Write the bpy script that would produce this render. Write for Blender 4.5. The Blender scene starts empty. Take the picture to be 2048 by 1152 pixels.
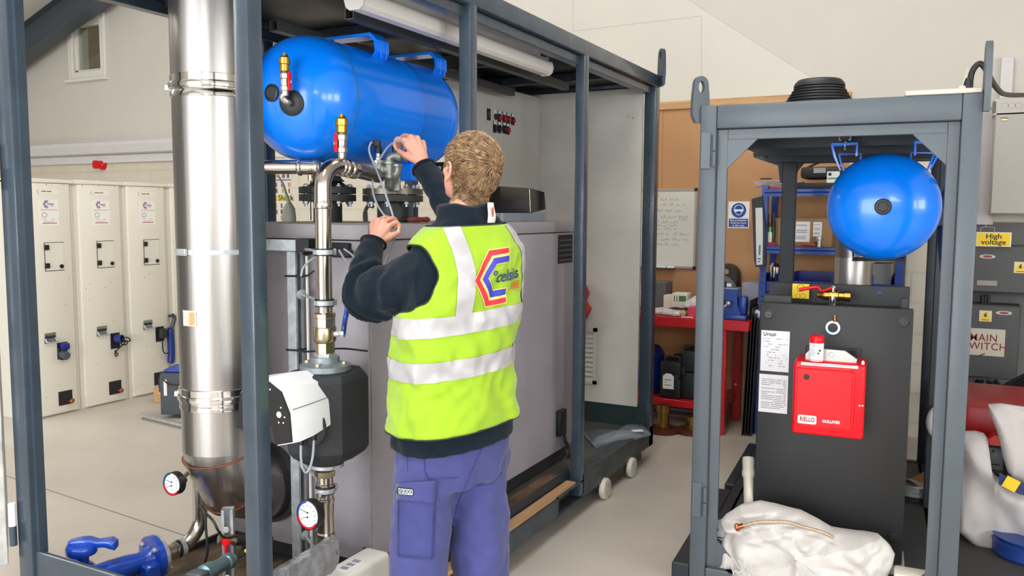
import bpy, bmesh, math, random
from mathutils import Vector, Matrix, noise
C = bpy.context.scene.collection
PI = math.pi
rng = random.Random(7)

# ------------------------------------------------------------------ camera
FPX = 1670.0                      # focal length in pixels of the 2048 frame
YAW, PIT, ROLL = math.radians(27.455), math.radians(5.128), math.radians(.306)
CAM = Vector((0, 0, 1.55))
_cy, _sy = math.cos(YAW), math.sin(YAW)
CF = Vector((-_sy*math.cos(PIT), _cy*math.cos(PIT), -math.sin(PIT)))
_r0 = Vector((_cy, _sy, 0)); _u0 = _r0.cross(CF)
CR = math.cos(ROLL)*_r0 + math.sin(ROLL)*_u0
CU = -math.sin(ROLL)*_r0 + math.cos(ROLL)*_u0
cam = bpy.data.objects.new('camera', bpy.data.cameras.new('camera'))
C.objects.link(cam)
cam.data.sensor_width = 36; cam.data.lens = FPX*36/2048; cam.data.clip_start = .05
cam.matrix_world = Matrix(((CR.x, CU.x, -CF.x, CAM.x), (CR.y, CU.y, -CF.y, CAM.y), (CR.z, CU.z, -CF.z, CAM.z), (0, 0, 0, 1)))
bpy.context.scene.camera = cam

def ray(x, y): return CF + CR*((x-1024)/FPX) - CU*((y-576)/FPX)
def at(x, y, a, v):               # the point of a plane a = v seen at pixel x, y
    d = ray(x, y); i = 'xyz'.index(a); return CAM + d*((v-CAM[i])/d[i])
def dep(x, y, D): return CAM + ray(x, y)*D

# ------------------------------------------------------------------ light
sc = bpy.context.scene
sc.view_settings.view_transform = 'Standard'; sc.view_settings.look = 'None'
sc.view_settings.gamma = 1; sc.view_settings.use_curve_mapping = False
sc.view_settings.exposure = .36
w = bpy.data.worlds.new('world'); sc.world = w; w.use_nodes = True
w.node_tree.nodes['Background'].inputs[0].default_value = (.78, .86, 1, 1)
w.node_tree.nodes['Background'].inputs[1].default_value = .6
def area(name, loc, target, sx, sy, watts, col=(1, .97, .92)):
    l = bpy.data.lights.new(name, 'AREA'); l.shape = 'RECTANGLE'; l.size = sx; l.size_y = sy; l.energy = watts; l.color = col
    o = bpy.data.objects.new(name, l); C.objects.link(o); o.location = loc
    o.rotation_euler = (Vector(target)-Vector(loc)).to_track_quat('-Z', 'Y').to_euler()
    return o
# rooflights in both roof slopes, daylight through the roller door and the glazing behind the camera
for x, y, p in ((-8.6, 2.6, 28), (-8.6, -.9, 80), (-1.4, 4.0, 55), (-1.4, .2, 110)):
    zr = 5.88 - .35*abs(x+4)
    area('rooflight', (x, y, zr), (x+(.35 if x < -4 else -.35), y, zr-1), 1.1, 2.6, p, (1, .985, .95))
area('door_daylight', (-2.3, -5.6, 1.75), (-2.3, 5, 1.5), 4.6, 3.3, 380, (.93, .965, 1))
for i in range(3):
    area('window_daylight', (2.0+.95*i, -5.6, 3.6), (1.2+.7*i, 5, 1.5), .78, 1.3, 70, (.95, .98, 1))
for y in (-3.6, -1.2, 1.2):
    area('side_fill', (5.1, y, 2.0), (-2, y+1.0, 1.2), 1.6, 1.3, 75, (.95, .98, 1))  # fill lamps added on the right to brighten the boiler side

# ------------------------------------------------------------------ materials
def lin(c):
    return tuple((v/255/12.92 if v/255 <= .04045 else ((v/255+.055)/1.055)**2.4) for v in c)
MATS = {}
def mat(name, rgb, rough=.5, metal=0.0, var=0.0, vscale=6.0, bump=0.0, bscale=60.0, coat=0.0, spec=.5, stretch=None, rgb2=None, trans=0.0, emit=0.0, sheen=0.0, alpha=1.0, rvar=0.0):
    if name in MATS: return MATS[name]
    m = bpy.data.materials.new(name); m.use_nodes = True; nt = m.node_tree; b = nt.nodes['Principled BSDF']
    c = lin(rgb)
    b.inputs['Base Color'].default_value = (*c, 1); b.inputs['Roughness'].default_value = rough; b.inputs['Metallic'].default_value = metal
    b.inputs['Specular IOR Level'].default_value = spec; b.inputs['Coat Weight'].default_value = coat; b.inputs['Coat Roughness'].default_value = .08
    b.inputs['Transmission Weight'].default_value = trans; b.inputs['Sheen Weight'].default_value = sheen; b.inputs['Alpha'].default_value = alpha
    tc = nt.nodes.new('ShaderNodeTexCoord'); mp = nt.nodes.new('ShaderNodeMapping'); nt.links.new(tc.outputs['Object'], mp.inputs[0])
    if stretch: mp.inputs['Scale'].default_value = stretch
    def nz(scale, det=4):
        n = nt.nodes.new('ShaderNodeTexNoise'); n.inputs['Scale'].default_value = scale; n.inputs['Detail'].default_value = det
        nt.links.new(mp.outputs[0], n.inputs['Vector']); return n
    if var > 0 or rgb2:
        n = nz(vscale, 6); r = nt.nodes.new('ShaderNodeValToRGB')
        c2 = lin(rgb2) if rgb2 else tuple(max(0, v*(1-var)) for v in c); c1 = c if rgb2 else tuple(min(1, v*(1+var*.5)) for v in c)
        r.color_ramp.elements[0].position = .35; r.color_ramp.elements[1].position = .65
        r.color_ramp.elements[0].color = (*c2, 1); r.color_ramp.elements[1].color = (*c1, 1)
        nt.links.new(n.outputs['Fac'], r.inputs[0]); nt.links.new(r.outputs[0], b.inputs['Base Color'])
    if rvar > 0:
        n = nz(vscale*.7, 5); mr = nt.nodes.new('ShaderNodeMapRange'); mr.inputs[1].default_value = .3; mr.inputs[2].default_value = .7
        mr.inputs[3].default_value = max(.02, rough-rvar); mr.inputs[4].default_value = min(1, rough+rvar)
        nt.links.new(n.outputs['Fac'], mr.inputs[0]); nt.links.new(mr.outputs[0], b.inputs['Roughness'])
    if bump > 0:
        n = nz(bscale, 3); bp = nt.nodes.new('ShaderNodeBump'); bp.inputs['Strength'].default_value = bump; bp.inputs['Distance'].default_value = .01
        nt.links.new(n.outputs['Fac'], bp.inputs['Height']); nt.links.new(bp.outputs[0], b.inputs['Normal'])
    MATS[name] = m; return m

FRAME = mat('anthracite_paint', (56, 69, 81), .32, var=.12, vscale=9, bump=.04, bscale=30, spec=.5, rvar=.07, coat=.25)
FRAME2 = mat('frame_paint_lit', (84, 93, 101), .4, var=.06, vscale=7, bump=.03, bscale=40)  # same frame paint, made lighter: the stronger light is in this colour
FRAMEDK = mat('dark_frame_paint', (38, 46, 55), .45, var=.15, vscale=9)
SHEETDK = mat('dark_sheet_steel', (26, 31, 37), .45, metal=.3, var=.2, vscale=3, rvar=.12)
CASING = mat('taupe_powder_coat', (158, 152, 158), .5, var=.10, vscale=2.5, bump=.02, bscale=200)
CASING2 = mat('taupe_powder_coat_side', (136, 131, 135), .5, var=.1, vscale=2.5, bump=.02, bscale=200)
BLUE = mat('blue_tank_enamel', (0, 126, 250), .25, coat=.35, var=.03, vscale=3)
BLUEDK = mat('blue_steel_paint', (14, 62, 150), .35, coat=.3)
STEEL = mat('brushed_stainless', (182, 178, 175), .33, metal=1, var=.16, vscale=3, stretch=(9, 9, .2), bump=.10, bscale=5, rvar=.06)
STEEL2 = mat('stainless_tube', (196, 188, 178), .22, metal=1, var=.06, vscale=4, rvar=.05)
CHROME = mat('bright_stainless', (225, 222, 218), .12, metal=1)
GALV = mat('galvanised_steel', (192, 197, 200), .4, metal=.5, var=.2, vscale=30, rvar=.1)
BRASS = mat('brass', (196, 150, 70), .3, metal=1, var=.12, vscale=20)
NICKEL = mat('nickel_brass', (188, 172, 142), .28, metal=1, var=.12, vscale=24)
COPPER = mat('copper', (186, 110, 74), .3, metal=1)
RUST = mat('rust_weld', (140, 84, 56), .6, metal=.5, var=.2, vscale=40)
BLACK = mat('black_plastic', (24, 25, 27), .45)
BLACKM = mat('matt_black_steel', (45, 46, 48), .55, var=.12, vscale=5)
RUBBER = mat('black_rubber', (34, 35, 37), .5, bump=.03, bscale=120)
EPS = mat('black_foam_shell', (48, 50, 53), .75, var=.2, vscale=120, bump=.15, bscale=240)
WHITE = mat('white_plastic', (243, 244, 248), .35)
CREAM = mat('cream_powder_coat', (233, 228, 214), .45, var=.03, vscale=2)
PAPER = mat('white_paper', (238, 238, 240), .7)
PAPERG = mat('grey_print', (150, 152, 158), .8)
INK = mat('black_ink', (30, 31, 34), .7)
INKR = mat('red_ink', (176, 40, 48), .6)
RED = mat('red_plastic', (226, 12, 28), .35, coat=.12, spec=.3)
REDP = mat('red_steel_paint', (196, 22, 34), .35, coat=.2, var=.06, vscale=8)
GREYP = mat('grey_plastic', (150, 156, 164), .4)
CABLE = mat('grey_cable', (172, 178, 186), .45)
CABLEB = mat('black_cable', (22, 23, 25), .5)
WOOD = mat('raw_timber', (206, 166, 116), .6, var=.18, vscale=3, stretch=(1, 14, 14), rgb2=(182, 138, 92))
PLY = mat('dirty_plywood', (126, 98, 70), .6, vscale=5, rgb2=(64, 52, 44), stretch=(3, 1, 1), bump=.1, bscale=30)
YELLOW = mat('yellow_print', (244, 206, 30), .5)
BLUEP = mat('blue_print', (22, 72, 160), .5)

# ------------------------------------------------------------------ mesh helpers
def V(*a): return Vector(a)
def box(bm, x0, x1, y0, y1, z0, z1, bev=0.0, seg=1, M=None):
    r = bmesh.ops.create_cube(bm, size=1); vs = r['verts']
    for v in vs: v.co = Vector((x0+(v.co.x+.5)*(x1-x0), y0+(v.co.y+.5)*(y1-y0), z0+(v.co.z+.5)*(z1-z0)))
    if bev > 0:
        es = list({e for v in vs for e in v.link_edges})
        g = bmesh.ops.bevel(bm, geom=es, offset=bev, segments=seg, affect='EDGES', profile=.5)
        vs = list({v for f in g['faces'] for v in f.verts} | {v for v in vs if v.is_valid})
    if M is not None:
        for v in vs: v.co = M @ v.co
    return vs
def frame_of(w):
    w = w.normalized(); a = Vector((0, 0, 1)) if abs(w.z) < .9 else Vector((1, 0, 0))
    u = a.cross(w).normalized(); return u, w.cross(u), w
def MX(o, U, Vv, W): # local -> world matrix
    return Matrix(((U.x, Vv.x, W.x, o.x), (U.y, Vv.y, W.y, o.y), (U.z, Vv.z, W.z, o.z), (0, 0, 0, 1)))
def RZ(o, a): return Matrix.Translation(Vector(o)) @ Matrix.Rotation(a, 4, 'Z')
def loft(bm, rings, closed=True, cap=True):
    R = [[bm.verts.new(p) for p in r] for r in rings]; n = len(R[0])
    for a, b in zip(R[:-1], R[1:]):
        for i in range(n if closed else n-1):
            j = (i+1) % n; bm.faces.new((a[i], a[j], b[j], b[i]))
    if cap and closed:
        bm.faces.new(R[0][::-1]); bm.faces.new(R[-1])
    return R
def lathe(bm, prof, o, axis, n=32, cap=True):
    u, v, w = frame_of(Vector(axis)); o = Vector(o)
    return loft(bm, [[o+w*h+(u*math.cos(2*PI*i/n)+v*math.sin(2*PI*i/n))*r for i in range(n)] for r, h in prof], True, cap)
def cyl(bm, p0, p1, r, r1=None, n=24):
    p0, p1 = Vector(p0), Vector(p1); L = (p1-p0).length
    lathe(bm, [(r, 0), (r if r1 is None else r1, L)], p0, p1-p0, n)
def tube(bm, pts, r, n=10, cap=True):
    pts = [Vector(p) for p in pts]; rings = []; N = len(pts)
    t = (pts[1]-pts[0]).normalized(); u, v, _ = frame_of(t)
    for i, p in enumerate(pts):
        tn = (pts[min(i+1, N-1)]-pts[max(i-1, 0)]).normalized()
        q = t.rotation_difference(tn); u = q @ u; v = q @ v; t = tn
        rr = r[i] if isinstance(r, (list, tuple)) else r
        rings.append([p+(u*math.cos(2*PI*k/n)+v*math.sin(2*PI*k/n))*rr for k in range(n)])
    loft(bm, rings, True, cap)
def smooth_path(pts, k=6):
    pts = [Vector(p) for p in pts]; P = [pts[0]*2-pts[1]]+pts+[pts[-1]*2-pts[-2]]; out = []
    for i in range(1, len(P)-2):
        a, b, c, d = P[i-1:i+3]
        for s in range(k):
            t = s/k; out.append(.5*((2*b)+(c-a)*t+(2*a-5*b+4*c-d)*t*t+(3*b-a-3*c+d)*t**3))
    return out+[pts[-1]]
def prism(bm, poly, o, U, Vv, W, d):      # polygon in the plane o + u U + v V, thickness d along W
    o, U, Vv, W = map(Vector, (o, U, Vv, W))
    a = [o+U*p[0]+Vv*p[1] for p in poly]
    loft(bm, [a, [q+W*d for q in a]])
def ring_plate(bm, ro, ri, o, axis, d, n=32):
    u, v, w = frame_of(Vector(axis)); o = Vector(o)
    def c(r, h): return [o+w*h+(u*math.cos(2*PI*i/n)+v*math.sin(2*PI*i/n))*r for i in range(n)]
    R = loft(bm, [c(ri, 0), c(ro, 0), c(ro, d), c(ri, d)], True, False)
    a, b = R[-1], R[0]
    for i in range(n): bm.faces.new((a[i], a[(i+1) % n], b[(i+1) % n], b[i]))
def hexnut(bm, p, axis, r, h): lathe(bm, [(r*.9, 0), (r, h*.12), (r, h*.85), (r*.85, h)], p, axis, 6)
def ball(bm, c, r, sx=1, sy=1, sz=1, seg=20):
    g = bmesh.ops.create_uvsphere(bm, u_segments=seg, v_segments=max(6, seg//2), radius=r)
    for v in g['verts']: v.co = Vector((v.co.x*sx, v.co.y*sy, v.co.z*sz))+Vector(c)
    return g['verts']
BASE = {}
def finish(me, smooth):
    if smooth:
        for p in me.polygons: p.use_smooth = True
        me.set_sharp_from_angle(angle=math.radians(smooth))
def obj(name, bm, m, parent=None, smooth=38, recalc=True, label=None):
    if recalc: bmesh.ops.recalc_face_normals(bm, faces=bm.faces[:])
    me = bpy.data.meshes.new(name)
    off = BASE.get(parent.name, Vector()) if parent is not None else Vector()
    if off.length > 0:
        for v in bm.verts: v.co -= off
    bm.to_mesh(me); bm.free(); finish(me, smooth)
    for q in (m if isinstance(m, (list, tuple)) else [m]): me.materials.append(q)
    o = bpy.data.objects.new(name, me); C.objects.link(o)
    if parent is not None: o.parent = parent; BASE[o.name] = off
    if label: o['label'] = label
    return o
def tag(o, label, cat, group=None):
    o['label'] = label; o['category'] = cat
    if group: o['group'] = group
    return o
def thing(name, label, cat, loc=(0, 0, 0), rotz=0.0, group=None, local=False):
    o = bpy.data.objects.new(name, None); C.objects.link(o); o.empty_display_size = .05
    o.location = loc; o.rotation_euler = (0, 0, rotz); tag(o, label, cat, group)
    BASE[o.name] = Vector() if local else Vector(loc)
    return o
def solo(name, bm, m, label, cat, group=None, smooth=38):   # a thing that is one mesh, origin at its lowest middle
    xs = [v.co for v in bm.verts]; lo = Vector((min(v.x for v in xs), min(v.y for v in xs), min(v.z for v in xs))); hi = Vector((max(v.x for v in xs), max(v.y for v in xs), max(v.z for v in xs)))
    off = Vector(((lo.x+hi.x)/2, (lo.y+hi.y)/2, lo.z))
    for v in bm.verts: v.co -= off
    o = obj(name, bm, m, None, smooth); o.location = off
    return tag(o, label, cat, group)
def struct(name, bm, m, parent=None, smooth=0):
    o = obj(name, bm, m, parent, smooth); o['kind'] = 'structure'; return o
def dup(root, loc, rotz=None, label=None):
    r = root.copy(); C.objects.link(r); r.location = loc
    if rotz is not None: r.rotation_euler = (0, 0, rotz)
    if label: r['label'] = label
    def kids(src, dst):
        for ch in [c for c in bpy.data.objects if c.parent == src]:
            c = ch.copy(); C.objects.link(c); c.parent = dst; kids(ch, c)
    kids(root, r); return r
B = bmesh.new
_tc = {}
def text_bm(bm, s, size, o, U, Vv, align='CENTER', d=.0006, sx=1.0, fn=None, spacing=1.0, bold=.014):
    cu = bpy.data.curves.new('t', 'FONT'); cu.body = s; cu.size = size; cu.align_x = align; cu.align_y = 'CENTER'; cu.space_character = spacing
    cu.resolution_u = 3; cu.offset = bold*size; t = bpy.data.objects.new('t', cu); C.objects.link(t)
    me = bpy.data.meshes.new_from_object(t.evaluated_get(bpy.context.evaluated_depsgraph_get()))
    bpy.data.objects.remove(t); bpy.data.curves.remove(cu)
    o, U, Vv = Vector(o), Vector(U).normalized(), Vector(Vv).normalized(); W = U.cross(Vv)
    tb = bmesh.new(); tb.from_mesh(me); bpy.data.meshes.remove(me)
    if fn:
        bmesh.ops.triangulate(tb, faces=tb.faces[:])
        for it in range(3):
            es = [e for e in tb.edges if e.calc_length() > .006]
            if es: bmesh.ops.subdivide_edges(tb, edges=es, cuts=1); bmesh.ops.triangulate(tb, faces=tb.faces[:])
        for v in tb.verts: v.co = fn(v.co.x*sx, v.co.y)
    else:
        for v in tb.verts: v.co = o+U*(v.co.x*sx)+Vv*v.co.y+W*d
    m2 = bpy.data.meshes.new('t'); tb.to_mesh(m2); tb.free(); bm.from_mesh(m2); bpy.data.meshes.remove(m2)
def text(name, s, size, o, U, Vv, m, parent, **k):
    bm = B(); text_bm(bm, s, size, o, U, Vv, **k); return obj(name, bm, m, parent, 0, recalc=False)
def flat(bm, o, U, Vv, u0, u1, v0, v1, d=.0006):
    o, U, Vv = Vector(o), Vector(U).normalized(), Vector(Vv).normalized(); W = U.cross(Vv)
    prism(bm, [(u0, v0), (u1, v0), (u1, v1), (u0, v1)], o, U, Vv, W, d)
FL = -.10   # floor level; the left plant frame stands on skates with its underside at 0
# ------------------------------------------------------------------ the hall
YW = 6.8; RX = -4.0
def zroof(x): return 5.93-.35*abs(x-RX)
WALLM = mat('cream_plaster', (214, 209, 199), .75, var=.03, vscale=1.2, bump=.02, bscale=90)
WALLM2 = mat('cream_plaster_shaded', (205, 199, 189), .75, var=.03, vscale=1.2)  # wall plaster with the shade mixed into its colour
ROOFM = mat('roof_lining', (205, 203, 198), .8)
CONC = mat('power_floated_concrete', (212, 203, 192), .45, vscale=1.1, rgb2=(194, 185, 174), bump=.03, bscale=25, rvar=.12)
def block_mat():
    m = mat('painted_blockwork', (221, 213, 196), .7, var=.03, vscale=3); nt = m.node_tree; b = nt.nodes['Principled BSDF']
    tc = nt.nodes.new('ShaderNodeTexCoord'); sp = nt.nodes.new('ShaderNodeSeparateXYZ'); cb = nt.nodes.new('ShaderNodeCombineXYZ'); br = nt.nodes.new('ShaderNodeTexBrick')
    nt.links.new(tc.outputs['Object'], sp.inputs[0]); nt.links.new(sp.outputs[0], cb.inputs[0]); nt.links.new(sp.outputs[2], cb.inputs[1]); nt.links.new(cb.outputs[0], br.inputs['Vector'])
    br.inputs['Scale'].default_value = 1; br.inputs['Brick Width'].default_value = .45; br.inputs['Row Height'].default_value = .225; br.inputs['Mortar Size'].default_value = .012; br.inputs['Mortar Smooth'].default_value = .3
    bp = nt.nodes.new('ShaderNodeBump'); bp.invert = True; bp.inputs['Strength'].default_value = .35; bp.inputs['Distance'].default_value = .012
    nt.links.new(br.outputs['Fac'], bp.inputs['Height']); nt.links.new(bp.outputs[0], b.inputs['Normal'])
    mx = nt.nodes.new('ShaderNodeMix'); mx.data_type = 'RGBA'; src = b.inputs['Base Color'].links[0].from_socket
    nt.links.new(src, mx.inputs[6]); mx.inputs[7].default_value = (*lin((214, 206, 189)), 1); nt.links.new(br.outputs['Fac'], mx.inputs[0]); nt.links.new(mx.outputs[2], b.inputs['Base Color'])
    return m
BLOCK = block_mat()
bm = B(); box(bm, -14.2, 5.4, -6, 9.2, FL-.2, FL); struct('floor', bm, CONC)
# floor joints: shallow saw cuts
p, q = at(180, 1008, 'z', FL), at(470, 1105, 'z', FL)
bm = B()
d = (q-p).normalized(); n = Vector((-d.y, d.x, 0))
prism(bm, [(-3, -.003), (9, -.003), (9, .003), (-3, .003)], p+V(0, 0, 0), d, n, V(0, 0, 1), .0008)
struct('trim_4', bm, mat('saw_cut', (120, 110, 98), .9))

w0, w1 = at(146, 50, 'y', YW), at(205, 140, 'y', YW)
wx0, wx1, wz1, wz0 = w0.x, w1.x, w0.z, w1.z
bm = B()
def wallpoly(poly): prism(bm, poly, (0, YW, 0), (1, 0, 0), (0, 0, 1), (0, 1, 0), .2)
zb = 2.40
wallpoly([(-14, zb), (wx0, zb), (wx0, zroof(wx0)), (-14, zroof(-14))])
wallpoly([(wx0, zb), (wx1, zb), (wx1, wz0), (wx0, wz0)])
wallpoly([(wx0, wz1), (wx1, wz1), (wx1, zroof(wx1)), (wx0, zroof(wx0))])
wallpoly([(wx1, zb), (5.2, zb), (5.2, zroof(5.2)), (RX, zroof(RX)), (wx1, zroof(wx1))])
struct('wall_back', bm, WALLM)
bm = B(); box(bm, -14, 5.2, YW+.012, YW+.2, FL, zb); struct('wall_back_blockwork', bm, BLOCK)
bm = B(); box(bm, -14.2, -14, -6, YW+.2, FL, zroof(-14)); struct('wall_left', bm, WALLM)
bm = B()
zt5 = zroof(5.2); box(bm, 5.2, 5.4, -6, YW+.2, FL, 1.3); box(bm, 5.2, 5.4, -6, YW+.2, 2.7, zt5)
for y0, y1 in ((-6, -4.45), (-2.75, -2.05), (-.35, .35), (2.05, YW+.2)): box(bm, 5.2, 5.4, y0, y1, 1.3, 2.7)
struct('wall_right', bm, WALLM)
bm = B()
for y in (-3.6, -1.2, 1.2): box(bm, 5.02, 5.08, y-.03, y+.03, 1.3, 2.7); box(bm, 5.02, 5.08, y-.85, y+.85, 1.97, 2.03)
struct('side_fill_bars', bm, mat('fill_bar_white', (230, 230, 228), .5))  # bars in front of the added fill lamps, no known windows here
bm = B()     # front wall round the roller door and the glazing
def fw(x0, x1, z0, z1): box(bm, x0, x1, -6.0, -5.8, z0, z1)
fw(-14, -4.7, FL, 3.4); fw(.1, 1.5, FL, 3.4); fw(1.5, 5.2, FL, 2.8); fw(-14, 1.5, 3.4, 6); fw(4.5, 5.2, 2.8, 6); fw(1.5, 4.5, 4.4, 6)
struct('wall_front', bm, WALLM)
bm = B()
for s in (-1, 1):
    xe = -14.2 if s < 0 else 5.4
    prism(bm, [(RX, zroof(RX)), (xe, zroof(xe)), (xe, zroof(xe)+.12), (RX, zroof(RX)+.12)], (0, -6, 0), (1, 0, 0), (0, 0, 1), (0, 1, 0), YW+6.2)
struct('ceiling', bm, ROOFM)
# steel portal rafter against the gable
pa, pb = at(105, 65, 'y', YW-.35), at(187, 5, 'y', YW-.35)
sl = (pb.z-pa.z)/(pb.x-pa.x)
bm = B()
def raf(z0, z1, y0, y1):
    zz = lambda x: pa.z+sl*(x-pa.x)
    prism(bm, [(-13.8, zz(-13.8)+z0), (RX, zz(RX)+z0), (RX, zz(RX)+z1), (-13.8, zz(-13.8)+z1)], (0, y0, 0), (1, 0, 0), (0, 0, 1), (0, 1, 0), y1-y0)
raf(0, .016, YW-.35, YW-.15); raf(.016, .36, YW-.256, YW-.244); raf(.36, .376, YW-.35, YW-.15)
struct('trim_5', bm, mat('rafter_paint', (72, 80, 88), .5))
# gable window
bm = B(); fr = .085
for a in ((wx0-fr, wx0, wz0-fr, wz1+fr), (wx1, wx1+fr, wz0-fr, wz1+fr), (wx0, wx1, wz1, wz1+fr), (wx0, wx1, wz0-fr, wz0)):
    box(bm, a[0], a[1], YW-.03, YW, a[2], a[3], .004)
box(bm, wx0-fr-.03, wx1+fr+.03, YW-.07, YW, wz0-fr-.035, wz0-fr, .004)
for a in ((wx0, wx0+.03, wz0, wz1), (wx1-.03, wx1, wz0, wz1), (wx0, wx1, wz1-.03, wz1), (wx0, wx1, wz0, wz0+.03)):
    box(bm, a[0], a[1], YW+.02, YW+.08, a[2], a[3])
win = struct('window_1', bm, mat('white_gloss', (234, 230, 220), .4))
bm = B(); box(bm, wx0+.02, wx1-.02, YW+.045, YW+.052, wz0+.02, wz1-.02)
struct('window_pane', bm, mat('window_glass', (225, 232, 228), .02, trans=1.0, spec=.5), win)
bm = B()      # the room beyond the window
for a in ((-10.5, -7.2, 9.0, 9.1, 1.8, 5.0), (-10.5, -10.4, 7.0, 9.1, 1.8, 5.0), (-7.3, -7.2, 7.0, 9.1, 1.8, 5.0), (-10.5, -7.2, 7.0, 9.1, 1.7, 1.8), (-10.5, -7.2, 7.0, 9.1, 5.0, 5.1)):
    box(bm, *a)
prism(bm, [(-10.4, 4.2), (-7.3, 4.75), (-7.3, 5.0), (-10.4, 5.0)], (0, 8.3, 0), (1, 0, 0), (0, 0, 1), (0, 1, 0), .3)
struct('wall_beyond', bm, mat('office_wall', (176, 162, 138), .8))
area('office_light', (-8.8, 7.9, 4.6), (-8.8, 8.2, 0), .6, .6, 9)
# boxed ledge along the top of the blockwork, timber rail and board lining
tt, tb_ = at(43, 286, 'y', YW).z, at(43, 318, 'y', YW).z
bm = B(); prism(bm, [(0, tb_), (-.10, tb_+.02), (-.13, tb_+.11), (-.13, tt-.06), (-.05, tt), (0, tt)], (-13.9, YW, 0), (0, 1, 0), (0, 0, 1), (1, 0, 0), 9.9)
box(bm, -13.9, -4.0, YW-.03, YW, tb_-.09, tb_)
struct('trim_2', bm, mat('ledge_white', (224, 221, 220), .45))
xa, xb = at(1290, 400, 'y', YW).x, at(1703, 200, 'y', YW).x
zt, zt2 = at(1400, 201, 'y', YW).z, at(1400, 217, 'y', YW).z
bm = B(); box(bm, xa, xb, YW-.045, YW, zt2, zt, .003); struct('trim_1', bm, WOOD)
bm = B(); box(bm, xa, xb, YW-.018, YW+.01, FL, zt2)
MDF = mat('brown_fibreboard', (190, 142, 98), .65, var=.06, vscale=2.2)
struct('wall_back_lining', bm, MDF)
bm = B(); x = at(1326, 300, 'y', YW).x
box(bm, x, x+.003, YW-.0195, YW-.018, FL, zt2); struct('trim_6', bm, mat('joint_brown', (168, 122, 84), .8))
# board joints and the shaded wall area, modelled as a thin greyer panel
g0, g1 = at(1377, 0, 'y', YW), at(1640, 166, 'y', YW)
bm = B()
def seam(xa_, ya_, xb_, yb_, t=.004):
    a, b = at(xa_, ya_, 'y', YW), at(xb_, yb_, 'y', YW); d = (b-a); L = d.length; d.normalize(); n = V(-d.z, 0, d.x)
    prism(bm, [(0, -t/2), (L, -t/2), (L, t/2), (0, t/2)], a, d, n, V(0, -1, 0), .0012)
seam(1146, -60, 1146, 62); seam(1146, 62, 1403, 32); seam(1403, 32, 1403, 200); seam(1610, 90, 1630, 158, .003)
struct('trim_3', bm, mat('joint_grey', (186, 180, 169), .9))
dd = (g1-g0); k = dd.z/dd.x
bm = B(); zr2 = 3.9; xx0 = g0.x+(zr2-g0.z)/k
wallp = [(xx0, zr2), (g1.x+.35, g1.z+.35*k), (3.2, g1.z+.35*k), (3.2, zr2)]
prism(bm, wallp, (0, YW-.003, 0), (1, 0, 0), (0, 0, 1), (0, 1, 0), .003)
struct('wall_back_shade_panel', bm, WALLM2)  # stands in for shade on the wall, its slanted edge is the shadow line
# roller door jambs and glazing bars behind the camera
bm = B()
for x in (-4.7, -3.17, -1.63, .02): box(bm, x, x+.09, -5.58, -5.5, FL, 3.45)
for z in (1.0, 2.2, 3.38): box(bm, -4.7, .1, -5.58, -5.5, z, z+.07)
struct('door_1', bm, FRAMEDK)
bm = B()
for i in range(3):
    x = 2.0+.95*i; box(bm, x-.03, x+.03, -5.58, -5.52, 2.9, 4.3); box(bm, x-.45, x+.45, -5.58, -5.52, 3.56, 3.62)
struct('window_2', bm, WHITE)

# ------------------------------------------------------------------ the left plant frame
X0, X1, Y0, Y1 = -2.835, -1.70, 1.716, 5.35
F = thing('plant_frame', 'long dark grey steel plant frame on skates holding the big boiler', 'frame', (-2.27, 3.5, 0))
def part(name, bm, m=None, par=None, smooth=30, **k): return obj(name, bm, m or FRAME, par or F, smooth, **k)
TOP = 2.444
def post(x0, x1, y0, y1, z0=.02, z1=TOP-.07):
    bm = B(); box(bm, x0, x1, y0, y1, z0, z1, .006, 2); return part('post', bm)
post(X1-.055, X1, Y0, Y0+.056)
post(X0, X0+.076, Y0, Y0+.056)
post(X1-.055, X1, 2.906, 2.962); post(X1-.055, X1, 4.082, 4.138)
post(X1-.08, X1, 5.27, Y1); post(X0, X0+.06, 2.90, 2.96); post(X0, X0+.06, 4.08, 4.14); post(X0, X0+.08, 5.27, Y1)
bm = B()                                                     # door stops on the near posts
box(bm, X0+.076, X0+.092, Y0+.02, Y0+.05, .36, 2.37); part('door_stop', bm)
for x0_, x1_ in ((X1-.08, X1), (X0, X0+.08)):
    bm = B(); box(bm, x0_, x1_, Y0, Y1, TOP-.078, TOP, .007, 2); part('top_rail', bm)
    xx = x0_ if x0_ > -2 else x1_-.05
    bm = B(); box(bm, xx, xx+.05, Y0+.06, Y1-.05, TOP-.125, TOP-.08, .003); part('inner_rail', bm)
for y0_ in (Y0, Y1-.08):
    bm = B(); box(bm, X0+.08, X1-.08, y0_, y0_+.08, TOP-.078, TOP, .007, 2); part('end_rail', bm)
bm = B(); box(bm, X0+.06, X1-.06, 1.82, Y1-.06, TOP-.05, TOP-.03); part('roof_sheet', bm, SHEETDK)
for y in (2.34, 3.1, 3.9, 4.7):
    bm = B(); box(bm, X0+.08, X1-.082, y, y+.05, TOP-.10, TOP-.05, .003); part('roof_bearer', bm, FRAMEDK)
for x, y in ((-2.06, 2.58), (-2.42, 2.56)):                  # tank carrying rails, open box section
    bm = B(); t = .004; s = .042; z = 2.275 if x > -2.2 else 2.262
    for a in ((x, x+t, z, z+s), (x+s-t, x+s, z, z+s), (x+t, x+s-t, z, z+t), (x+t, x+s-t, z+s-t, z+s)): box(bm, a[0], a[1], y, 4.6, a[2], a[3])
    part('tank_rail', bm, mat('weathered_rail', (92, 92, 90), .5, metal=.4))
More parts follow.
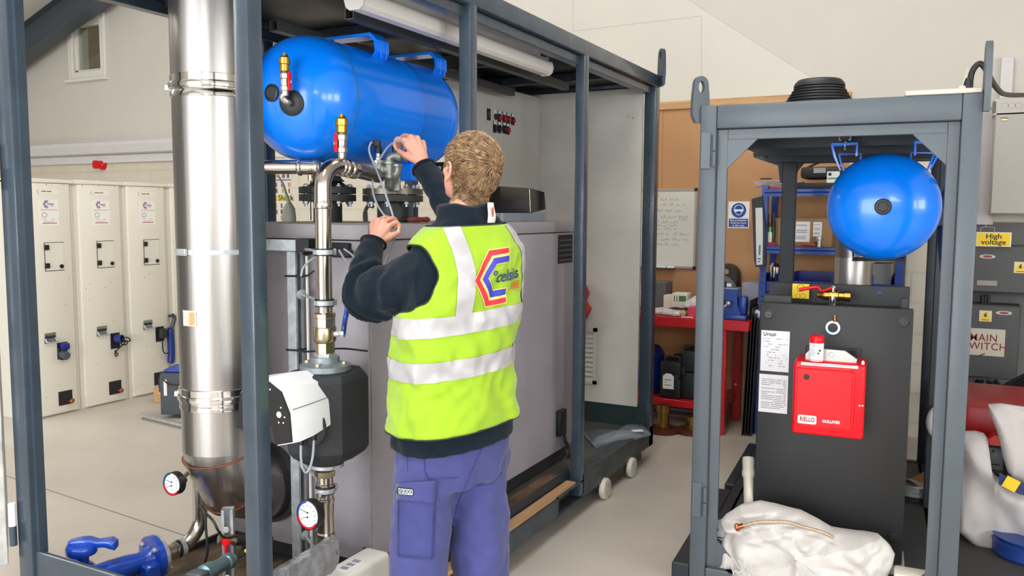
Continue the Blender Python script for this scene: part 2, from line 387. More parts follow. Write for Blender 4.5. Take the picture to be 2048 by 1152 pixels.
for y in (3.1, 3.9, 4.55):
    bm = B(); box(bm, -2.44, -2.0, y, y+.04, 2.318, TOP-.10); part('rail_spacer', bm, FRAMEDK)
bm = B(); box(bm, X0+.08, X1-.08, 5.28, 5.34, 2.355, TOP-.08); part('header', bm, FRAMEDK)
bm = B(); box(bm, X0+.05, X1-.085, 5.255, 5.275, .265, 2.36)
EPNL = mat('scuffed_white_panel', (206, 203, 196), .5, var=.07, vscale=4, rvar=.1)
ep = part('end_panel', bm, EPNL)
bm = B(); lx1, lz1, lz0 = -2.075, .775, .39
box(bm, lx1-.30, lx1, 5.238, 5.254, lz0, lz0+.025); box(bm, lx1-.30, lx1, 5.238, 5.254, lz1-.025, lz1)
box(bm, lx1-.30, lx1-.275, 5.238, 5.254, lz0, lz1); box(bm, lx1-.025, lx1, 5.238, 5.254, lz0, lz1)
for i in range(10):
    z = lz0+.04+i*.033
    prism(bm, [(0, 0), (.012, -.018), (.014, -.017), (.002, .002)], (lx1-.28, 5.252, z), (0, -1, 0), (0, 0, 1), (1, 0, 0), .26)
obj('louvre_grille', bm, mat('louvre_paint', (196, 194, 186), .5), ep, 20)
for a, b in ((1256, 233), (1266, 236)):
    c = at(a, b, 'y', 5.254); bm = B(); lathe(bm, [(.006, 0), (.005, .002)], c, (0, -1, 0), 12); obj('scuff_plug', bm, mat('plug_grey', (160, 158, 152), .6), ep)
bm = B(); box(bm, X0+.05, X1-.03, 5.26, 5.32, .09, .275); part('kick_plate', bm, mat('teal_black_paint', (36, 52, 54), .45))
# base: deck, skid rails, fork pockets, near end plate
DECKZ = .125
bm = B(); box(bm, X0+.04, X1-.09, Y0+.06, 5.30, DECKZ-.03, DECKZ); part('deck', bm, mat('dirty_steel_deck', (84, 84, 78), .5, vscale=3, rgb2=(58, 58, 54), rvar=.15))
bm = B(); box(bm, -1.885, X1-.082, 2.0, 4.06, DECKZ, DECKZ+.005); part('deck_board', bm, PLY)
bm = B(); box(bm, -2.75, -1.80, 1.80, 2.50, DECKZ, DECKZ+.005); part('deck_board', bm, PLY)
SKID = mat('scuffed_skid_paint', (60, 68, 72), .5, var=.2, vscale=12, rvar=.1)
for xa_, xb_ in ((X1-.085, X1), (X0, X0+.085)):
    bm = B()
    box(bm, xa_, xb_, 1.78, 3.80, 0, .092, .004); box(bm, xa_, xb_, 1.78, 4.08, .092, .13, .003) if False else None
    box(bm, xa_, xb_, 4.15, Y1, 0, .135, .004)
    box(bm, xa_, xb_, 3.80, 3.806, 0, .1); box(bm, xa_, xb_, 4.12, 4.15, 0, .135)
    box(bm, xa_, xb_, 3.80, 4.14, .094, .102); box(bm, xa_, xb_, 3.80, 4.14, 0, .006)
    part('skid_rail', bm, SKID)
    bm = B(); box(bm, xa_ if xa_ > -2 else xb_-.012, (xa_ if xa_ > -2 else xb_-.012)+.012, 1.78, 4.1, .092, .155); part('deck_upstand', bm, FRAMEDK)
bm = B(); box(bm, X0+.076, X1-.055, Y0+.012, Y0+.03, .02, .372, .003); part('end_plate', bm)
bm = B(); box(bm, X0, X1, Y0, Y0+.08, 0, .05); part('cross_beam', bm, SKID)
bm = B(); box(bm, X0, X1, Y1-.08, Y1, 0, .1); part('cross_beam', bm, SKID)
# lifting lugs
def lug(o, U, Vv, W, par, m, h=.17, wd=.085, t=.02, drop=.07):
    bm = B(); n = 12; out = [(-wd/2, -drop), (wd/2*.6, -drop), (wd/2, -drop*.6)]
    r = wd*.40; cz = h-r
    out += [(wd/2*.95, cz*.35)]+[(r*math.cos(a), cz+r*math.sin(a)) for a in [PI*i/n for i in range(n+1)]]+[(-wd/2*.95, cz*.35)]
    # plate with an elongated eye, built as an outer and an inner loop of equal count
    N = 40; ctr = Vector((0, cz)); 
    def hit(poly, ang):
        d = Vector((math.cos(ang), math.sin(ang))); best = None
        for i in range(len(poly)):
            a, b = Vector(poly[i]), Vector(poly[(i+1) % len(poly)]); e = b-a; den = d.x*e.y-d.y*e.x
            if abs(den) < 1e-9: continue
            q = a-ctr; t_ = (q.x*e.y-q.y*e.x)/den; s_ = (q.x*d.y-q.y*d.x)/den
            if t_ > 0 and -1e-6 <= s_ <= 1+1e-6: best = t_ if best is None else max(best, t_)
        return ctr+d*(best or r)
    angs = [2*PI*i/N for i in range(N)]
    po = [hit(out, a) for a in angs]; pi_ = [ctr+Vector((r*.45*math.cos(a), -.012+r*.75*math.sin(a))) for a in angs]
    o, U, Vv, W = map(Vector, (o, U, Vv, W))
    P = lambda q, w_: o+U*q.x+Vv*q.y+W*w_
    loops = [[bm.verts.new(P(q, w_)) for q in L] for L, w_ in ((pi_, -t/2), (po, -t/2), (po, t/2), (pi_, t/2))]
    for k in range(4):
        A, Bq = loops[k], loops[(k+1) % 4]
        for i in range(N): bm.faces.new((A[i], A[(i+1) % N], Bq[(i+1) % N], Bq[i]))
    return obj('lifting_lug', bm, m, par, 35)
s2 = math.sqrt(.5)
lug((X1+.012, Y1-.015, TOP), (s2, -s2, 0), (0, 0, 1), (s2, s2, 0), F, FRAME)
lug((X1+.012, Y0+.02, TOP), (s2, s2, 0), (0, 0, 1), (s2, -s2, 0), F, FRAME)
lug((X0-.012, Y1-.015, TOP), (s2, s2, 0), (0, 0, 1), (s2, -s2, 0), F, FRAME)
# open door on the near left post: pale edge, seen end on
hd = V(-.855, .519, 0); hn = V(.519, .855, 0)
dp = V(X0-.035, Y0-.04, 0)
dr = None
bm = B(); box(bm, 0, .75, -.022, .022, .315, 2.36, .003, M=MX(dp, hd, -hn, V(0, 0, 1)))
dr = part('door', bm, mat('scuffed_door_white', (226, 226, 222), .45, vscale=5, rgb2=(150, 150, 146)))
for zc in (1.69, .46):
    bm = B(); cyl(bm, V(X0+.005, Y0-.018, zc-.07), V(X0+.005, Y0-.018, zc), .012); obj('hinge_barrel', bm, FRAME, dr)
    bm = B(); cyl(bm, V(X0+.005, Y0-.018, zc), V(X0+.005, Y0-.018, zc+.08), .012); obj('hinge_sleeve', bm, WHITE, dr)

# ------------------------------------------------------------------ the right plant frame, turned a little
RO = V(-.946, 3.535, FL); RA = math.radians(3.5); RW, RL, RH = 1.046, 2.2, 2.105
RU_, RV_ = V(math.cos(RA), math.sin(RA), 0), V(-math.sin(RA), math.cos(RA), 0)
MR = MX(RO, RU_, RV_, V(0, 0, 1))
def R(u, v, z): return MR @ V(u, v, z)
def onR(x, y, v):                  # local point of the turned plane v seen at a pixel
    d = ray(x, y); o = RO+RV_*v; t = (o-CAM).dot(RV_)/d.dot(RV_); p = CAM+d*t-RO
    return V(p.dot(RU_), p.dot(RV_), p.z)
G = thing('plant_frame', 'grey steel plant frame with open front around the black boiler', 'frame', RO, RA, local=True)
def gp(name, bm, m=None, par=None, smooth=30): return obj(name, bm, m or FRAME2, par or G, smooth)
p = .069
for u in (0, RW-p):
    bm = B(); box(bm, u, u+p, 0, p, 0, RH, .007, 2); gp('post', bm)
for u in (RW-p,):
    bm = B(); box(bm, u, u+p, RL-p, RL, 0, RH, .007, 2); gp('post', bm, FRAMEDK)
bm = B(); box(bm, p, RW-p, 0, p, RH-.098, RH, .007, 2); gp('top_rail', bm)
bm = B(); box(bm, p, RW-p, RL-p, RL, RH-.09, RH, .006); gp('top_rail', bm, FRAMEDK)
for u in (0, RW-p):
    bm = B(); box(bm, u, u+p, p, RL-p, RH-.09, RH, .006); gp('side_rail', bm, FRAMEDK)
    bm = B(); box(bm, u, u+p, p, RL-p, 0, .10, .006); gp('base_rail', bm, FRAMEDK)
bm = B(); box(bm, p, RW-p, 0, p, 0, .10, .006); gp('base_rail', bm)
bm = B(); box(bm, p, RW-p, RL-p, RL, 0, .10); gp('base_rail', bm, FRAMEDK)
bm = B()                                                    # door rebate angle
for a in ((p, p+.043, .10, RH-.10), (RW-p-.043, RW-p, .10, RH-.10)): box(bm, a[0], a[1], .03, .05, a[2], a[3], .002)
box(bm, p+.043, RW-p-.043, .03, .05, RH-.143, RH-.10, .002)
gp('door_rebate', bm)
for u, s in ((p+.043, 1), (RW-p-.043, -1)):
    bm = B(); prism(bm, [(0, 0), (.12*s, 0), (0, -.12)], (u, .032, RH-.143), (1, 0, 0), (0, 0, 1), (0, 1, 0), .012); gp('corner_gusset', bm)
    bm = B(); prism(bm, [(0, 0), (.12*s, 0), (0, .12)], (u, .032, .10), (1, 0, 0), (0, 0, 1), (0, 1, 0), .012); gp('corner_gusset', bm)
for z in (onR(1420, 1038, 0).z, onR(1420, 338, 0).z):
    bm = B(); box(bm, .006, .048, -.006, .004, z, z+.155, .002)
    h = gp('hinge', bm); bm = B(); cyl(bm, (.062, -.009, z+.01), (.062, -.009, z+.07), .0085); cyl(bm, (.062, -.009, z+.075), (.062, -.009, z+.14), .0085); obj('hinge_pin', bm, FRAME2, h)
bm = B(); box(bm, -.085, -.002, .03, 1.15, 0, .09, .006); gp('base_skid', bm, FRAMEDK)
bm = B(); box(bm, -.06, -.002, 1.25, RL, 0, .09, .006); gp('base_skid', bm, FRAMEDK)
bm = B(); box(bm, .04, RW-.04, .05, RL-.04, RH-.03, RH-.012); gp('roof_sheet', bm, SHEETDK)
for v in (.60, 1.1, 1.7):
    bm = B(); box(bm, p, RW-p, v, v+.07, RH-.14, RH-.03); gp('roof_bearer', bm, FRAMEDK)
bm = B(); box(bm, .05, RW-.05, .05, RL-.05, .075, .10); gp('deck', bm, mat('dark_deck', (58, 58, 58), .6, var=.2, vscale=4))
# inner carrying post with gussets near the rear left
q = onR(1561, 450, 2.05).x; q1 = onR(1583, 450, 2.05).x
bm = B(); box(bm, q, q1+.02, 2.05, 2.12, .1, RH-.12, .005); ip = gp('inner_post', bm, FRAMEDK)
gq_ = [onR(x, y, 2.06) for x, y in ((1507, 262), (1507, 315), (1556, 331), (1560, 366), (1586, 366), (1597, 340), (1608, 327), (1640, 326), (1640, 262))]
bm = B(); prism(bm, [(v_.x, min(v_.z, RH-.06)) for v_ in gq_], (0, 2.06, 0), (1, 0, 0), (0, 0, 1), (0, 1, 0), .02)
obj('gusset_plate', bm, FRAMEDK, ip)
bm = B(); box(bm, q1+.06, RW-p, 2.05, 2.1, gq_[7].z, RH-.09); gp('cross_member', bm, FRAMEDK)
# right side posts and braces
bm = B(); box(bm, RW-p, RW-.02, 1.25, 1.30, .1, RH-.09, .004); gp('side_post', bm, FRAMEDK)
for a, b_ in ((V(RW-.05, 1.30, 1.60), V(RW-.05, .35, 1.18)), (V(RW-.05, 1.28, 1.70), V(RW-.05, .40, 1.86))):
    bm = B(); tube(bm, [a, b_], .02, 8); gp('brace', bm, FRAMEDK)
lug((-.006, .02, RH), (s2, s2, 0), (0, 0, 1), (s2, -s2, 0), G, FRAME2, h=.125, wd=.085)
lug((RW+.01, .02, RH), (0, 1, 0), (0, 0, 1), (1, 0, 0), G, FRAME2, h=.19, wd=.1, t=.022)
# ------------------------------------------------------------------ boiler of the left frame
BX1, BX0, BY0, BY1, BZ0, BZ1 = -1.90, -2.66, 2.50, 4.46, .205, 1.505
K = thing('boiler', 'big taupe steel boiler casing standing on the left frame deck', 'boiler', ((BX0+BX1)/2, (BY0+BY1)/2, DECKZ))
bm = B(); box(bm, BX0, BX1-.004, BY0, BY1, BZ0, 1.443, .006, 2); obj('casing', bm, CASING, K, 30)
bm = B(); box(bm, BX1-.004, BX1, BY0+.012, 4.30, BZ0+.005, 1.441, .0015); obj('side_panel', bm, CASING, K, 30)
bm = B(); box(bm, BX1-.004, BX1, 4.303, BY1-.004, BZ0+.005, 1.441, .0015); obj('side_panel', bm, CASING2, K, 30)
bm = B(); box(bm, BX0-.004, BX1+.004, BY0-.006, BY1+.004, 1.446, BZ1, .006, 2); obj('lid', bm, mat('taupe_lid', (158, 152, 156), .5, var=.06, vscale=3), K, 30)
bm = B(); box(bm, BX0+.04, BX1-.03, BY0+.04, BY1-.04, DECKZ+.005, BZ0); obj('plinth', bm, BLACKM, K)
vg = None
bm = B(); a, b_ = at(1116, 470, 'x', BX1), at(1144, 524, 'x', BX1); box(bm, BX1, BX1+.003, a.y, b_.y, b_.z, a.z, .001); vg = obj('vent_grille', bm, BLACK, K)
bm = B()
for i in range(5):
    z = b_.z+.012+i*(a.z-b_.z-.02)/5
    box(bm, BX1+.002, BX1+.008, a.y+.01, b_.y-.01, z, z+.009)
obj('vent_slat', bm, mat('vent_grey', (70, 70, 74), .5), vg)
a, b_ = at(592, 480, 'y', BY0-.01), at(700, 512, 'y', BY0-.01)
bm = B(); box(bm, a.x, b_.x, BY0-.022, BY0, b_.z, a.z-.006, .003); cg = obj('cable_entry', bm, BLACK, K)
bm = B(); box(bm, a.x+.20, b_.x+.03, BY0-.05, BY0-.022, b_.z-.005, a.z-.03, .006); obj('gland_plate', bm, RUBBER, cg)
bm = B(); c = at(730, 1097, 'y', BY0); cyl(bm, V(c.x, BY0, c.z), V(c.x, BY0-.004, c.z), .006); obj('panel_screw', bm, BLACK, K)
# connector and cables low on the long side
t = thing('cable_connector', 'black connector with two leads hanging on the boiler side near the floor', 'connector', (BX1, 4.2, .2))
a, b_ = at(1118, 823, 'x', BX1+.02), at(1129, 868, 'x', BX1+.02)
bm = B(); box(bm, BX1, BX1+.03, a.y, b_.y+.01, b_.z, a.z, .006, 2); obj('housing', bm, BLACK, t)
for k in range(3):
    bm = B(); tube(bm, smooth_path([V(BX1+.02, b_.y, b_.z+.01), at(1128+2*k, 880, 'x', BX1+.03), at(1137+k, 900, 'x', BX1+.05), at(1139-4*k, 915, 'x', BX1+.08+.01*k), at(1120+5*k, 912+k, 'x', BX1+.09)]), .005, 8); obj('lead', bm, CABLEB, t)

# ------------------------------------------------------------------ tanks
def tank_shell(apex, axis, R_, D0, L, n=64):
    prof = []
    for i in range(13):
        f = i/12*PI/2; prof.append((max(.0005, R_*math.sin(f)**.92), D0*(1-math.cos(f))))
    prof += [(R_, D0+.02+ (L-2*D0-.04)*k/4) for k in range(5)]
    for i in range(13):
        f = PI/2-i/12*PI/2; prof.append((max(.0005, R_*math.sin(f)**.92), L-D0+D0*math.cos(f)))
    bm = B(); lathe(bm, prof, apex, axis, n); return bm
TX, TZ, TR, TD, TY0, TL = -2.20, 1.98, .236, .185, 2.335, 1.06
T = thing('expansion_tank', 'large blue cylindrical tank slung under the roof of the left frame', 'tank', (TX, TY0+TL/2, TZ-TR))
obj('shell', tank_shell(V(TX, TY0, TZ), (0, 1, 0), TR, TD, TL), BLUE, T, 60)
for y, m, r in ((TY0+TD+.012, mat('green_weld_paint', (10, 96, 130), .5), .0022), (2.97, BLUE, .0012), (TY0+TL-TD-.01, BLUE, .0015)):
    bm = B(); tube(bm, [V(TX+(TR+.0006)*math.cos(2*PI*i/72), y, TZ+(TR+.0006)*math.sin(2*PI*i/72)) for i in range(73)], r, 6, False); obj('weld_seam', bm, m, T)
def saddle(yc):
    bm = B(); w2 = .04; xa_, xb_ = TX-.13, TX+.15; zt = 2.262
    prof = [(xa_-.01, TZ+.19), (xa_, zt-.02), (xa_+.02, zt), (xb_-.02, zt), (xb_+.012, zt-.03), (xb_+.014, zt-.075), (xb_-.012, TZ+.175)]
    inn = [(xa_+.004, TZ+.19), (xa_+.013, zt-.024), (xa_+.028, zt-.012), (xb_-.028, zt-.012), (xb_-.002, zt-.036), (xb_+.001, zt-.075), (xb_-.026, TZ+.175)]
    ra = [[V(x, y, z) for x, z in prof] for y in (yc-w2, yc+w2)]; ri = [[V(x, y, z) for x, z in inn] for y in (yc-w2, yc+w2)]
    A = [[bm.verts.new(p_) for p_ in r] for r in (ra[0], ra[1], ri[1], ri[0])]
    for k in range(4):
        for i in range(len(prof)-1): bm.faces.new((A[k][i], A[k][i+1], A[(k+1) % 4][i+1], A[(k+1) % 4][i]))
    for e in (0, -1): bm.faces.new([A[k][e] for k in range(4)])
    s = obj('saddle_bracket', bm, BLUE, T, 25)
    bm = B()
    for k in (-.006, .006): box(bm, xb_+.013, xb_+.017, yc+k*3-.003, yc+k*3+.003, zt-.1, zt-.03)
    obj('bracket_rib', bm, BLUE, s)
for y in (2.79, 3.23): saddle(y)
def hit_dome(x, y):
    c = V(TX, TY0+TD, TZ); s = V(TR, TD, TR); o = CAM-c; d = ray(x, y)
    o2, d2 = V(o.x/s.x, o.y/s.y, o.z/s.z), V(d.x/s.x, d.y/s.y, d.z/s.z)
    A_, B_, C_ = d2.dot(d2), 2*o2.dot(d2), o2.dot(o2)-1; t_ = (-B_-math.sqrt(B_*B_-4*A_*C_))/(2*A_)
    p_ = CAM+d*t_; n_ = V((p_-c).x/s.x**2, (p_-c).y/s.y**2, (p_-c).z/s.z**2).normalized(); return p_, n_
fp, fn = hit_dome(584, 206)
bm = B(); lathe(bm, [(.046, -.012), (.046, .006), (.038, .012), (.018, .014)], fp, fn, 36); obj('rubber_flange', bm, RUBBER, T)
bm = B(); lathe(bm, [(.032, -.01), (.032, .006), (.024, .010), (.022, .006), (.004, .006)], V(TX, TY0, TZ), (0, -1, 0), 32); obj('end_plug', bm, RUBBER, T)
bm = B(); box(bm, TX-.02, TX+.12, 3.05, 3.17, TZ-TR-.055, TZ-TR+.02, .004); obj('foot', bm, BLUE, T)
def air_vent(label, pts, r, top, lever_d, lean=V(0, 0, 1), group='brass air vents with red levers'):
    t = thing('air_vent', label, 'valve', pts[0], 0, group)
    if len(pts) > 2:
        bm = B(); tube(bm, smooth_path(pts, 5), r, 16); obj('elbow', bm, mat('nickel_fitting', (190, 184, 172), .28, metal=1), t)
    p_ = Vector(pts[-1])
    bm = B(); lathe(bm, [(r*.9, -.01), (r*.95, .006), (r*1.25, .008), (r*1.25, .022), (r, .024), (r*1.08, .03), (r*1.08, .048), (r*1.3, .05), (r*1.3, .066), (r, .068), (r*.9, .075)], p_, lean, 18); obj('valve_body', bm, mat('nickel_fitting', (190, 184, 172), .28, metal=1), t)
    q = p_+lean*.072
    bm = B(); lathe(bm, [(r*1.0, 0), (r*1.25, .004), (r*1.25, .026), (r*1.45, .028), (r*1.45, .05), (r*1.15, .054), (r*.5, .056), (r*.42, .068), (r*.2, .069)], q, lean, 22); cp = obj('brass_cap', bm, BRASS, t)
    bm = B(); hexnut(bm, q+lean*.054+V(r*.8, 0, 0), lean, .004, .008); obj('cap_screw', bm, BLACK, cp)
    c = p_+lean*.038+lever_d*(r*1.3)
    bm = B(); side = lean
    prism(bm, [(-.03, -.006), (-.012, -.010), (.0, -.012), (.012, -.010), (.034, -.007), (.036, .004), (.014, .008), (0, .011), (-.012, .008), (-.031, .005)], c, side, side.cross(lever_d), lever_d, .006)
    lv = obj('lever', bm, RED, t); bm = B(); hexnut(bm, c+lever_d*.006, lever_d, .006, .004); obj('lever_nut', bm, GALV, lv)
    return t
cr = V(CR.x, CR.y, 0).normalized()
Dv = (fp-CAM).dot(CF)
air_vent('brass air vent with red lever on the near end of the blue tank', [fp+fn*.01, fp+fn*.035+V(0, 0, .002), fp+fn*.045-cr*.012+V(0, 0, .018), dep(570, 186, Dv-.05)], .0135, 0, (cr-V(CF.x, CF.y, 0)*.3).normalized())
air_vent('brass air vent with red lever standing on the horizontal steel pipe', [dep(684, 315, 2.93), dep(684, 309, 2.93)], .0155, 0, (-cr-V(CF.x, CF.y, 0)*.6).normalized())

# ------------------------------------------------------------------ flue
FX, FY, FR = -2.408, 2.246, .139
S = thing('flue_pipe', 'wide shiny stainless flue pipe rising behind the near right post', 'flue', (FX, FY, .35))
def fl(name, bm, m=STEEL, par=None): return obj(name, bm, m, par or S, 50)
bm = B(); lathe(bm, [(FR, .86), (FR, 1.99)], (FX, FY, 0), (0, 0, 1), 72); fl('flue_section', bm)
bm = B(); lathe(bm, [(FR+.001, 2.01), (FR+.001, 2.39)], (FX, FY, 0), (0, 0, 1), 72); fl('flue_section', bm)
def band(z, hh=.045):
    bm = B(); lathe(bm, [(FR, z-hh), (FR+.004, z-hh+.002), (FR+.004, z-hh*.55), (FR+.002, z-hh*.5), (FR+.003, z-.014), (FR+.009, z-.012), (FR+.011, z), (FR+.009, z+.008), (FR+.004, z+.01), (FR+.004, z+hh*.75), (FR, z+hh*.8)], (FX, FY, 0), (0, 0, 1), 72)
    b1 = fl('locking_band', bm, CHROME)
    bm = B(); a = math.radians(205); d_ = V(math.cos(a), math.sin(a), 0); c = V(FX, FY, z)+d_*(FR+.008)
    box(bm, -.02, .02, 0, .02, -.012, .008, .002, M=MX(c, V(-d_.y, d_.x, 0), d_, V(0, 0, 1))); obj('band_clip', bm, CHROME, b1)
band(2.0); band(.868)
bm = B(); lathe(bm, [(FR, 1.395), (FR+.004, 1.395), (FR+.004, 1.413), (FR, 1.413)], (FX, FY, 0), (0, 0, 1), 60)
q = fl('support_strap', bm, GALV); bm = B(); d_ = V(-.1, -1, 0).normalized(); c = V(FX, FY, 1.404)+d_*(FR+.004); box(bm, -.03, .03, 0, .012, -.012, .012, .002, M=MX(c, V(1, -.1, 0).normalized(), d_, V(0, 0, 1))); obj('strap_bolt', bm, GALV, q)
bm = B(); lathe(bm, [(FR-.001, .66), (FR-.001, .83)], (FX, FY, 0), (0, 0, 1), 72); fl('flue_section', bm)
bm = B(); tube(bm, [V(FX, FY, .70), V(FX, FY, .645), V(FX, FY+.07, .50), V(FX, FY+.20, .455), V(FX, 2.46, .455)], [FR-.001, FR-.001, FR, FR, FR], 72); fl('elbow', bm, STEEL)
def mitre(c, nrm, k=1.0):
    u, v, w_ = frame_of(nrm); bm = B(); tube(bm, [c+(u*math.cos(2*PI*i/60)*k+v*math.sin(2*PI*i/60)*1.0)*(FR+.0015) for i in range(61)], .003, 6, False); fl('weld_bead', bm, RUST)
mitre(V(FX, FY, .648), V(0, -.24, .97)); mitre(V(FX, FY+.07, .503), V(0, -.62, .78))
bm = B(); lathe(bm, [(FR+.025, 0), (FR+.025, .02), (FR+.002, .022), (FR+.002, .06)], (FX, 2.495, .455), (0, -1, 0), 48); fl('boiler_collar', bm, BLACKM)
bm = B(); n_ = 8
pt0, pt1 = at(363, 623, 'x', FX+.05), at(403, 655, 'x', FX+.05)
za, zb_ = dep(383, 655, 2.97).z, dep(383, 623, 2.97).z; A0 = math.radians(-88)
def fa(t): return V(FX+(FR+.0015)*math.cos(t), FY+(FR+.0015)*math.sin(t), 0)
rs = []
for i in range(n_+1):
    t_ = math.radians(-100)+math.radians(26)*i/n_; p_ = fa(t_); rs.append([p_+V(0, 0, za), p_+V(0, 0, zb_)])
loft(bm, rs, False, False); tp = fl('tape_patch', bm, mat('clear_tape', (214, 208, 198), .15, spec=.6, var=.15, vscale=40))
bm = B(); rs = []
for i in range(5):
    t_ = math.radians(-86)+math.radians(9)*i/4; p_ = V(FX+(FR+.0025)*math.cos(t_), FY+(FR+.0025)*math.sin(t_), 0); rs.append([p_+V(0, 0, za+.004), p_+V(0, 0, zb_-.006)])
loft(bm, rs, False, False); obj('tape_strip', bm, mat('brown_tape', (196, 160, 108), .3), tp)

# ------------------------------------------------------------------ riser, headers and fittings in front of the boiler
RXp, RYp, PR = -1.90, 2.25, .0275
def collar(prof_at, axis, o, r=PR, k=1.0):  # rolled edges of a press fitting
    return [(r*1.0, prof_at-.004*k), (r*1.16, prof_at), (r*1.16, prof_at+.010*k), (r*1.0, prof_at+.014*k)]
P = thing('riser_pipe', 'upright stainless tube with elbow at its top, left of the worker', 'pipe', (RXp, RYp, 1.21))
bm = B(); lathe(bm, [(PR, 1.195), (PR, 1.21)]+[(PR, 1.585)], (RXp, RYp, 0), (0, 0, 1), 32); obj('tube', bm, STEEL2, P)
bm = B(); lathe(bm, [(PR*.99, 1.56), (PR*1.13, 1.563), (PR*1.2, 1.572), (PR*1.13, 1.582), (PR*1.04, 1.60), (PR*1.06, 1.615), (PR, 1.63)], (RXp, RYp, 0), (0, 0, 1), 32); obj('press_collar', bm, STEEL2, P)
HE = dep(758, 352, 3.24)
el = [V(RXp, RYp, 1.61)]+[V(RXp, RYp, 0)+V(0, .075*(1-math.cos(a)), 1.635+.075*math.sin(a)) for a in [PI/2*i/8 for i in range(9)]]
hd_ = (HE-el[-1]).normalized(); e2 = el[-1]+hd_*.03
bm = B(); tube(bm, el+[e2], PR*1.04, 32); obj('elbow', bm, STEEL2, P)
bm = B(); lathe(bm, [(PR*1.03, 0), (PR*1.2, .004), (PR*1.2, .012), (PR*1.02, .016), (PR*1.02, .028), (PR*1.2, .032), (PR*1.2, .04), (PR*1.03, .044)], e2-hd_*.02, hd_, 32); obj('press_collar', bm, STEEL2, P)
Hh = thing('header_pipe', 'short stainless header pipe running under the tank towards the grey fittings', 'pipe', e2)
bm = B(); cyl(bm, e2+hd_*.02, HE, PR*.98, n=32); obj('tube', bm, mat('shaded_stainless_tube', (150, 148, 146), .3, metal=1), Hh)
bm = B(); lathe(bm, [(PR, 0), (PR*1.18, .004), (PR*1.18, .012), (PR*1.04, .016), (PR*1.04, .04), (PR*1.18, .045), (PR*1.18, .053), (PR, .057)], e2+hd_*.05, hd_, 32); obj('press_collar', bm, STEEL2, Hh)
bm = B(); cyl(bm, dep(684, 320, 2.93), dep(684, 308, 2.93), .011); obj('vent_boss', bm, NICKEL, Hh)
La, Lb = dep(470, 334, 3.16), dep(640, 334, 3.16)
H2 = thing('branch_pipe', 'level stainless tube running from behind the near post to the riser elbow', 'pipe', La)
bm = B(); cyl(bm, La, Lb, PR*.97, n=32); obj('tube', bm, STEEL2, H2)
ld = (Lb-La).normalized()
bm = B(); lathe(bm, [(PR, 0), (PR*1.2, .005), (PR*1.2, .014), (PR*1.04, .018), (PR*1.04, .06), (PR*1.18, .066), (PR*1.18, .078), (PR, .082)], dep(595, 334, 3.16), ld, 32); obj('press_collar', bm, STEEL2, H2)
q = dep(622, 350, 3.15); bm = B(); cyl(bm, q, q-V(0, 0, .022), .012); obj('drain_boss', bm, NICKEL, H2)
q = dep(622, 357, 3.15); bm = B(); tube(bm, smooth_path([q, dep(621, 385, 3.2), dep(622, 440, 3.25)]), .0022, 6); solo('capillary_tube', bm, CABLEB, 'thin black wire hanging from the level tube left of the riser', 'wire')
# ball valve with blue lever
A_ = (0, 0, 1); o = (RXp, RYp, 0)
Vb = thing('ball_valve', 'brass ball valve with blue lever low on the upright tube', 'valve', (RXp, RYp, 1.05))
bm = B(); r = .034
lathe(bm, [(r*.86, 1.05), (r*.86, 1.06), (r*.98, 1.062), (r*.98, 1.098), (r*.9, 1.10)], o, A_, 8); obj('hex_end', bm, NICKEL, Vb, 25)
bm = B(); lathe(bm, [(r*.98, 1.10), (r*1.12, 1.105), (r*1.16, 1.115), (r*1.16, 1.150), (r*1.1, 1.155)], o, A_, 32); obj('body', bm, NICKEL, Vb)
bm = B(); lathe(bm, [(r*1.05, 1.155), (r*1.05, 1.185), (r*1.1, 1.187), (r*1.1, 1.20), (r*.9, 1.204)], o, A_, 8); obj('hex_end', bm, NICKEL, Vb, 25)
vd = (cr-V(CF.x, CF.y, 0)*.25).normalized(); vc = V(RXp, RYp, 1.13)
bm = B(); cyl(bm, vc+vd*r, vc+vd*(r+.028), .010); hexnut(bm, vc+vd*(r+.02), vd, .013, .02); obj('stem', bm, GALV, Vb)
bm = B(); q = vc+vd*(r+.034)
tube(bm, smooth_path([q, q+V(0, 0, .02)+vd*.004, dep(690, 640, 2.82), dep(694, 615, 2.82), dep(694, 560, 2.82)]), [.007]*6+[.011]*12+[.012]*7 if False else .009, 10); obj('lever', bm, BLUEDK, Vb)
# pump
U_ = thing('circulating_pump', 'black foam clad pump with white control head beside the near post', 'pump', (RXp, 2.30, .60))
bm = B(); lathe(bm, [(.02, 1.0), (.084, 1.0), (.088, 1.004), (.088, 1.022), (.06, 1.028), (.05, 1.030), (.05, 1.05)], o, A_, 40); fg = obj('flange', bm, mat('cast_zinc_flange', (150, 158, 164), .45, metal=.6, var=.12, vscale=40), U_)
for k in range(4):
    a = math.radians(18+90*k); bm = B(); hexnut(bm, (RXp+.068*math.cos(a), RYp+.068*math.sin(a), 1.022), A_, .0095, .012); obj('flange_bolt', bm, mat('yellow_zinc', (206, 200, 160), .3, metal=.9), fg)
bm = B(); hexnut(bm, (RXp, RYp, 1.048), A_, .037, .016); obj('union_nut', bm, GALV, U_)
bm = B(); x0_, x1_, y0_, y1_, z0_, z1_ = -2.03, -1.785, 2.125, 2.41, .70, 1.0
def outl(s, cut): 
    xa2, xb2, ya2, yb2 = x0_+s, x1_-s, y0_+s, y1_-s; c = cut
    return [(xa2+c, ya2), (xb2-c, ya2), (xb2, ya2+c), (xb2, yb2-c), (xb2-c, yb2), (xa2+c, yb2), (xa2, yb2-c), (xa2, ya2+c)]
rings = [[V(x, y, z) for x, y in outl(s, c)] for s, c, z in ((.05, .05, .68), (.01, .07, .71), (0, .07, .73), (0, .07, .975), (.012, .07, .995), (.03, .06, 1.0))]
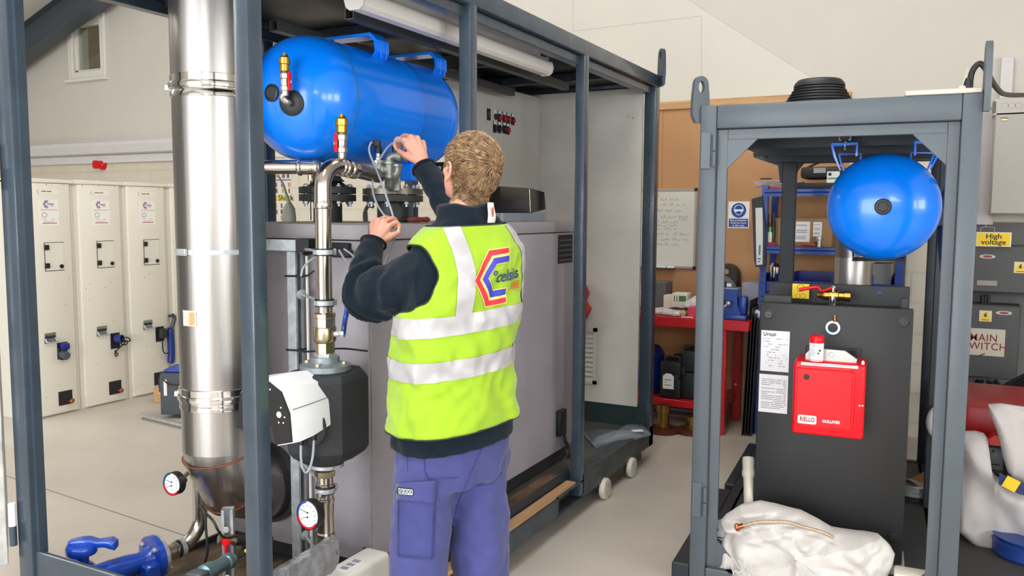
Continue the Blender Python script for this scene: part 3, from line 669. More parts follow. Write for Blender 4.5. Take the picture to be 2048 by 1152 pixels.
loft(bm, rings); sh = obj('foam_shell', bm, EPS, U_, 25)
bm = B(); lathe(bm, [(.072, 0), (.072, .008), (.062, .014)], (RXp+.03, y0_+.005, .835), (0, -1, 0), 40); obj('motor_ring', bm, BLACKM, U_)
# control head: white hood with a black face, tapering to the back
fy, by = 1.965, 2.165
prof_f = [(-.10, -.055), (-.085, .05), (-.045, .092), (.02, .103), (.078, .072), (.108, .012), (.115, -.072), (.055, -.088), (.04, -.035), (.0, -.0), (-.05, -.02), (-.075, -.06)]
hc = V(-1.925, 0, .905); HK = 1.12
def hr(y, k, dz=0.0): return [V(hc.x+x*k*HK, y, hc.z+z*k*HK+dz) for x, z in prof_f]
bm = B(); loft(bm, [hr(fy+.006, 1.0), hr(fy+.03, 1.02), hr((fy+by)/2, 1.0, .002), hr(by, .90, .006)]); hdn = obj('control_head', bm, WHITE, U_, 35)
bm = B(); loft(bm, [hr(fy, .965), hr(fy+.007, .975)]); obj('control_face', bm, BLACK, hdn)
for x, z, r_ in ((.068, .005, .010), (.012, .072, .008)):
    bm = B(); lathe(bm, [(r_, 0), (r_, .002)], (hc.x+x*HK, fy, hc.z+z*HK), (0, -1, 0), 16); obj('button', bm, mat('indicator_white', (225, 225, 230), .4), hdn)
for x, z in ((.075, .026), (.088, .0), (.083, -.017), (.066, -.018), (.015, .09), (.03, .065), (.036, .074), (.02, .054)):
    bm = B(); lathe(bm, [(.003, 0), (.003, .001)], (hc.x+x*HK, fy, hc.z+z*HK), (0, -1, 0), 8); obj('indicator', bm, mat('indicator_white', (225, 225, 230), .4), hdn)
bm = B(); d0, d1 = V(hc.x+.1095*HK, fy+.012, hc.z+.024), V(hc.x+.1095*.92*HK, by, hc.z+.028)
tube(bm, [d0, (d0+d1)/2+V(.002, 0, 0), d1], .0012, 6); obj('hood_seam', bm, mat('seam_grey', (90, 90, 94), .6), hdn)
for k, (px, py) in enumerate(((602, 890), (628, 880))):
    q = dep(px, py-26, 2.78); q2 = dep(px, py, 2.78)
    bm = B(); cyl(bm, q, q2, .011, .009, 16); obj('cable_gland', bm, BLACK, hdn)
ca = [dep(602, 890, 2.78), dep(602, 915, 2.78), dep(605, 935, 2.79), dep(612, 945, 2.8), dep(620, 935, 2.8), dep(626, 910, 2.79), dep(628, 880, 2.78)]
bm = B(); tube(bm, smooth_path(ca), .0042, 10); obj('control_cable', bm, CABLE, U_)
# lower pipe
L_ = thing('lower_pipe', 'short stainless tube below the pump carrying a round gauge', 'pipe', (RXp, RYp-.01, .20))
bm = B(); r = PR*1.02
lathe(bm, [(r, .16), (r, .33), (r*1.16, .335), (r*1.16, .347), (r*1.03, .352), (r*1.06, .38), (r*1.06, .402), (r*1.15, .41), (r*1.15, .42), (r, .425), (r, .50), (r*1.05, .503), (r*1.05, .53), (r*1.15, .536), (r*1.15, .546), (r, .55), (r, .585), (r*1.12, .59), (r*1.12, .598), (r, .602), (r, .64)], (RXp, RYp-.01, 0), A_, 32); obj('tube', bm, STEEL2, L_)
bm = B(); hexnut(bm, (RXp, RYp-.01, .625), A_, .036, .025); obj('union_nut', bm, NICKEL, L_)
bm = B(); lathe(bm, [(.03, .66), (.06, .66), (.06, .672), (.03, .672)], (RXp, RYp, 0), A_, 32); obj('bottom_flange', bm, GALV, U_)
def gauge(label, c, n_, r, stem_to):
    t = thing('pressure_gauge', label, 'gauge', c, 0, 'round dial gauges')
    n_ = n_.normalized(); u = V(0, 0, 1).cross(n_).normalized(); UP = n_.cross(u)
    bm = B(); lathe(bm, [(r*.3, -.034), (r*.9, -.03), (r, -.026), (r, .002), (r*.94, .004), (r*.94, 0), (.001, 0)], c, n_, 40); cs = obj('case', bm, BLACK, t)
    bm = B(); lathe(bm, [(r*.94, .001), (.0005, .0012)], c, n_, 40); dl = obj('dial', bm, WHITE, t)
    def arc(a0, a1, ri, ro, name, m):
        bm = B(); rs = []
        for i in range(25):
            a = math.radians(a0+(a1-a0)*i/24); d_ = u*math.cos(a)+UP*math.sin(a); rs.append([c+n_*.0018+d_*ri, c+n_*.0018+d_*ro])
        loft(bm, rs, False, False); obj(name, bm, m, dl, 0)
    arc(100, 190, r*.80, r*.93, 'blue_arc', BLUEP); arc(190, 330, r*.80, r*.93, 'red_arc', RED)
    for nm, a, L2, oz in (('needle', 172, r*.72, .2), ('needle', 196, r*.6, -.18)):
        a = math.radians(a); d_ = u*math.cos(a)+UP*math.sin(a); e = n_.cross(d_); o_ = c+n_*.002+UP*(oz*r*.8)
        bm = B(); prism(bm, [(-.003, -.0013), (L2, -.0004), (L2, .0004), (-.003, .0013)], o_, d_, e, n_, .0006); lathe(bm, [(.0032, 0), (.003, .001)], o_, n_, 12); obj(nm, bm, INK, dl, 0)
    bm = B()
    for i in range(9):
        a = math.radians(215-i*30); d_ = u*math.cos(a)+UP*math.sin(a); e = n_.cross(d_)
        prism(bm, [(r*.58, -.0014), (r*.7, -.0014), (r*.7, .0014), (r*.58, .0014)], c+n_*.0018, d_, e, n_, .0004)
    obj('scale_mark', bm, mat('dial_grey', (120, 122, 128), .7), dl, 0)
    bm = B(); cyl(bm, c-n_*.03, stem_to, .009); hexnut(bm, c-n_*.05, -n_, .013, .014); obj('stem', bm, NICKEL if r > .041 else BLACK, t)
    return t
g2 = dep(616, 1030, 2.72)
gauge('round white dial gauge with blue and red arc, right of the near post', g2, V(-.05, -1, .05), .049, V(RXp-.02, RYp-.01, g2.z))
# strut, clamps, ties
def strut(name, label, p0, p1, face, w_=.041):
    p0, p1 = Vector(p0), Vector(p1); d_ = (p1-p0); L = d_.length; d_.normalize(); f = Vector(face).normalized(); s_ = d_.cross(f); t = .0025; h = w_/2
    t_ = thing(name, label, 'channel', p0)
    M = MX(p0, s_, f, d_); bm = B()
    for a in ((-h, h, -h, -h+t), (-h, -h+t, -h+t, h), (h-t, h, -h+t, h), (-h+t, -h+.010, h-t, h), (h-.010, h-t, h-t, h)): box(bm, a[0], a[1], a[2], a[3], 0, L, M=M)
    obj('channel', bm, GALV, t_, 20); return t_, M, L
SX, SY = -2.195, 2.432
st, M_, L2 = strut('strut_channel', 'upright galvanised strut channel between near post and stainless riser', (SX, SY, DECKZ+.005), (SX, SY, 1.40), (1, 0, 0))
bm = B(); cyl(bm, V(SX+.06, SY+.0, .2), V(SX+.06, SY+.0, 1.385), .006); obj('conduit_wire', bm, mat('cream_wire', (214, 212, 204), .4), st)
a, b_ = dep(500, 503, 3.2), dep(628, 503, 3.13)
st2, _, _ = strut('strut_rail', 'level galvanised strut rail with black end cap above upright channel', (-2.62, 2.41, 1.425), (-2.085, 2.41, 1.425), (0, 0, 1))
bm = B(); box(bm, -2.15, -2.085, 2.385, 2.435, 1.40, 1.452, .003); obj('end_cap', bm, BLACK, st2)
def clamp(label, z, yo=0.0):
    c = V(RXp, RYp+yo, z); t = thing('pipe_clamp', label, 'clamp', c, 0, 'pipe clamps on threaded rods')
    bm = B(); lathe(bm, [(PR+.001, -.013), (PR+.006, -.013), (PR+.006, .013), (PR+.001, .013)], c, (0, 0, 1), 32, False); obj('rubber_band', bm, RUBBER, t)
    bm = B(); lathe(bm, [(PR+.006, -.008), (PR+.009, -.008), (PR+.009, .008), (PR+.006, .008)], c, (0, 0, 1), 32); obj('clamp_ring', bm, GALV, t)
    d_ = V(SX+.03-RXp, SY-RYp-yo, 0).normalized(); L3 = V(SX+.02-RXp, SY-RYp-yo, 0).length
    bm = B(); cyl(bm, c+d_*(PR+.008), c+d_*L3, .005); obj('threaded_rod', bm, GALV, t)
    bm = B(); hexnut(bm, c+d_*(PR+.009), d_, .011, .02); hexnut(bm, c+d_*(L3-.025), d_, .013, .012); lathe(bm, [(.019, 0), (.019, .003)], c+d_*(L3-.012), d_, 20); obj('rod_nut', bm, GALV, t)
    e = V(d_.y, -d_.x, 0)*-1
    bm = B(); q = c+(e*-1+d_*.3).normalized()*(PR+.012); box(bm, -.008, .008, -.008, .008, -.011, .011, .002, M=MX(q, d_, e, V(0, 0, 1))); cyl(bm, q, q-d_*-.02, .004); obj('clamp_screw', bm, GALV, t)
clamp('galvanised pipe clamp near the top of the upright tube, level with boiler lid', 1.413)
clamp('galvanised pipe clamp on the upright tube just above the brass ball valve', 1.238)
clamp('galvanised pipe clamp just below the black pump', .578, -.01)
clamp('lowest galvanised pipe clamp, below the round gauge and above the wrapped bar', .295, -.01)
def tie(label, z, tail):
    bm = B(); s_ = .026
    tube(bm, [V(SX-s_, SY-s_, z), V(SX+s_, SY-s_, z+.002), V(SX+s_, SY+s_, z), V(SX-s_, SY+s_, z), V(SX-s_, SY-s_, z)], .004, 6)
    tube(bm, smooth_path([V(SX+s_, SY-s_, z)]+tail), .0038, 6)
    solo('cable_tie', bm, CABLEB, label, 'cable tie', 'black cable ties on the strut')
tie('black cable tie high on the upright strut channel', dep(590, 555, 3.1).z, [dep(612, 552, 3.02), dep(628, 542, 3.0)])
tie('black cable tie low on the upright strut, its long tail behind the valve', dep(590, 708, 3.1).z, [dep(620, 703, 3.02), dep(680, 697, 3.05), dep(735, 702, 3.1)])
# loose grey cables from the gland plate
for k, pts in enumerate(([(678, 500), (690, 520), (704, 535), (722, 545)], [(688, 498), (702, 508), (716, 522), (735, 535)], [(640, 512), (622, 520), (607, 535), (602, 552)])):
    bm = B(); tube(bm, smooth_path([dep(x, y, 3.02-.02*i) for i, (x, y) in enumerate(pts)]), .004, 8)
    solo('grey_cable', bm, CABLE, ['grey cable leaving the black cable entry, the lower of two', 'grey cable leaving the black cable entry, the upper of two', 'grey cable looping between strut channel and upright tube'][k], 'cable', 'short grey cables under the boiler lid')

# ------------------------------------------------------------------ flanged outlets and grey fittings on the boiler
def flanged(label, c, R_, pipe_r, blank):
    t = thing('flanged_outlet', label, 'flange', c, 0, 'black flanged outlets on the boiler')
    bm = B(); lathe(bm, [(pipe_r, 0), (pipe_r, .085), (R_*.72, .088), (R_, .09), (R_, .116), (pipe_r*.9, .117)], c, A_, 40); fb = obj('lower_flange', bm, BLACKM, t)
    bm = B(); lathe(bm, [(pipe_r, .120), (R_, .120), (R_, .146), (pipe_r*(1.5 if not blank else 1.2), .148), (pipe_r*.95, .17)] if not blank else [(.02, .119), (R_, .119), (R_, .142), (.03, .143)], c, A_, 40); obj('upper_flange', bm, BLACKM if not blank else mat('dull_blank_flange', (120, 110, 100), .4, metal=.8, var=.2, vscale=30), t)
    for k in range(8):
        a = 2*PI*(k+.5)/8; q = c+V(R_*.82*math.cos(a), R_*.82*math.sin(a), 0)
        bm = B(); hexnut(bm, q+V(0, 0, .144), A_, .0105, .010); cyl(bm, q+V(0, 0, .068), q+V(0, 0, .160), .005); hexnut(bm, q+V(0, 0, .078), A_, .0105, .012); obj('bolt', bm, GALV, t)
    return t
c1 = V(-2.255, 2.70, BZ1); c2 = V(-2.055, 2.875, BZ1)
flanged('black flanged outlet on the boiler right behind the upright tube', c1, .115, .058, False)
flanged('flanged outlet with grey fittings on the boiler beside the worker', c2, .125, .066, True)
bm = B(); lathe(bm, [(.07, .17), (.055, .185), (.05, .20), (.075, .205), (.075, .212), (.035, .214), (.03, .225)], c1, A_, 32); solo('pipe_stub', bm, mat('dark_grey_fitting', (66, 72, 78), .5), 'dark grey pipe stub on the flange behind the upright tube', 'fitting')
bm = B(); box(bm, BX0+.05, BX1-.05, BY0+.1, 3.2, BZ1, BZ1+.003); 
solo('dust_sheet_metal', bm, mat('dusty_lid_board', (160, 150, 132), .7), 'thin dusty board lying on the boiler lid', 'board')
MAL = mat('malleable_iron', (160, 164, 160), .38, metal=.7, var=.15, vscale=30)
FT = thing('pipe_fitting', 'cluster of grey malleable elbows and tees above the boiler flange', 'fitting', c2+V(0, 0, .145))
DD = 3.24
def jt(bm, pts, r): tube(bm, smooth_path(pts, 5), r, 18)
def bead(bm, p_, ax, r): lathe(bm, [(r, -.007), (r*1.22, -.005), (r*1.22, .005), (r, .007)], p_, ax, 18)
top2 = c2+V(0, 0, .143)
bm = B(); jt(bm, [top2, top2+V(0, 0, .02), dep(780, 372, 3.32), dep(779, 350, DD+.02)], .02); hexnut(bm, top2, A_, .034, .014); obj('nipple', bm, MAL, FT)
bm = B(); cyl(bm, dep(779, 358, DD), dep(779, 322, DD), .021); bead(bm, dep(779, 352, DD), A_, .021); bead(bm, dep(779, 326, DD), A_, .021); cyl(bm, dep(779, 338, DD), dep(762, 342, DD), .021); bead(bm, dep(766, 341, DD), cr, .021); obj('tee', bm, MAL, FT)
bm = B(); cyl(bm, dep(757, 356, DD), dep(757, 322, DD), .022); bead(bm, dep(757, 324, DD), A_, .022); bead(bm, dep(757, 352, DD), A_, .022); obj('tee', bm, MAL, FT)
bm = B(); jt(bm, [dep(779, 328, DD), dep(779, 318, DD), dep(785, 313, DD), dep(800, 313, DD)], .017); bead(bm, dep(779, 324, DD), A_, .018); bead(bm, dep(795, 313, DD), cr, .018); obj('elbow', bm, MAL, FT)
bm = B(); cyl(bm, dep(792, 313, DD), dep(818, 312, DD), .016); bead(bm, dep(800, 313, DD), cr, .019); bead(bm, dep(812, 312, DD), cr, .019); obj('nipple', bm, MAL, FT)
bm = B(); jt(bm, [dep(795, 328, DD), dep(795, 342, DD), dep(790, 350, DD), dep(779, 352, DD)], .016); bead(bm, dep(795, 331, DD), A_, .018); obj('elbow', bm, MAL, FT)
bm = B(); box(bm, -.0175, .0175, -.012, .012, -.04, .04, .003, M=MX(dep(792, 362, 3.34), cr, V(CF.x, CF.y, 0).normalized(), V(0, 0, 1))); obj('union_block', bm, MAL, FT)
sn = thing('pressure_sensor', 'black headed pressure sensor standing on the grey fittings', 'sensor', dep(757, 322, DD))
bm = B(); hexnut(bm, dep(757, 322, DD), A_, .016, .014); cyl(bm, dep(757, 318, DD), dep(757, 308, DD), .013); obj('hex_body', bm, CHROME, sn)
bm = B(); lathe(bm, [(.011, 0), (.013, .004), (.013, .03), (.010, .034)], dep(757, 309, DD), A_, 20); obj('sensor_neck', bm, BLACK, sn)
bm = B(); q = dep(755, 287, DD); box(bm, -.014, .011, -.011, .011, -.012, .013, .003, M=MX(q, cr, V(CF.x, CF.y, 0).normalized(), V(0, 0, 1))); cyl(bm, q-cr*.014, q-cr*.022, .006); obj('plug_head', bm, BLACK, sn)
bm = B(); tube(bm, smooth_path([q-cr*.02, dep(742, 285, 3.2), dep(738, 300, 3.18), dep(745, 322, 3.15), dep(757, 350, 3.1), dep(768, 380, 3.03), dep(777, 405, 2.97), dep(784, 425, 2.93), dep(789, 445, 2.88), dep(791, 455, 2.86), dep(789, 475, 2.86), dep(783, 495, 2.88), dep(772, 520, 2.9), dep(762, 545, 2.95)]), .0035, 8); obj('sensor_cable', bm, CABLE, sn)
bm = B(); tube(bm, smooth_path([dep(806, 283, 3.1), dep(790, 284, 3.15), dep(775, 295, 3.2), dep(765, 310, 3.22)]), .0035, 8)
tube(bm, smooth_path([dep(765, 310, 3.22), dep(753, 330, 3.2), dep(746, 355, 3.17), dep(746, 385, 3.1), dep(755, 410, 3.05), dep(768, 430, 2.97), dep(778, 442, 2.92), dep(783, 452, 2.88)]), .0035, 8)
solo('sensor_lead', bm, CABLE, 'grey sensor lead curling from the raised hand down to the lower hand', 'cable')
bm = B(); q = dep(790, 300, DD); cyl(bm, q-V(0, 0, .012), q+V(0, 0, .008), .011); hexnut(bm, q+V(0, 0, .006), A_, .012, .008); solo('black_sensor_plug', bm, BLACK, 'small black sensor head at the fingertips of the raised hand', 'sensor')
bm = B(); q0, q1 = dep(805, 446, 3.1), dep(866, 441, 3.16); dq = (q1-q0).normalized()
q0 = V(-1.96, 2.84, BZ1+.016); dq = V(.05, .19, 0).normalized(); t = thing('screwdriver', 'tool with long brownish red handle lying on the boiler lid', 'tool', q0)
bm = B(); lathe(bm, [(.006, 0), (.011, .008), (.012, .05), (.010, .08), (.012, .11), (.008, .12)], q0, dq, 16); obj('handle', bm, mat('dull_red_handle', (116, 44, 36), .4), t)
bm = B(); cyl(bm, q0-dq*.09, q0, .004); obj('shaft', bm, BLACKM, t)
# black display box at the back of the lid
D_ = thing('display_box', 'glossy black display box on silver base at the back of the boiler', 'display', (-2.27, 4.3, BZ1))
x0_, x1_, y0_, y1_ = -2.45, -2.16, 4.02, 4.40
bm = B(); loft(bm, [[V(x0_, y0_, z0), V(x1_, y0_, z0), V(x1_+.01, y0_+.01, z0), V(x1_+.03, y1_+.13, z0-.0), V(x0_, y1_+.13, z0)] for z0 in (BZ1, BZ1+.045)]); obj('base', bm, GREYP, D_)
bm = B(); loft(bm, [[V(x0_, y0_, BZ1+.045), V(x1_, y0_, BZ1+.045), V(x1_, y1_, BZ1+.045), V(x1_+.03, y1_+.13, BZ1+.07), V(x0_, y1_+.13, BZ1+.07)], [V(x0_, y0_+.01, BZ1+.19), V(x1_-.01, y0_+.01, BZ1+.19), V(x1_-.01, y1_, BZ1+.19), V(x1_+.02, y1_+.13, BZ1+.17), V(x0_, y1_+.13, BZ1+.17)]]); obj('hood', bm, mat('gloss_black', (16, 18, 22), .15, coat=.4), D_, 20)
bm = B(); tube(bm, [V(x1_+.002, y1_-.02, BZ1+.05), V(x1_-.006, y1_-.02, BZ1+.185)], .003, 6); obj('chrome_trim', bm, CHROME, D_)
# control cabinet with buttons
q = at(1042, 300, 'x', -2.5)
CX = -2.5; ca0, ca1 = at(950, 175, 'x', CX).y, q.y
KC = thing('control_cabinet', 'pale grey control cabinet with rows of red and black buttons', 'cabinet', (CX-.1, (ca0+ca1)/2, 1.55))
bm = B(); box(bm, CX-.2, CX-.02, ca0-.02, 5.25, 1.50, 2.335); obj('body', bm, EPNL, KC)
bm = B(); box(bm, CX-.02, CX, ca0+.005, ca1, 1.51, 2.33, .004); dr = obj('door', bm, mat('cabinet_white', (208, 206, 200), .5), KC)
for row, pts in enumerate((((977, 229),), ((989, 231), (998, 233), (1008, 235), (1016, 237), (1025, 239)), ((989, 254), (998, 255), (1008, 256), (1015, 258)))):
    for i, (px, py) in enumerate(pts):
        c = at(px, py, 'x', CX)
        bm = B(); box(bm, CX, CX+.004, c.y-.022, c.y+.022, c.z-.035, c.z+.035, .001); bt = obj('switch_plate', bm, INK if row != 1 or i else mat('plate_grey', (200, 200, 196), .5), dr)
        if row:
            bm = B(); box(bm, CX+.004, CX+.005, c.y-.018, c.y+.016, c.z+.016, c.z+.033); obj('legend', bm, PAPER, bt)
            red = (row == 1 and i) or (row == 2 and i == 3)
            bm = B(); lathe(bm, [(.018, .003), (.018, .012), (.013, .016)], (CX, c.y+.004, c.z-.008), (1, 0, 0), 18); obj('lamp', bm, mat('lamp_red', (170, 26, 40), .3) if red else BLACK, bt)
        else:
            bm = B(); box(bm, CX+.004, CX+.007, c.y-.008, c.y+.008, c.z-.018, c.z+.018, .001); obj('rocker', bm, mat('rocker_brown', (96, 70, 60), .4), bt)
# fluorescent batten
l0, l1 = at(708, 8, 'x', -1.9), at(1092, 133, 'x', -1.9)
LB = thing('batten_light', 'long white batten light under the roof of the left frame', 'light', (-1.9, (l0.y+l1.y)/2, TOP-.06))
zz0, zz1 = (l0.z+l1.z)/2-.02, TOP-.052
bm = B(); prism(bm, [(-.036, 0), (-.042, .022), (-.036, .052), (.036, .052), (.042, .022), (.036, 0), (.02, -.012), (-.02, -.012)], (-1.9, l0.y+.012, zz0), (1, 0, 0), (0, 0, 1), (0, 1, 0), l1.y-l0.y-.024); obj('diffuser', bm, mat('opal_diffuser', (226, 222, 216), .45), LB, 30)
bm = B(); box(bm, -1.93, -1.87, l0.y+.03, l1.y-.03, zz0+.052, zz1, .002); obj('base_tray', bm, WHITE, LB)
for y in (l0.y, l1.y-.012):
    bm = B(); prism(bm, [(-.038, -.002), (-.045, .022), (-.038, .055), (.038, .055), (.045, .022), (.038, -.002), (.021, -.015), (-.021, -.015)], (-1.9, y, zz0), (1, 0, 0), (0, 0, 1), (0, 1, 0), .012); obj('end_cap', bm, mat('cap_white', (206, 202, 198), .5), LB)
# ------------------------------------------------------------------ valve, elbow and small fittings at the near end of the left frame
QX, QY = -2.582, 2.292
zq = .240
vs_ = V(-2.66, 1.86, 0); vdir = (V(QX, QY, 0)-vs_).normalized()      # run of the outlet towards the end plate
def vp(s, z=zq): return V(QX, QY, z)-vdir*s
E1 = thing('outlet_pipe', 'stainless tube bending down from beside the left gauge to the blue flange', 'pipe', V(QX, QY, zq))
bm = B(); r = PR
el = [V(QX, QY, 1.0), V(QX, QY, zq+.11)]+[V(QX, QY, zq+.11-.11*math.sin(a))-vdir*(.11*(1-math.cos(a))) for a in [PI/2*i/8 for i in range(1, 9)]]+[vp(.15)]
tube(bm, el, r, 28); obj('tube', bm, STEEL2, E1)
for z in (.50, .56, .60):
    bm = B(); lathe(bm, [(r, -.008), (r*1.18, -.004), (r*1.18, .004), (r, .008)], V(QX, QY, z), (0, 0, 1), 28); obj('press_collar', bm, STEEL2, E1)
for s in (.112, .145):
    bm = B(); lathe(bm, [(r, -.006), (r*1.2, -.003), (r*1.2, .003), (r, .006)], vp(s), -vdir, 28); obj('press_collar', bm, STEEL2, E1)
bm = B(); cyl(bm, vp(.13), vp(.13)-V(0, 0, .06), .006); ball(bm, vp(.13)-V(0, 0, .062), .011); obj('drain_cock', bm, GALV, E1)
def ring_clamp(label, c, ax, nd):
    t = thing('pipe_clamp', label, 'clamp', c, 0, 'pipe clamps on threaded rods'); u, v, w_ = frame_of(Vector(ax))
    bm = B(); lathe(bm, [(PR+.001, -.016), (PR+.006, -.016), (PR+.006, .016), (PR+.001, .016)], c, ax, 28); obj('rubber_band', bm, RUBBER, t)
    bm = B(); lathe(bm, [(PR+.006, -.009), (PR+.009, -.009), (PR+.009, .009), (PR+.006, .009)], c, ax, 28); obj('clamp_ring', bm, GALV, t)
    bm = B(); q = c+nd*(PR+.014); cyl(bm, q-V(0, 0, .0), q+nd.cross(w_)*.03, .005); box(bm, -.009, .009, -.008, .008, -.01, .01, .002, M=MX(q, nd, w_.cross(nd), w_)); obj('clamp_screw', bm, GALV, t)
ring_clamp('galvanised clamp round the steel tube just under the left gauge', V(QX, QY, .53), V(0, 0, 1), -cr)
ring_clamp('galvanised clamp round the bent steel tube next to the blue flange', vp(.085), -vdir, V(0, 0, -1))
g1 = dep(344, 968, 3.08)
gauge('round dial gauge in front of the wide flue pipe, far left', g1, V(.05, -1, .05), .043, V(QX-.02, QY, g1.z))
# blue valve
BV = thing('gate_valve', 'bright blue cast valve with lever handle at the near left corner', 'valve', vp(.30, .30))
bm = B(); lathe(bm, [(.03, 0), (.078, .002), (.078, .016), (.03, .018)], vp(.17), -vdir, 40); obj('counter_flange', bm, GALV, BV)
bm = B(); lathe(bm, [(.03, .018), (.084, .019), (.084, .042), (.05, .046), (.038, .07), (.036, .09), (.042, .13), (.044, .20), (.042, .25), (.02, .255)], vp(.17), -vdir, 40); obj('body', bm, BLUEDK if False else mat('valve_blue', (22, 70, 178), .3, coat=.4), BV)
VB = MATS['valve_blue']; u, v, w_ = frame_of(-vdir)
for k in range(4):
    a = PI/4+PI/2*k; q = vp(.17+.042)+(u*math.cos(a)+v*math.sin(a))*.064
    bm = B(); hexnut(bm, q, -vdir, .0105, .012); cyl(bm, q, q-vdir*.02, .006); obj('flange_bolt', bm, GALV, BV)
bm = B(); box(bm, -.03, .03, -.05, .02, -.03, .035, .008, M=MX(vp(.17+.07, zq-.03)+vdir.cross(V(0, 0, 1))*.03, vdir, V(0, 0, 1).cross(vdir), V(0, 0, 1))); obj('side_boss', bm, VB, BV)
sp_ = dep(168, 1098, 2.62); sp_.y = max(sp_.y, 1.80); sp_ = at(163, 1096, 'y', 1.87)
bm = B(); tube(bm, smooth_path([vp(.36), V((vp(.36).x+sp_.x)/2, (vp(.36).y+sp_.y)/2, zq+.0), V(sp_.x, sp_.y, zq+.02), V(sp_.x, sp_.y, sp_.z-.02)]), [.052]*5+[.05, .046, .042, .038, .034, .032]+[.025]*8, 24) if False else None
lathe(bm, [(.05, zq-.06), (.055, zq-.02), (.052, zq+.02), (.036, zq+.04), (.024, zq+.05), (.022, sp_.z+.005)], (sp_.x, sp_.y, 0), (0, 0, 1), 28); obj('bonnet', bm, VB, BV)
bm = B(); lathe(bm, [(.02, -.022), (.05, -.020), (.053, -.014), (.053, .006), (.048, .014), (.03, .018), (.004, .019)], sp_, (0, 0, 1), 36); hdl = obj('handle_cap', bm, VB, BV)
ld_ = (cr*.95+V(CF.x, CF.y, 0)*.1).normalized(); ls = V(0, 0, 1).cross(ld_)
bm = B(); rings = []
for s, wz, zc, hw in ((-.04, .012, .018, .016), (0, .016, .022, .022), (.03, .016, .022, .021), (.06, .012, .016, .017), (.085, .013, .018, .020), (.105, .017, .016, .024), (.12, .014, .008, .024)):
    c = sp_+ld_*s+V(0, 0, zc); rings.append([c+ls*hw*a+V(0, 0, wz*b) for a, b in ((-1, -.6), (-.8, -1), (.8, -1), (1, -.6), (1, .6), (.8, 1), (-.8, 1), (-1, .6))])
loft(bm, rings); obj('lever_arm', bm, VB, BV)
bm = B(); lathe(bm, [(.05, 0), (.05, .02), (.03, .024)], at(150, 1146, 'y', 1.79), V(.2, -1, 0), 28); obj('end_boss', bm, VB, BV)
# short strut, black leads, tap
st3, _, _ = strut('strut_channel', 'short galvanised strut channel under the flue elbow, by the red tap', (-2.285, 2.155, DECKZ+.005), (-2.285, 2.155, .47), (.6, -.8, 0))
bm = B(); hexnut(bm, V(-2.273, 2.135, .40), V(.6, -.8, 0), .012, .01); hexnut(bm, V(-2.273, 2.135, .22), V(.6, -.8, 0), .012, .01); obj('strut_bolt', bm, GALV, st3)
for k, pts in enumerate(([(400, 1010, 2.85), (410, 1030, 2.83), (412, 1060, 2.83), (415, 1100, 2.84), (410, 1125, 2.86)], [(404, 1020, 2.85), (425, 1040, 2.80), (437, 1062, 2.80), (450, 1075, 2.86), (475, 1072, 2.95)])):
    bm = B(); tube(bm, smooth_path([dep(*p_) for p_ in pts]), .0045, 8); solo('black_lead', bm, CABLEB, ['black lead hanging straight down left of the short strut', 'black lead looping over the short strut towards the red tap'][k], 'cable', 'black leads under the flue elbow')
TP = thing('drain_tap', 'small tap with red handle on a black hose under the flue', 'tap', dep(452, 1080, 3.0))
bm = B(); c0, c1 = dep(441, 1079, 3.0), dep(468, 1080, 3.03); cyl(bm, c0, c1, .014); bead(bm, c0, c1-c0, .016); bead(bm, c1, c1-c0, .016); obj('tap_body', bm, NICKEL, TP)
bm = B(); c = dep(452, 1085, 2.97); lathe(bm, [(.006, -.02), (.014, -.01), (.016, 0), (.012, .006)], c, -V(CF.x, CF.y, 0), 10); box(bm, -.005, .005, -.004, .004, -.04, .02, .002, M=MX(c, cr, V(CF.x, CF.y, 0).normalized(), V(0, 0, 1))); obj('tap_handle', bm, RED, TP)
bm = B(); cyl(bm, c1, dep(540, 1080, 3.15), .02); solo('black_hose', bm, RUBBER, 'thick black hose leading from the red tap behind the near post', 'hose')
AC = thing('actuator', 'grey green cylindrical actuator lying on the deck below the short strut', 'actuator', dep(430, 1140, 2.75))
TEAL = mat('teal_grey_metal', (108, 136, 140), .35, metal=.6)
a0, a1 = dep(405, 1150, 2.72), dep(458, 1122, 2.86); ad = (a1-a0).normalized()
bm = B(); lathe(bm, [(.018, 0), (.03, .005), (.03, .05), (.024, .055), (.024, .12), (.028, .125), (.028, .15), (.012, .155)], a0, ad, 24); obj('cylinder', bm, TEAL, AC)
bm = B(); lathe(bm, [(.012, 0), (.016, .002), (.016, .02)], a0+ad*.15, ad, 16); obj('end_fitting', bm, GALV, AC)
bm = B(); box(bm, -.05, -.004, -.03, .03, -.03, .02, .005, M=MX(a0, ad, V(0, 0, 1).cross(ad), V(0, 0, 1))); obj('motor_block', bm, mat('dark_motor', (72, 78, 84), .4), AC)
e0 = a0+ad*.17
AL = thing('sensor_plug', 'thin black lead with yellow plug running from the actuator to the near post', 'cable', e0)
q = dep(492, 1102, 2.9); bm = B(); tube(bm, smooth_path([e0, (e0+q)/2+V(0, 0, -.005), q]), .004, 8); obj('lead', bm, CABLEB, AL)
bm = B(); qd = (q-e0).normalized(); cyl(bm, q-qd*.004, q+qd*.022, .0065); obj('yellow_plug', bm, YELLOW, AL)
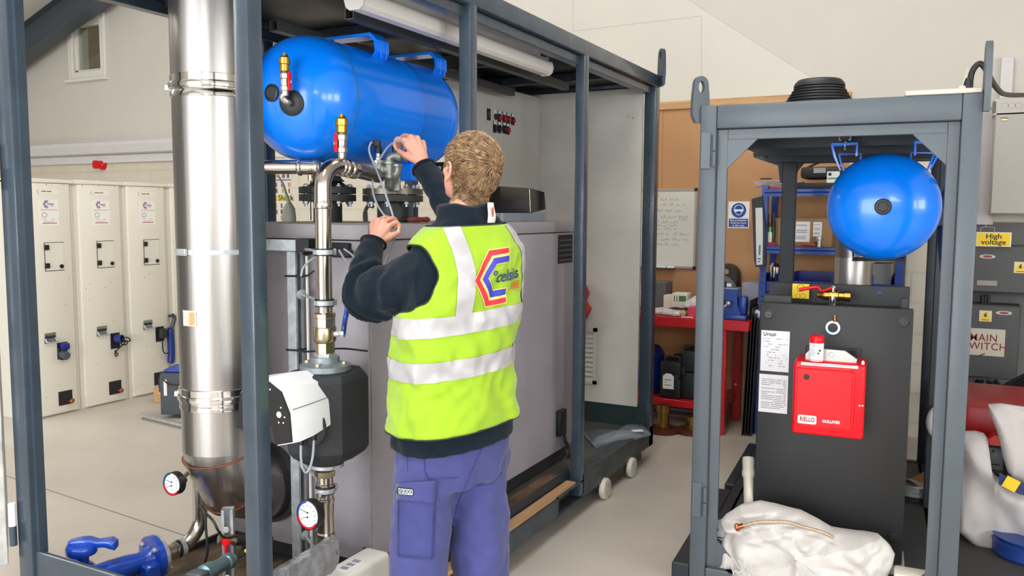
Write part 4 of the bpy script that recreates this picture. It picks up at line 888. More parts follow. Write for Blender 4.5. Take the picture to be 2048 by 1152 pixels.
# wrapped bar and small white box by the boiler foot
WRAP = mat('clear_wrap', (150, 152, 156), .1, var=.35, vscale=26, bump=.9, bscale=45, metal=.35, spec=.8, coat=.7)
W = thing('wrapped_bar', 'steel bar wrapped in crinkled clear film leaning by the near post', 'bar', V(-1.76, 2.05, DECKZ))
p0, p1 = at(668, 1074, 'x', -1.75), at(545, 1146, 'x', -1.75)
bm = B(); dx = (p1-p0).normalized(); up = V(0, 0, 1); sd = dx.cross(up).normalized(); nn = 26; rings = []
random.seed(3)
for i in range(nn+1):
    s = -.0+.55*i/nn; c = p0+dx*s; top = .0; h_ = .105 if i > 2 else .085+.01*i
    j = lambda: random.uniform(-.0035, .0035)
    pts = [(-.02, 0), (-.005, .004), (.012, .002), (.02, -.006), (.022, -.04), (.021, -.075), (.018, -h_), (0, -h_-.003), (-.018, -h_), (-.021, -.07), (-.021, -.03)]
    rings.append([c+sd*(x+j())+up*(z+j()) for x, z in pts])
loft(bm, rings); obj('film_wrap', bm, WRAP, W, 20)
bm = B(); q = at(672, 1103, 'x', -1.742); lathe(bm, [(.016, 0), (.016, .004), (.010, .004), (.010, 0)], q, V(.7, .7, 0), 24, False); obj('bolt_hole', bm, BLACK, W)
J = thing('junction_box', 'small white plastic box with a printed label, on the deck beside the boiler', 'box', at(712, 1150, 'x', -1.80))
q0, q1, q2 = at(690, 1128, 'x', -1.80), at(757, 1126, 'x', -1.80), at(663, 1149, 'x', -1.72)
yb0, yb1 = q0.y-.05, q1.y+.0
bm = B(); zt_ = .262; zc_ = at(712, 1135, 'x', -1.76).z
box(bm, -1.845, -1.735, 2.13, 2.40, DECKZ+.006, zc_, .018, 3); obj('body', bm, mat('off_white_plastic', (232, 228, 220), .4), J)
bm = B(); flat(bm, V(-1.79, 2.235, zc_), (0, 1, 0), (-1, 0, 0), -.05, .045, -.024, .02, .0008); lb = obj('label', bm, PAPER, J, 0)
bm = B()
for i in range(3): box(bm, -1.806+.0, -1.776, 2.195+i*.032, 2.217+i*.032, zc_+.0008, zc_+.0014)
obj('label_print', bm, PAPERG, lb, 0)

# ------------------------------------------------------------------ things on and under the far deck
SK = thing('dolly_skate', 'rusty brown wheeled skate with white castors under the far frame end', 'skate', (-1.74, 4.85, FL))
BRN = mat('rusty_brown_beam', (74, 58, 48), .6, var=.25, vscale=14)
bm = B(); box(bm, -1.80, -1.705, 4.42, 5.14, FL+.135, -.002, .004) if FL+.135 < -.002 else box(bm, -1.80, -1.715, 4.42, 5.16, -.055, -.002, .003); obj('beam', bm, BRN, SK)
for y in (4.44, 4.90):
    bm = B(); c = V(-1.692, y, FL+.062)
    lathe(bm, [(.012, -.018), (.045, -.018), (.058, -.016), (.062, -.010), (.062, .010), (.058, .016), (.045, .018), (.012, .018)], c, (1, 0, 0), 36); wl = obj('wheel', bm, mat('nylon_wheel', (226, 220, 208), .4, var=.08, vscale=20), SK)
    bm = B(); lathe(bm, [(.014, .018), (.014, .026), (.006, .028)], c, (1, 0, 0), 16); obj('hub', bm, GALV, wl)
    bm = B(); box(bm, c.x+.021, c.x+.025, y-.018, y+.022, FL+.05, -.0, .001); box(bm, c.x-.025, c.x-.021, y-.018, y+.022, FL+.05, 0, .001); obj('fork', bm, GALV, SK)
bm = B(); a, b_ = at(1152, 957, 'x', -1.735), V(-1.735, 2.6, .105)
box(bm, -1.757, -1.712, 2.3, 4.06, .131, .146, .003); solo('timber_strip', bm, WOOD, 'pale timber strip lying along the edge of the left frame base', 'timber') if False else bm.free()
bm = B(); box(bm, -1.768, -1.712, 2.2, 4.05, .093, .112, .003); solo('timber_strip', bm, mat('pale_timber', (190, 150, 108), .6, var=.2, vscale=4, stretch=(14, 1, 14)), 'pale timber strip lying along the edge of the left frame base', 'timber')
PKT = thing('wrapped_packet', 'flat grey packet in clear film on the far deck', 'packet', (-1.9, 4.85, DECKZ))
FILM = mat('grey_film', (128, 138, 146), .15, var=.15, vscale=14, bump=.35, bscale=26, spec=.7, coat=.4)
pl = [(1168, 868), (1230, 868), (1262, 852), (1290, 856), (1301, 868), (1270, 876), (1232, 882), (1200, 890), (1190, 893)]
pts = [at(x, y, 'z', DECKZ+.01) for x, y in pl]
cc = sum(pts, V(0, 0, 0))/len(pts); bm = B(); rings = []
for k, z, dz in ((1.0, 0, .0), (1.02, 0, .012), (.9, .0, .032), (.55, 0, .044), (.2, 0, .046)):
    rings.append([V(cc.x+(q.x-cc.x)*k, cc.y+(q.y-cc.y)*k, DECKZ+dz+.004*math.sin(9*q.x+31*q.y)*(k < .95)) for q in pts])
loft(bm, rings); obj('film', bm, FILM, PKT, 50)
bm = B(); q = at(1275, 862, 'z', DECKZ+.042); box(bm, -.035, .035, -.02, .02, 0, .004, M=RZ(q, .7)); obj('paper_label', bm, PAPER, PKT)
q = at(1173, 610, 'y', 5.15); 
t = thing('red_bag', 'red cloth bag hanging on the white end panel behind the post', 'bag', V(q.x-.1, q.y, q.z-.1))
z0_, z1_ = at(1170, 652, 'y', 5.15).z, at(1170, 560, 'y', 5.15).z; bm = B()
pr = [(.0, 0), (.62, 0), (.9, .16), (1.0, .35), (.86, .52), (.94, .7), (.86, .88), (.6, 1.0), (0, 1.0)]
xr, xl = at(1178, 600, 'y', 5.15).x, at(1178, 600, 'y', 5.15).x-.30
R_ = []
for y, k in ((5.10, .9), (5.12, 1), (5.20, 1), (5.235, .92)): R_.append([V(xl+(xr-xl)*(.5+(a-.5)*k), y, z0_+(z1_-z0_)*(.5+(b-.5)*k)) for a, b in pr])
loft(bm, R_); obj('bag', bm, mat('red_cloth', (176, 52, 44), .8), t, 60)
bm = B(); tube(bm, [V(xl+.1, 5.2, z1_-.02), V(xl+.12, 5.24, z1_+.08), V(xl+.2, 5.2, z1_-.02)], .008, 8); obj('strap', bm, MATS['red_cloth'], t)

# ------------------------------------------------------------------ celsius logo
def hexc(k0, k1):   # open hexagon between two scales
    o_ = [(.52, .5), (.13, .5), (-.12, 0), (.13, -.5), (.52, -.5)]
    return k0, k1
LOGO_RED = [(.50, .50), (.05, .50), (-.22, .0), (.05, -.50), (.50, -.50), (.50, -.405), (.105, -.405), (-.115, .0), (.105, .405), (.50, .405)]
LOGO_BLUE = [(.50, .355), (.135, .355), (-.06, .0), (.135, -.355), (.50, -.355), (.50, -.245), (.195, -.245), (.06, .0), (.195, .245), (.50, .245)]
# ------------------------------------------------------------------ white cabinets
def cabinet(label, kind):
    t = thing('heater_cabinet', label, 'cabinet', (0, 0, 0), 0, 'white heater cabinets in a row', local=True)
    Wd, H_ = .385, 1.90
    bm = B(); box(bm, -.52, -.028, -.03, .428, 0, H_-.012, .004); obj('body', bm, mat('cabinet_side', (222, 218, 206), .5), t)
    bm = B(); box(bm, -.03, 0, 0, Wd, .015, H_-.035, .008, 2); fp_ = obj('front_panel', bm, CREAM, t)
    bm = B(); box(bm, -.53, .004, -.03, .428, H_-.032, H_, .004); obj('top_cap', bm, CREAM, t)
    def Pq(y, z, x=0.0): return V(x, y, z)
    def rect(name, y0, y1, z0, z1, m, par, d=.0015, bev=0):
        bm = B(); box(bm, 0, d, y0, y1, z0, z1, bev); return obj(name, bm, m, par, 0)
    lb = rect('name_strip', .10, .29, 1.775, 1.82, mat('strip_white', (240, 236, 224), .4), fp_)
    bm = B(); prism(bm, [(x*.022, z*.022) for x, z in LOGO_RED], (.0016, .115, 1.80), (0, 1, 0), (0, 0, 1), (1, 0, 0), .0004); obj('logo_mark', bm, INK, lb, 0)
    bm = B(); box(bm, .0015, .002, .148, .188, 1.797, 1.804); box(bm, .0015, .002, .194, .23, 1.797, 1.804); obj('print', bm, mat('brown_print', (110, 84, 70), .7), lb, 0)
    sg = rect('sign', .125, .285, 1.53, 1.735, mat('sign_white', (242, 240, 234), .5), fp_)
    bm = B(); prism(bm, [(x*.058, z*.058) for x, z in LOGO_RED], (.0016, .168, 1.70), (0, 1, 0), (0, 0, 1), (1, 0, 0), .0005); obj('red_logo', bm, INKR, sg, 0)
    bm = B(); prism(bm, [(x*.058, z*.058) for x, z in LOGO_BLUE], (.0016, .168, 1.70), (0, 1, 0), (0, 0, 1), (1, 0, 0), .0005); obj('blue_logo', bm, BLUEP, sg, 0)
    text('logo_text', '°celsius', .022, (.0016, .213, 1.703), (0, 1, 0), (0, 0, 1), mat('navy_print', (34, 50, 100), .6), sg)
    text('logo_word', 'HIRE', .012, (.0016, .228, 1.688), (0, 1, 0), (0, 0, 1), INKR, sg)
    bm = B(); ring_plate(bm, .021, .017, (.0016, .165, 1.615), (1, 0, 0), .0005, 28); obj('stamp_ring', bm, mat('grey_ring', (130, 130, 136), .6), sg, 0)
    for y0, y1, z, m in ((.135, .275, 1.655, INKR), (.15, .18, 1.578, PAPERG), (.22, .25, 1.578, PAPERG), (.165, .235, 1.562, PAPERG), (.145, .265, 1.548, INKR)):
        bm = B(); box(bm, .0015, .002, y0, y1, z, z+(.006 if m is INKR and z < 1.6 else .003)); obj('text_line', bm, m, sg, 0)
    hx = rect('hatch', .155, .31, 1.175, 1.395, CREAM, fp_, .003, .001)
    bm = B(); box(bm, -.001, .0034, .150, .314, 1.395, 1.399); box(bm, -.001, .0034, .150, .314, 1.171, 1.175); box(bm, -.001, .0034, .150, .154, 1.175, 1.395); obj('hatch_gap', bm, INK, hx, 0)
    for z in (1.34, 1.195): 
        bm = B(); box(bm, .003, .016, .145, .185, z, z+.04, .003); obj('hinge', bm, BLACK, hx)
    bm = B(); lathe(bm, [(.016, .003), (.016, .012), (.008, .014)], (0, .287, 1.205), (1, 0, 0), 20); obj('lock', bm, BLACK, hx)
    bm = B(); y0, z0 = .115, .595
    box(bm, .0, .006, y0, y0+.10, z0, z0+.085, .003); h = obj('handle_plate', bm, mat('satin_handle', (160, 162, 156), .35, metal=.7), fp_)
    bm = B(); box(bm, .006, .007, y0+.008, y0+.092, z0+.04, z0+.062); obj('handle_recess', bm, BLACKM, h, 0)
    bm = B(); tube(bm, smooth_path([(.008, y0+.008, z0+.04), (.03, y0+.012, z0+.012), (.03, y0+.088, z0+.012), (.008, y0+.092, z0+.04)], 4), .006, 10); obj('handle_bail', bm, GALV, h)
    iy, iz = (.22, .455) if kind == 0 else (.245, .47)
    bm = B(); box(bm, .001, .004, iy, iy+.09, iz, iz+.135, .002); sk = obj('inlet_plate', bm, BLACK, fp_)
    BP = mat('socket_blue', (30, 44, 130), .35)
    if kind == 0:
        bm = B(); box(bm, .004, .05, iy+.015, iy+.085, iz+.075, iz+.13, .012, 2); obj('inlet_socket', bm, BP, sk)
        bm = B(); lathe(bm, [(.038, 0), (.034, .05), (.02, .055)], (.004, iy+.045, iz+.04), (1, 0, -.3), 24); obj('inlet_shroud', bm, mat('shroud_grey', (82, 88, 100), .4), sk)
        bm = B(); tube(bm, smooth_path([(.02, iy+.02, iz+.10), (.05, iy-.02, iz+.08), (.05, iy-.025, iz+.03), (.03, iy+.02, iz-.0), (.02, iy+.05, iz+.005)]), .006, 8); obj('inlet_lead', bm, CABLEB, sk)
    elif kind == 1:
        bm = B(); lathe(bm, [(.034, 0), (.036, .06), (.030, .062), (.028, .03), (.002, .028)], (.004, iy+.05, iz+.085), (1, .35, 0), 28); obj('inlet_socket', bm, BP, sk)
        pts = [(.06, iy+.07, iz+.07)]+[(.06+.012*math.sin(i), iy+.095+(.05-.004*i)*math.cos(i*.75), iz+.055+(.045-.003*i)*math.sin(i*.75)) for i in range(14)]+[(.03, iy+.03, iz-.02), (.03, iy+.045, iz-.045), (.03, iy+.03, iz-.062), (.03, iy+.018, iz-.045), (.02, iy+.03, iz-.01)]
        bm = B(); tube(bm, smooth_path(pts, 4), .0055, 8); obj('inlet_lead', bm, CABLEB, sk)
    else:
        bm = B(); box(bm, .004, .06, iy+.02, iy+.085, iz+.03, iz+.12, .015, 2); obj('inlet_socket', bm, BLACKM, sk)
        bm = B(); tube(bm, smooth_path([(.05, iy+.03, iz+.02), (.05, iy+.035, iz-.08), (.05, iy+.06, iz-.11), (.05, iy+.09, iz-.11)]), .0055, 8); obj('inlet_lead', bm, CABLEB, sk)
    bm = B(); box(bm, .0005, .002, .215, .335, .075, .19); pt = obj('pipe_port', bm, mat('port_black', (30, 30, 32), .7), fp_, 0)
    bm = B(); lathe(bm, [(.012, 0), (.012, .03), (.02, .032), (.02, .045), (.016, .05)], (.0, .295, .105), (1, .3, 0), 16); obj('copper_tail', bm, COPPER, pt)
    rr = random.Random(kind)
    for i in range(13):
        bm = B(); y, z = rr.uniform(.03, .36), rr.choice((rr.uniform(.03, .45), rr.uniform(.7, 1.15), 1.88))
        if z > 1.8: y = .04+.15*(i % 3); z = H_-.045
        lathe(bm, [(.0045, 0), (.003, .0012)], (0, y, z), (1, 0, 0), 8); obj('rivet', bm, mat('rivet_grey', (150, 146, 136), .5), fp_)
    return t
CXW = -6.31
for i, (y, lab) in enumerate(((3.99, 'cream heater cabinet nearest the near left post, blue socket with lead tucked in'), (4.45, 'middle cream heater cabinet with black lead coiled on its blue socket'), (4.91, 'cream heater cabinet beside the flue pipe, behind the blue spade handle'))):
    c = cabinet(lab, i); c.location = (CXW, y, FL)
c4 = dup(c, (CXW, 5.37, FL), None, 'last cream heater cabinet of the row, almost hidden behind the flue pipe')
# dark machine on a low trolley, with box and hanging blue handle, in front of the far cabinets
q = at(322, 838, 'z', FL); qx = q
MC = thing('dark_bin', 'dark grey bin with blue liner on a low trolley left of the flue', 'bin', at(345, 838, 'z', FL))
Dm = (q-CAM).dot(CF); zt_ = dep(322, 745, Dm).z
bm = B(); w_ = .30; fwd = V(CF.x, CF.y, 0).normalized(); M2 = MX(V(q.x, q.y, FL), cr, fwd, V(0, 0, 1)); hb = zt_-FL
box(bm, 0, w_, 0, .30, .035, hb, .004, M=M2); obj('bin_body', bm, mat('bin_grey', (62, 70, 78), .45), MC)
bm = B(); box(bm, -.03, 0, .04, .18, hb-.16, hb-.04, .006, M=M2); obj('side_box', bm, mat('navy_box', (30, 38, 64), .5), MC)
bm = B(); box(bm, .02, w_-.01, .02, .28, hb, hb+.028, .01, M=M2); obj('liner', bm, mat('liner_blue', (38, 70, 170), .3), MC)
bm = B(); box(bm, .03, .055, -.002, 0, hb-.18, hb-.05, M=M2); obj('paper_label', bm, PAPER, MC, 0)
bm = B(); tube(bm, [M2 @ V(*p_) for p_ in ((.03, -.006, hb-.05), (.08, -.03, hb-.085), (.2, -.03, hb-.09), (w_, -.02, hb-.07))], .005, 8); obj('handle_cord', bm, CABLEB, MC)
TR_ = thing('trolley', 'low galvanised trolley bar under the dark grey bin', 'trolley', at(300, 842, 'z', FL))
a0, a1 = at(282, 830, 'z', FL+.03), at(372, 852, 'z', FL+.03); d_ = (a1-a0).normalized()
bm = B(); L = (a1-a0).length+.1; Mt = MX(a0, d_, V(0, 0, 1).cross(d_), V(0, 0, 1)); box(bm, 0, L, -.02, .02, -.006, .012, .002, M=Mt); obj('bar', bm, GALV, TR_)
bm = B(); box(bm, .02, .03, -.01, .01, -.03, -.006, M=Mt); box(bm, L-.05, L-.03, -.01, .01, -.03, -.006, M=Mt); obj('foot', bm, GALV, TR_)
q = at(307, 806, 'z', FL); bm = B(); M3 = MX(V(q.x, q.y, FL), cr, fwd, V(0, 0, 1)); D3 = (q-CAM).dot(CF); box(bm, 0, .14, 0, .2, 0, dep(307, 775, D3).z-FL, .006, M=M3); solo('wood_block', bm, WOOD, 'pale wooden block on the floor behind the dark bin', 'block')
hx_ = CXW+.03
def q6(x, y): return at(x, y, 'x', hx_)
SH = thing('spade_handle', 'long blue handle with grey clasp hanging on the far cabinet beside the flue pipe', 'handle', q6(342, 722))
bm = B(); tube(bm, smooth_path([q6(340, 655), q6(341, 665), q6(343, 700), q6(342, 722), q6(341, 727)], 4), [.024]*3+[.031]*11+[.028, .02, .008], 14); obj('blue_grip', bm, mat('grip_blue', (20, 50, 126), .4), SH)
bm = B(); tube(bm, smooth_path([q6(341, 660), q6(346, 648), q6(349, 635), q6(344, 630)], 4), .018, 10); cyl(bm, q6(344, 632)-V(.04, 0, 0), q6(344, 632), .012); obj('clasp', bm, mat('clasp_grey', (88, 92, 92), .4, metal=.5), SH)
# red sounder, posters on the far wall
SO = thing('fire_sounder', 'round red alarm sounder on the far wall under the white ledge', 'alarm', at(208, 330, 'y', YW))
c = at(208, 330, 'y', YW+.012); bm = B(); lathe(bm, [(.06, 0), (.06, .03), (.045, .05), (.05, .08), (.05, .12), (.02, .125)], c, V(-.25, -1, 0), 28); obj('horn', bm, RED, SO)
bm = B(); box(bm, c.x+.03, c.x+.055, YW-.01, YW+.012, c.z, c.z+.14); obj('conduit', bm, RED, SO)
PS = thing('safety_poster', 'electric shock first aid poster on the far wall seen under the tank', 'poster', at(560, 440, 'y', YW))
pa_, pb_ = at(505, 300, 'y', YW), at(583, 446, 'y', YW); bm = B(); box(bm, pa_.x, pb_.x, YW+.004, YW+.012, pb_.z, pa_.z); po = obj('sheet', bm, mat('poster_white', (226, 222, 212), .6), PS)
yz = lambda y: at(560, y, 'y', YW).z
bm = B(); box(bm, pa_.x, pb_.x, YW+.003, YW+.004, yz(402), yz(390)); band_ = obj('yellow_band', bm, mat('poster_yellow', (224, 204, 110), .6), po, 0)
text('title', 'Electric Shock', .085, (at(551, 396, 'y', YW).x, YW+.0029, yz(396)), (1, 0, 0), (0, 0, 1), INK, band_)
rr = random.Random(5)
for row, y in enumerate((352, 370, 382, 412, 424, 436)):
    for k in range(4):
        x = 536+k*13+rr.uniform(-2, 2); a, b_ = at(x, y-5, 'y', YW), at(x+rr.uniform(3, 7), y+4, 'y', YW)
        bm = B(); box(bm, a.x, b_.x, YW+.003, YW+.004, b_.z, a.z); obj('picture', bm, mat('pic%d' % ((row+k) % 3), ((96, 92, 88), (196, 160, 112), (120, 110, 130))[(row+k) % 3], .7), po, 0)
bm = B(); box(bm, pa_.x, pb_.x, YW+.003, YW+.004, yz(361), yz(359)); obj('rule', bm, mat('rule_blue', (60, 76, 120), .6), po, 0)
# bits standing on the back of the boiler lid
bm = B(); q = V(-2.52, 2.72, BZ1); k = thing('oil_can', 'dusty pale tapered oil can on the boiler lid left of the upright tube', 'can', q)
q0 = at(592, 444, 'z', BZ1+.004); bm = B(); Dq = (q0-CAM).dot(CF); lathe(bm, [(.03, 0), (.03, .02), (.026, .06), (.010, .085), (.008, .09)], V(-2.50, 2.74, BZ1), (0, 0, 1), 18); obj('can_body', bm, mat('dusty_glass', (190, 186, 168), .4), k)
bm = B(); tube(bm, [V(-2.50, 2.74, BZ1+.085), V(-2.515, 2.725, BZ1+.16), V(-2.53, 2.71, BZ1+.20)], [.007, .005, .004], 10); obj('spout', bm, MATS['dusty_glass'], k)
bm = B(); q = V(-2.37, 3.1, BZ1); tube(bm, smooth_path([q, q+V(.0, .0, .05), q+V(.015, .005, .075), q+V(.04, .01, .07)]), [.012]*6+[.009]*12+[.007], 10); solo('lifting_hook', bm, mat('olive_grey', (110, 110, 98), .5), 'small grey hook standing on the lid between the two flanges', 'hook')
k = thing('support_stand', 'grey tapered stand with black clip bracket on the lid beside the raised sleeve', 'stand', V(-2.13, 3.42, BZ1))
bm = B(); q = V(-2.13, 3.42, BZ1); lathe(bm, [(.016, 0), (.016, .09), (.026, .12), (.022, .19), (.016, .23)], q, A_, 18); obj('stem', bm, mat('stand_grey', (140, 148, 150), .4, metal=.3), k)
bm = B(); lathe(bm, [(.02, .084), (.02, .092)], q, A_, 18); obj('stem_ring', bm, BLACKM, k)
bm = B(); box(bm, q.x-.10, q.x+.02, q.y-.015, q.y+.015, BZ1+.23, BZ1+.285, .003); bk = obj('clip_bracket', bm, BLACK, k)
for d_ in (-.075, -.03):
    bm = B(); hexnut(bm, (q.x+d_, q.y-.015, BZ1+.258), (0, -1, 0), .010, .006); obj('clip_bolt', bm, GALV, bk)
# ------------------------------------------------------------------ inside the right frame (local axes u right, v in, z up)
def rthing(name, label, cat, group=None): return thing(name, label, cat, RO, RA, group, local=True)
VBK = .30
b0, b1, b2 = onR(1520, 604, VBK), onR(1828, 619, VBK), onR(1804, 1106, VBK)
bu0, bu1, bz0, bz1 = b0.x, b1.x, .125, (b0.z+b1.z)/2
BB = rthing('boiler', 'matt black boiler with red burner inside the right frame', 'boiler')
bm = B(); box(bm, bu0+.01, bu1-.012, VBK+.03, 1.25, bz0, bz1-.02, .006); obj('casing', bm, BLACKM, BB)
bm = B(); box(bm, bu0, bu1, VBK, VBK+.03, bz0+.01, bz1, .007, 2); fp2 = obj('front_panel', bm, mat('black_panel', (33, 33, 34), .5, var=.06, vscale=3, bump=.03, bscale=200), BB)
for px, py in ((1537, 629), (1809, 645), (1786, 1076)):
    q = onR(px, py, VBK); bm = B(); lathe(bm, [(.022, 0), (.022, .002), (.016, .003)], (q.x, VBK, q.z), (0, -1, 0), 24); sc_ = obj('screw_cup', bm, BLACK, fp2)
    bm = B(); lathe(bm, [(.013, .002), (.012, .006), (.006, .006), (.005, .002)], (q.x, VBK, q.z), (0, -1, 0), 18); obj('screw', bm, mat('dark_screw', (66, 66, 68), .3, metal=.8), sc_)
q = onR(1666, 655, VBK); bm = B(); ring_plate(bm, .030, .021, (q.x, VBK+.002, q.z), (0, -1, 0), .014, 36); pr_ = obj('port_ring', bm, mat('pale_zinc', (196, 220, 228), .3, metal=.5), fp2)
bm = B(); lathe(bm, [(.021, 0), (.0005, .0006)], (q.x, VBK, q.z), (0, -1, 0), 28); obj('port_hole', bm, BLACK, pr_)
bm = B(); lathe(bm, [(.006, .026), (.0075, .03), (.0075, .042), (.005, .044), (.005, .056)], (q.x+.006, VBK-.008, q.z), (0, 0, 1), 12); obj('grease_nipple', bm, BRASS, pr_)
bm = B(); c = onR(1811, 1109, VBK); box(bm, bu1-.10, bu1+.012, VBK-.03, VBK+.2, .10, .128, .003); obj('foot_rail', bm, mat('foot_grey', (170, 172, 170), .4), BB)
bm = B(); a, b_ = onR(1560, 562, .62), onR(1820, 575, .62)
box(bm, a.x-.05, b_.x, .60, .62, bz1-.03, (a.z+b_.z)/2, .003); obj('rear_upstand', bm, BLACKM, BB)
bm = B(); box(bm, bu0+.01, bu0+.13, VBK+.05, VBK+.09, bz1-.02, bz1+.03, .002); obj('rail_end', bm, BLACKM, BB)
bm = B(); box(bm, bu1-.05, bu1-.02, VBK+.05, VBK+.09, bz1-.02, bz1+.04, .002); obj('rail_end', bm, BLACKM, BB)
c = onR(1759, 585, .60); bm = B(); box(bm, c.x-.012, c.x+.012, .597, .6, c.z-.006, c.z+.006); obj('blue_sticker', bm, mat('sticker_blue', (44, 50, 150), .5), BB, 0)
def rplate(px0, py0, px1, py1, name, dark):
    a, b_ = onR(px0, py0, VBK), onR(px1, py1, VBK)
    bm = B(); box(bm, a.x, b_.x, VBK-.0015, VBK, b_.z, a.z); s = obj(name, bm, mat('rating_plate', (226, 227, 232), .5), fp2, 0)
    rr = random.Random(px0+py0); Wd, H_ = b_.x-a.x, a.z-b_.z
    bm = B(); n = 17 if dark else 12
    for i in range(n):
        z = a.z-H_*(.14+.8*i/n)
        x = a.x+Wd*.08
        while x < b_.x-Wd*.1:
            L = rr.uniform(.03, .17)*Wd if not dark else rr.uniform(.2, .5)*Wd
            if rr.random() < (.55 if not dark else .85): box(bm, x, min(x+L, b_.x-Wd*.06), VBK-.0019, VBK-.0015, z, z+H_*.018)
            x += L+Wd*.04
    obj('small_print', bm, PAPERG, s, 0)
    return s, a, b_
s, a, b_ = rplate(1523, 660, 1577, 745, 'rating_plate', False)
text('heading', 'Unical', .022, (a.x+.037, VBK-.0016, a.z-.016), (1, 0, 0), (0, 0, 1), INK, s)
rplate(1519, 747, 1574, 828, 'warning_plate', True)
q0, q1 = onR(1612, 690, VBK), onR(1720, 790, VBK)
bm = B(); box(bm, q0.x, q1.x, VBK-.006, VBK, q1.z, q0.z, .003); obj('burner_plate', bm, BLACKM, fp2)
# burner
VB0 = .06
r0, r1 = onR(1586, 724, VB0), onR(1733, 880, VB0)
RB = rthing('burner', 'red burner cover with white lettering on the black boiler', 'burner')
bx0, bx1, bzb, bzt = r0.x, onR(1729, 800, VB0).x, onR(1655, 878, VB0).z, onR(1655, 728, VB0).z
bm = B(); box(bm, bx0+.0, bx1, VB0+.035, VBK-.008, bzb, bzt, .014, 3); cv = obj('cover', bm, RED, RB)
bm = B(); w_ = bx1-bx0; h_ = bzt-bzb
prism(bm, [(bx0+.012, bzb+.055), (bx0+.03, bzb+.045), (bx1-.05, bzb+.045), (bx1-.042, bzb+.055), (bx1-.042, bzt-.03), (bx1-.05, bzt-.02), (bx0+.02, bzt-.02), (bx0+.012, bzt-.03)], (0, VB0+.036, 0), (1, 0, 0), (0, 0, 1), (0, -1, 0), .036)
bmesh.ops.bevel(bm, geom=bm.edges[:], offset=.008, segments=3, affect='EDGES'); obj('raised_face', bm, RED, cv)
bm = B(); q = onR(1613, 754, VB0); lathe(bm, [(.0125, 0), (.0125, .0015)], (q.x, VB0+.0005, q.z), (0, -1, 0), 24); obj('sight_hole', bm, mat('hole_brown', (60, 28, 28), .6), cv, 0)
bm = B(); box(bm, bx0+.03, bx1-.03, VB0+.034, VB0+.0352, bzt-.017, bzt-.005); st_ = obj('warning_strip', bm, PAPER, cv, 0)
bm = B(); box(bm, bx0+.045, bx1-.05, VB0+.0335, VB0+.034, bzt-.012, bzt-.0095); obj('strip_print', bm, PAPERG, st_, 0)
q = onR(1614, 839, VB0)
bm = B(); prism(bm, [(-.037, -.013), (-.033, -.018), (.033, -.018), (.037, -.013), (.037, .013), (.033, .018), (-.033, .018), (-.037, .013)], (q.x, VB0-.0002, q.z), (1, 0, 0), (0, 0, 1), (0, -1, 0), .001); bd = obj('badge', bm, mat('badge_white', (246, 226, 222), .4), cv, 0)
text('badge_lettering', 'RIELLO', .0265, (q.x, VB0-.0013, q.z), (1, 0, 0), (0, 0, 1), mat('badge_red', (150, 24, 34), .5), bd, sx=.66, bold=.035, spacing=1.08)
q = onR(1662, 844, VB0); text('lettering', 'GULLIVER', .0165, (q.x, VB0-.0002, q.z), (1, 0, 0), (0, 0, 1), mat('badge_white', (246, 226, 222), .4), cv, sx=.92, bold=.035, spacing=1.06)
bm = B()
for px, py in ((1719, 812), (1725, 812)):
    q = onR(px, py, VB0+.03); bm = B(); lathe(bm, [(.004, 0), (.003, .003)], (q.x, VB0+.035, q.z), (0, -1, 0), 8); obj('cover_screw', bm, WHITE, cv)
bm = B(); q = onR(1729, 725, VB0+.05); lathe(bm, [(.006, 0), (.006, .012), (.003, .016)], (q.x-.006, VB0+.06, bzt-.002), (0, 0, 1), 10); obj('peg', bm, WHITE, RB)
bm = B(); a_ = [onR(x, y, .14) for x, y in ((1611, 722), (1611, 708), (1617, 702), (1645, 698), (1690, 702), (1710, 716), (1714, 727))]
zt0 = bzt-.004
prism(bm, [(q.x, max(q.z, zt0)) for q in a_], (0, .14, 0), (1, 0, 0), (0, 0, 1), (0, 1, 0), .012); br = obj('mounting_bracket', bm, mat('bracket_grey', (196, 194, 188), .4, metal=.3), RB)
for px, py, r in ((1663, 709, .011), (1711, 720, .007)):
    q = onR(px, py, .139); bm = B(); lathe(bm, [(r, 0), (r*.8, .005)], (q.x, .14, q.z), (0, -1, 0), 16); obj('bracket_screw', bm, GALV, br)
bm = B(); q = onR(1706, 705, VBK-.01); lathe(bm, [(.014, 0), (.014, .012), (.007, .012), (.007, .004)], (q.x, VBK-.005, q.z), (0, -1, 0), 20); obj('knob', bm, BLACK, RB)
# spray bottle on the burner
q = onR(1632, 716, .09); q.z = bzt
t = thing('grease_bottle', 'small white bottle with red cap standing on the red burner', 'bottle', R(q.x, .10, bzt))
c = R(q.x, .10, bzt+.002); hB = onR(1632, 670, .10).z-bzt
bm = B(); lathe(bm, [(.0, 0), (.027, .002), (.029, .006), (.029, hB*.70), (.026, hB*.72)], c, A_, 28); bt = obj('bottle_body', bm, WHITE, t)
bm = B(); lathe(bm, [(.0295, hB*.70), (.0295, hB*.86), (.028, hB*.93), (.022, hB*.98), (.01, hB)], c, A_, 28); obj('cap', bm, RED, t)
bm = B(); fwdc = (CAM-c); fwdc.z = 0; fwdc.normalize(); a0 = math.atan2(fwdc.y, fwdc.x)
def onb(a, z, rr_=.0295): return c+V(rr_*math.cos(a0+a), rr_*math.sin(a0+a), z)
def patch(bm, a_, b_, z0_, z1_): loft(bm, [[onb(a_+(b_-a_)*i/4, z0_), onb(a_+(b_-a_)*i/4, z1_)] for i in range(5)], False, False)
for z in (.24, .3, .36, .42, .48): patch(bm, -.75, -.1, hB*z, hB*z+.0022)
for k in range(6): patch(bm, -.6+.08*k, -.56+.08*k, hB*.55, hB*.64)
obj('label_print', bm, PAPERG, bt, 0)
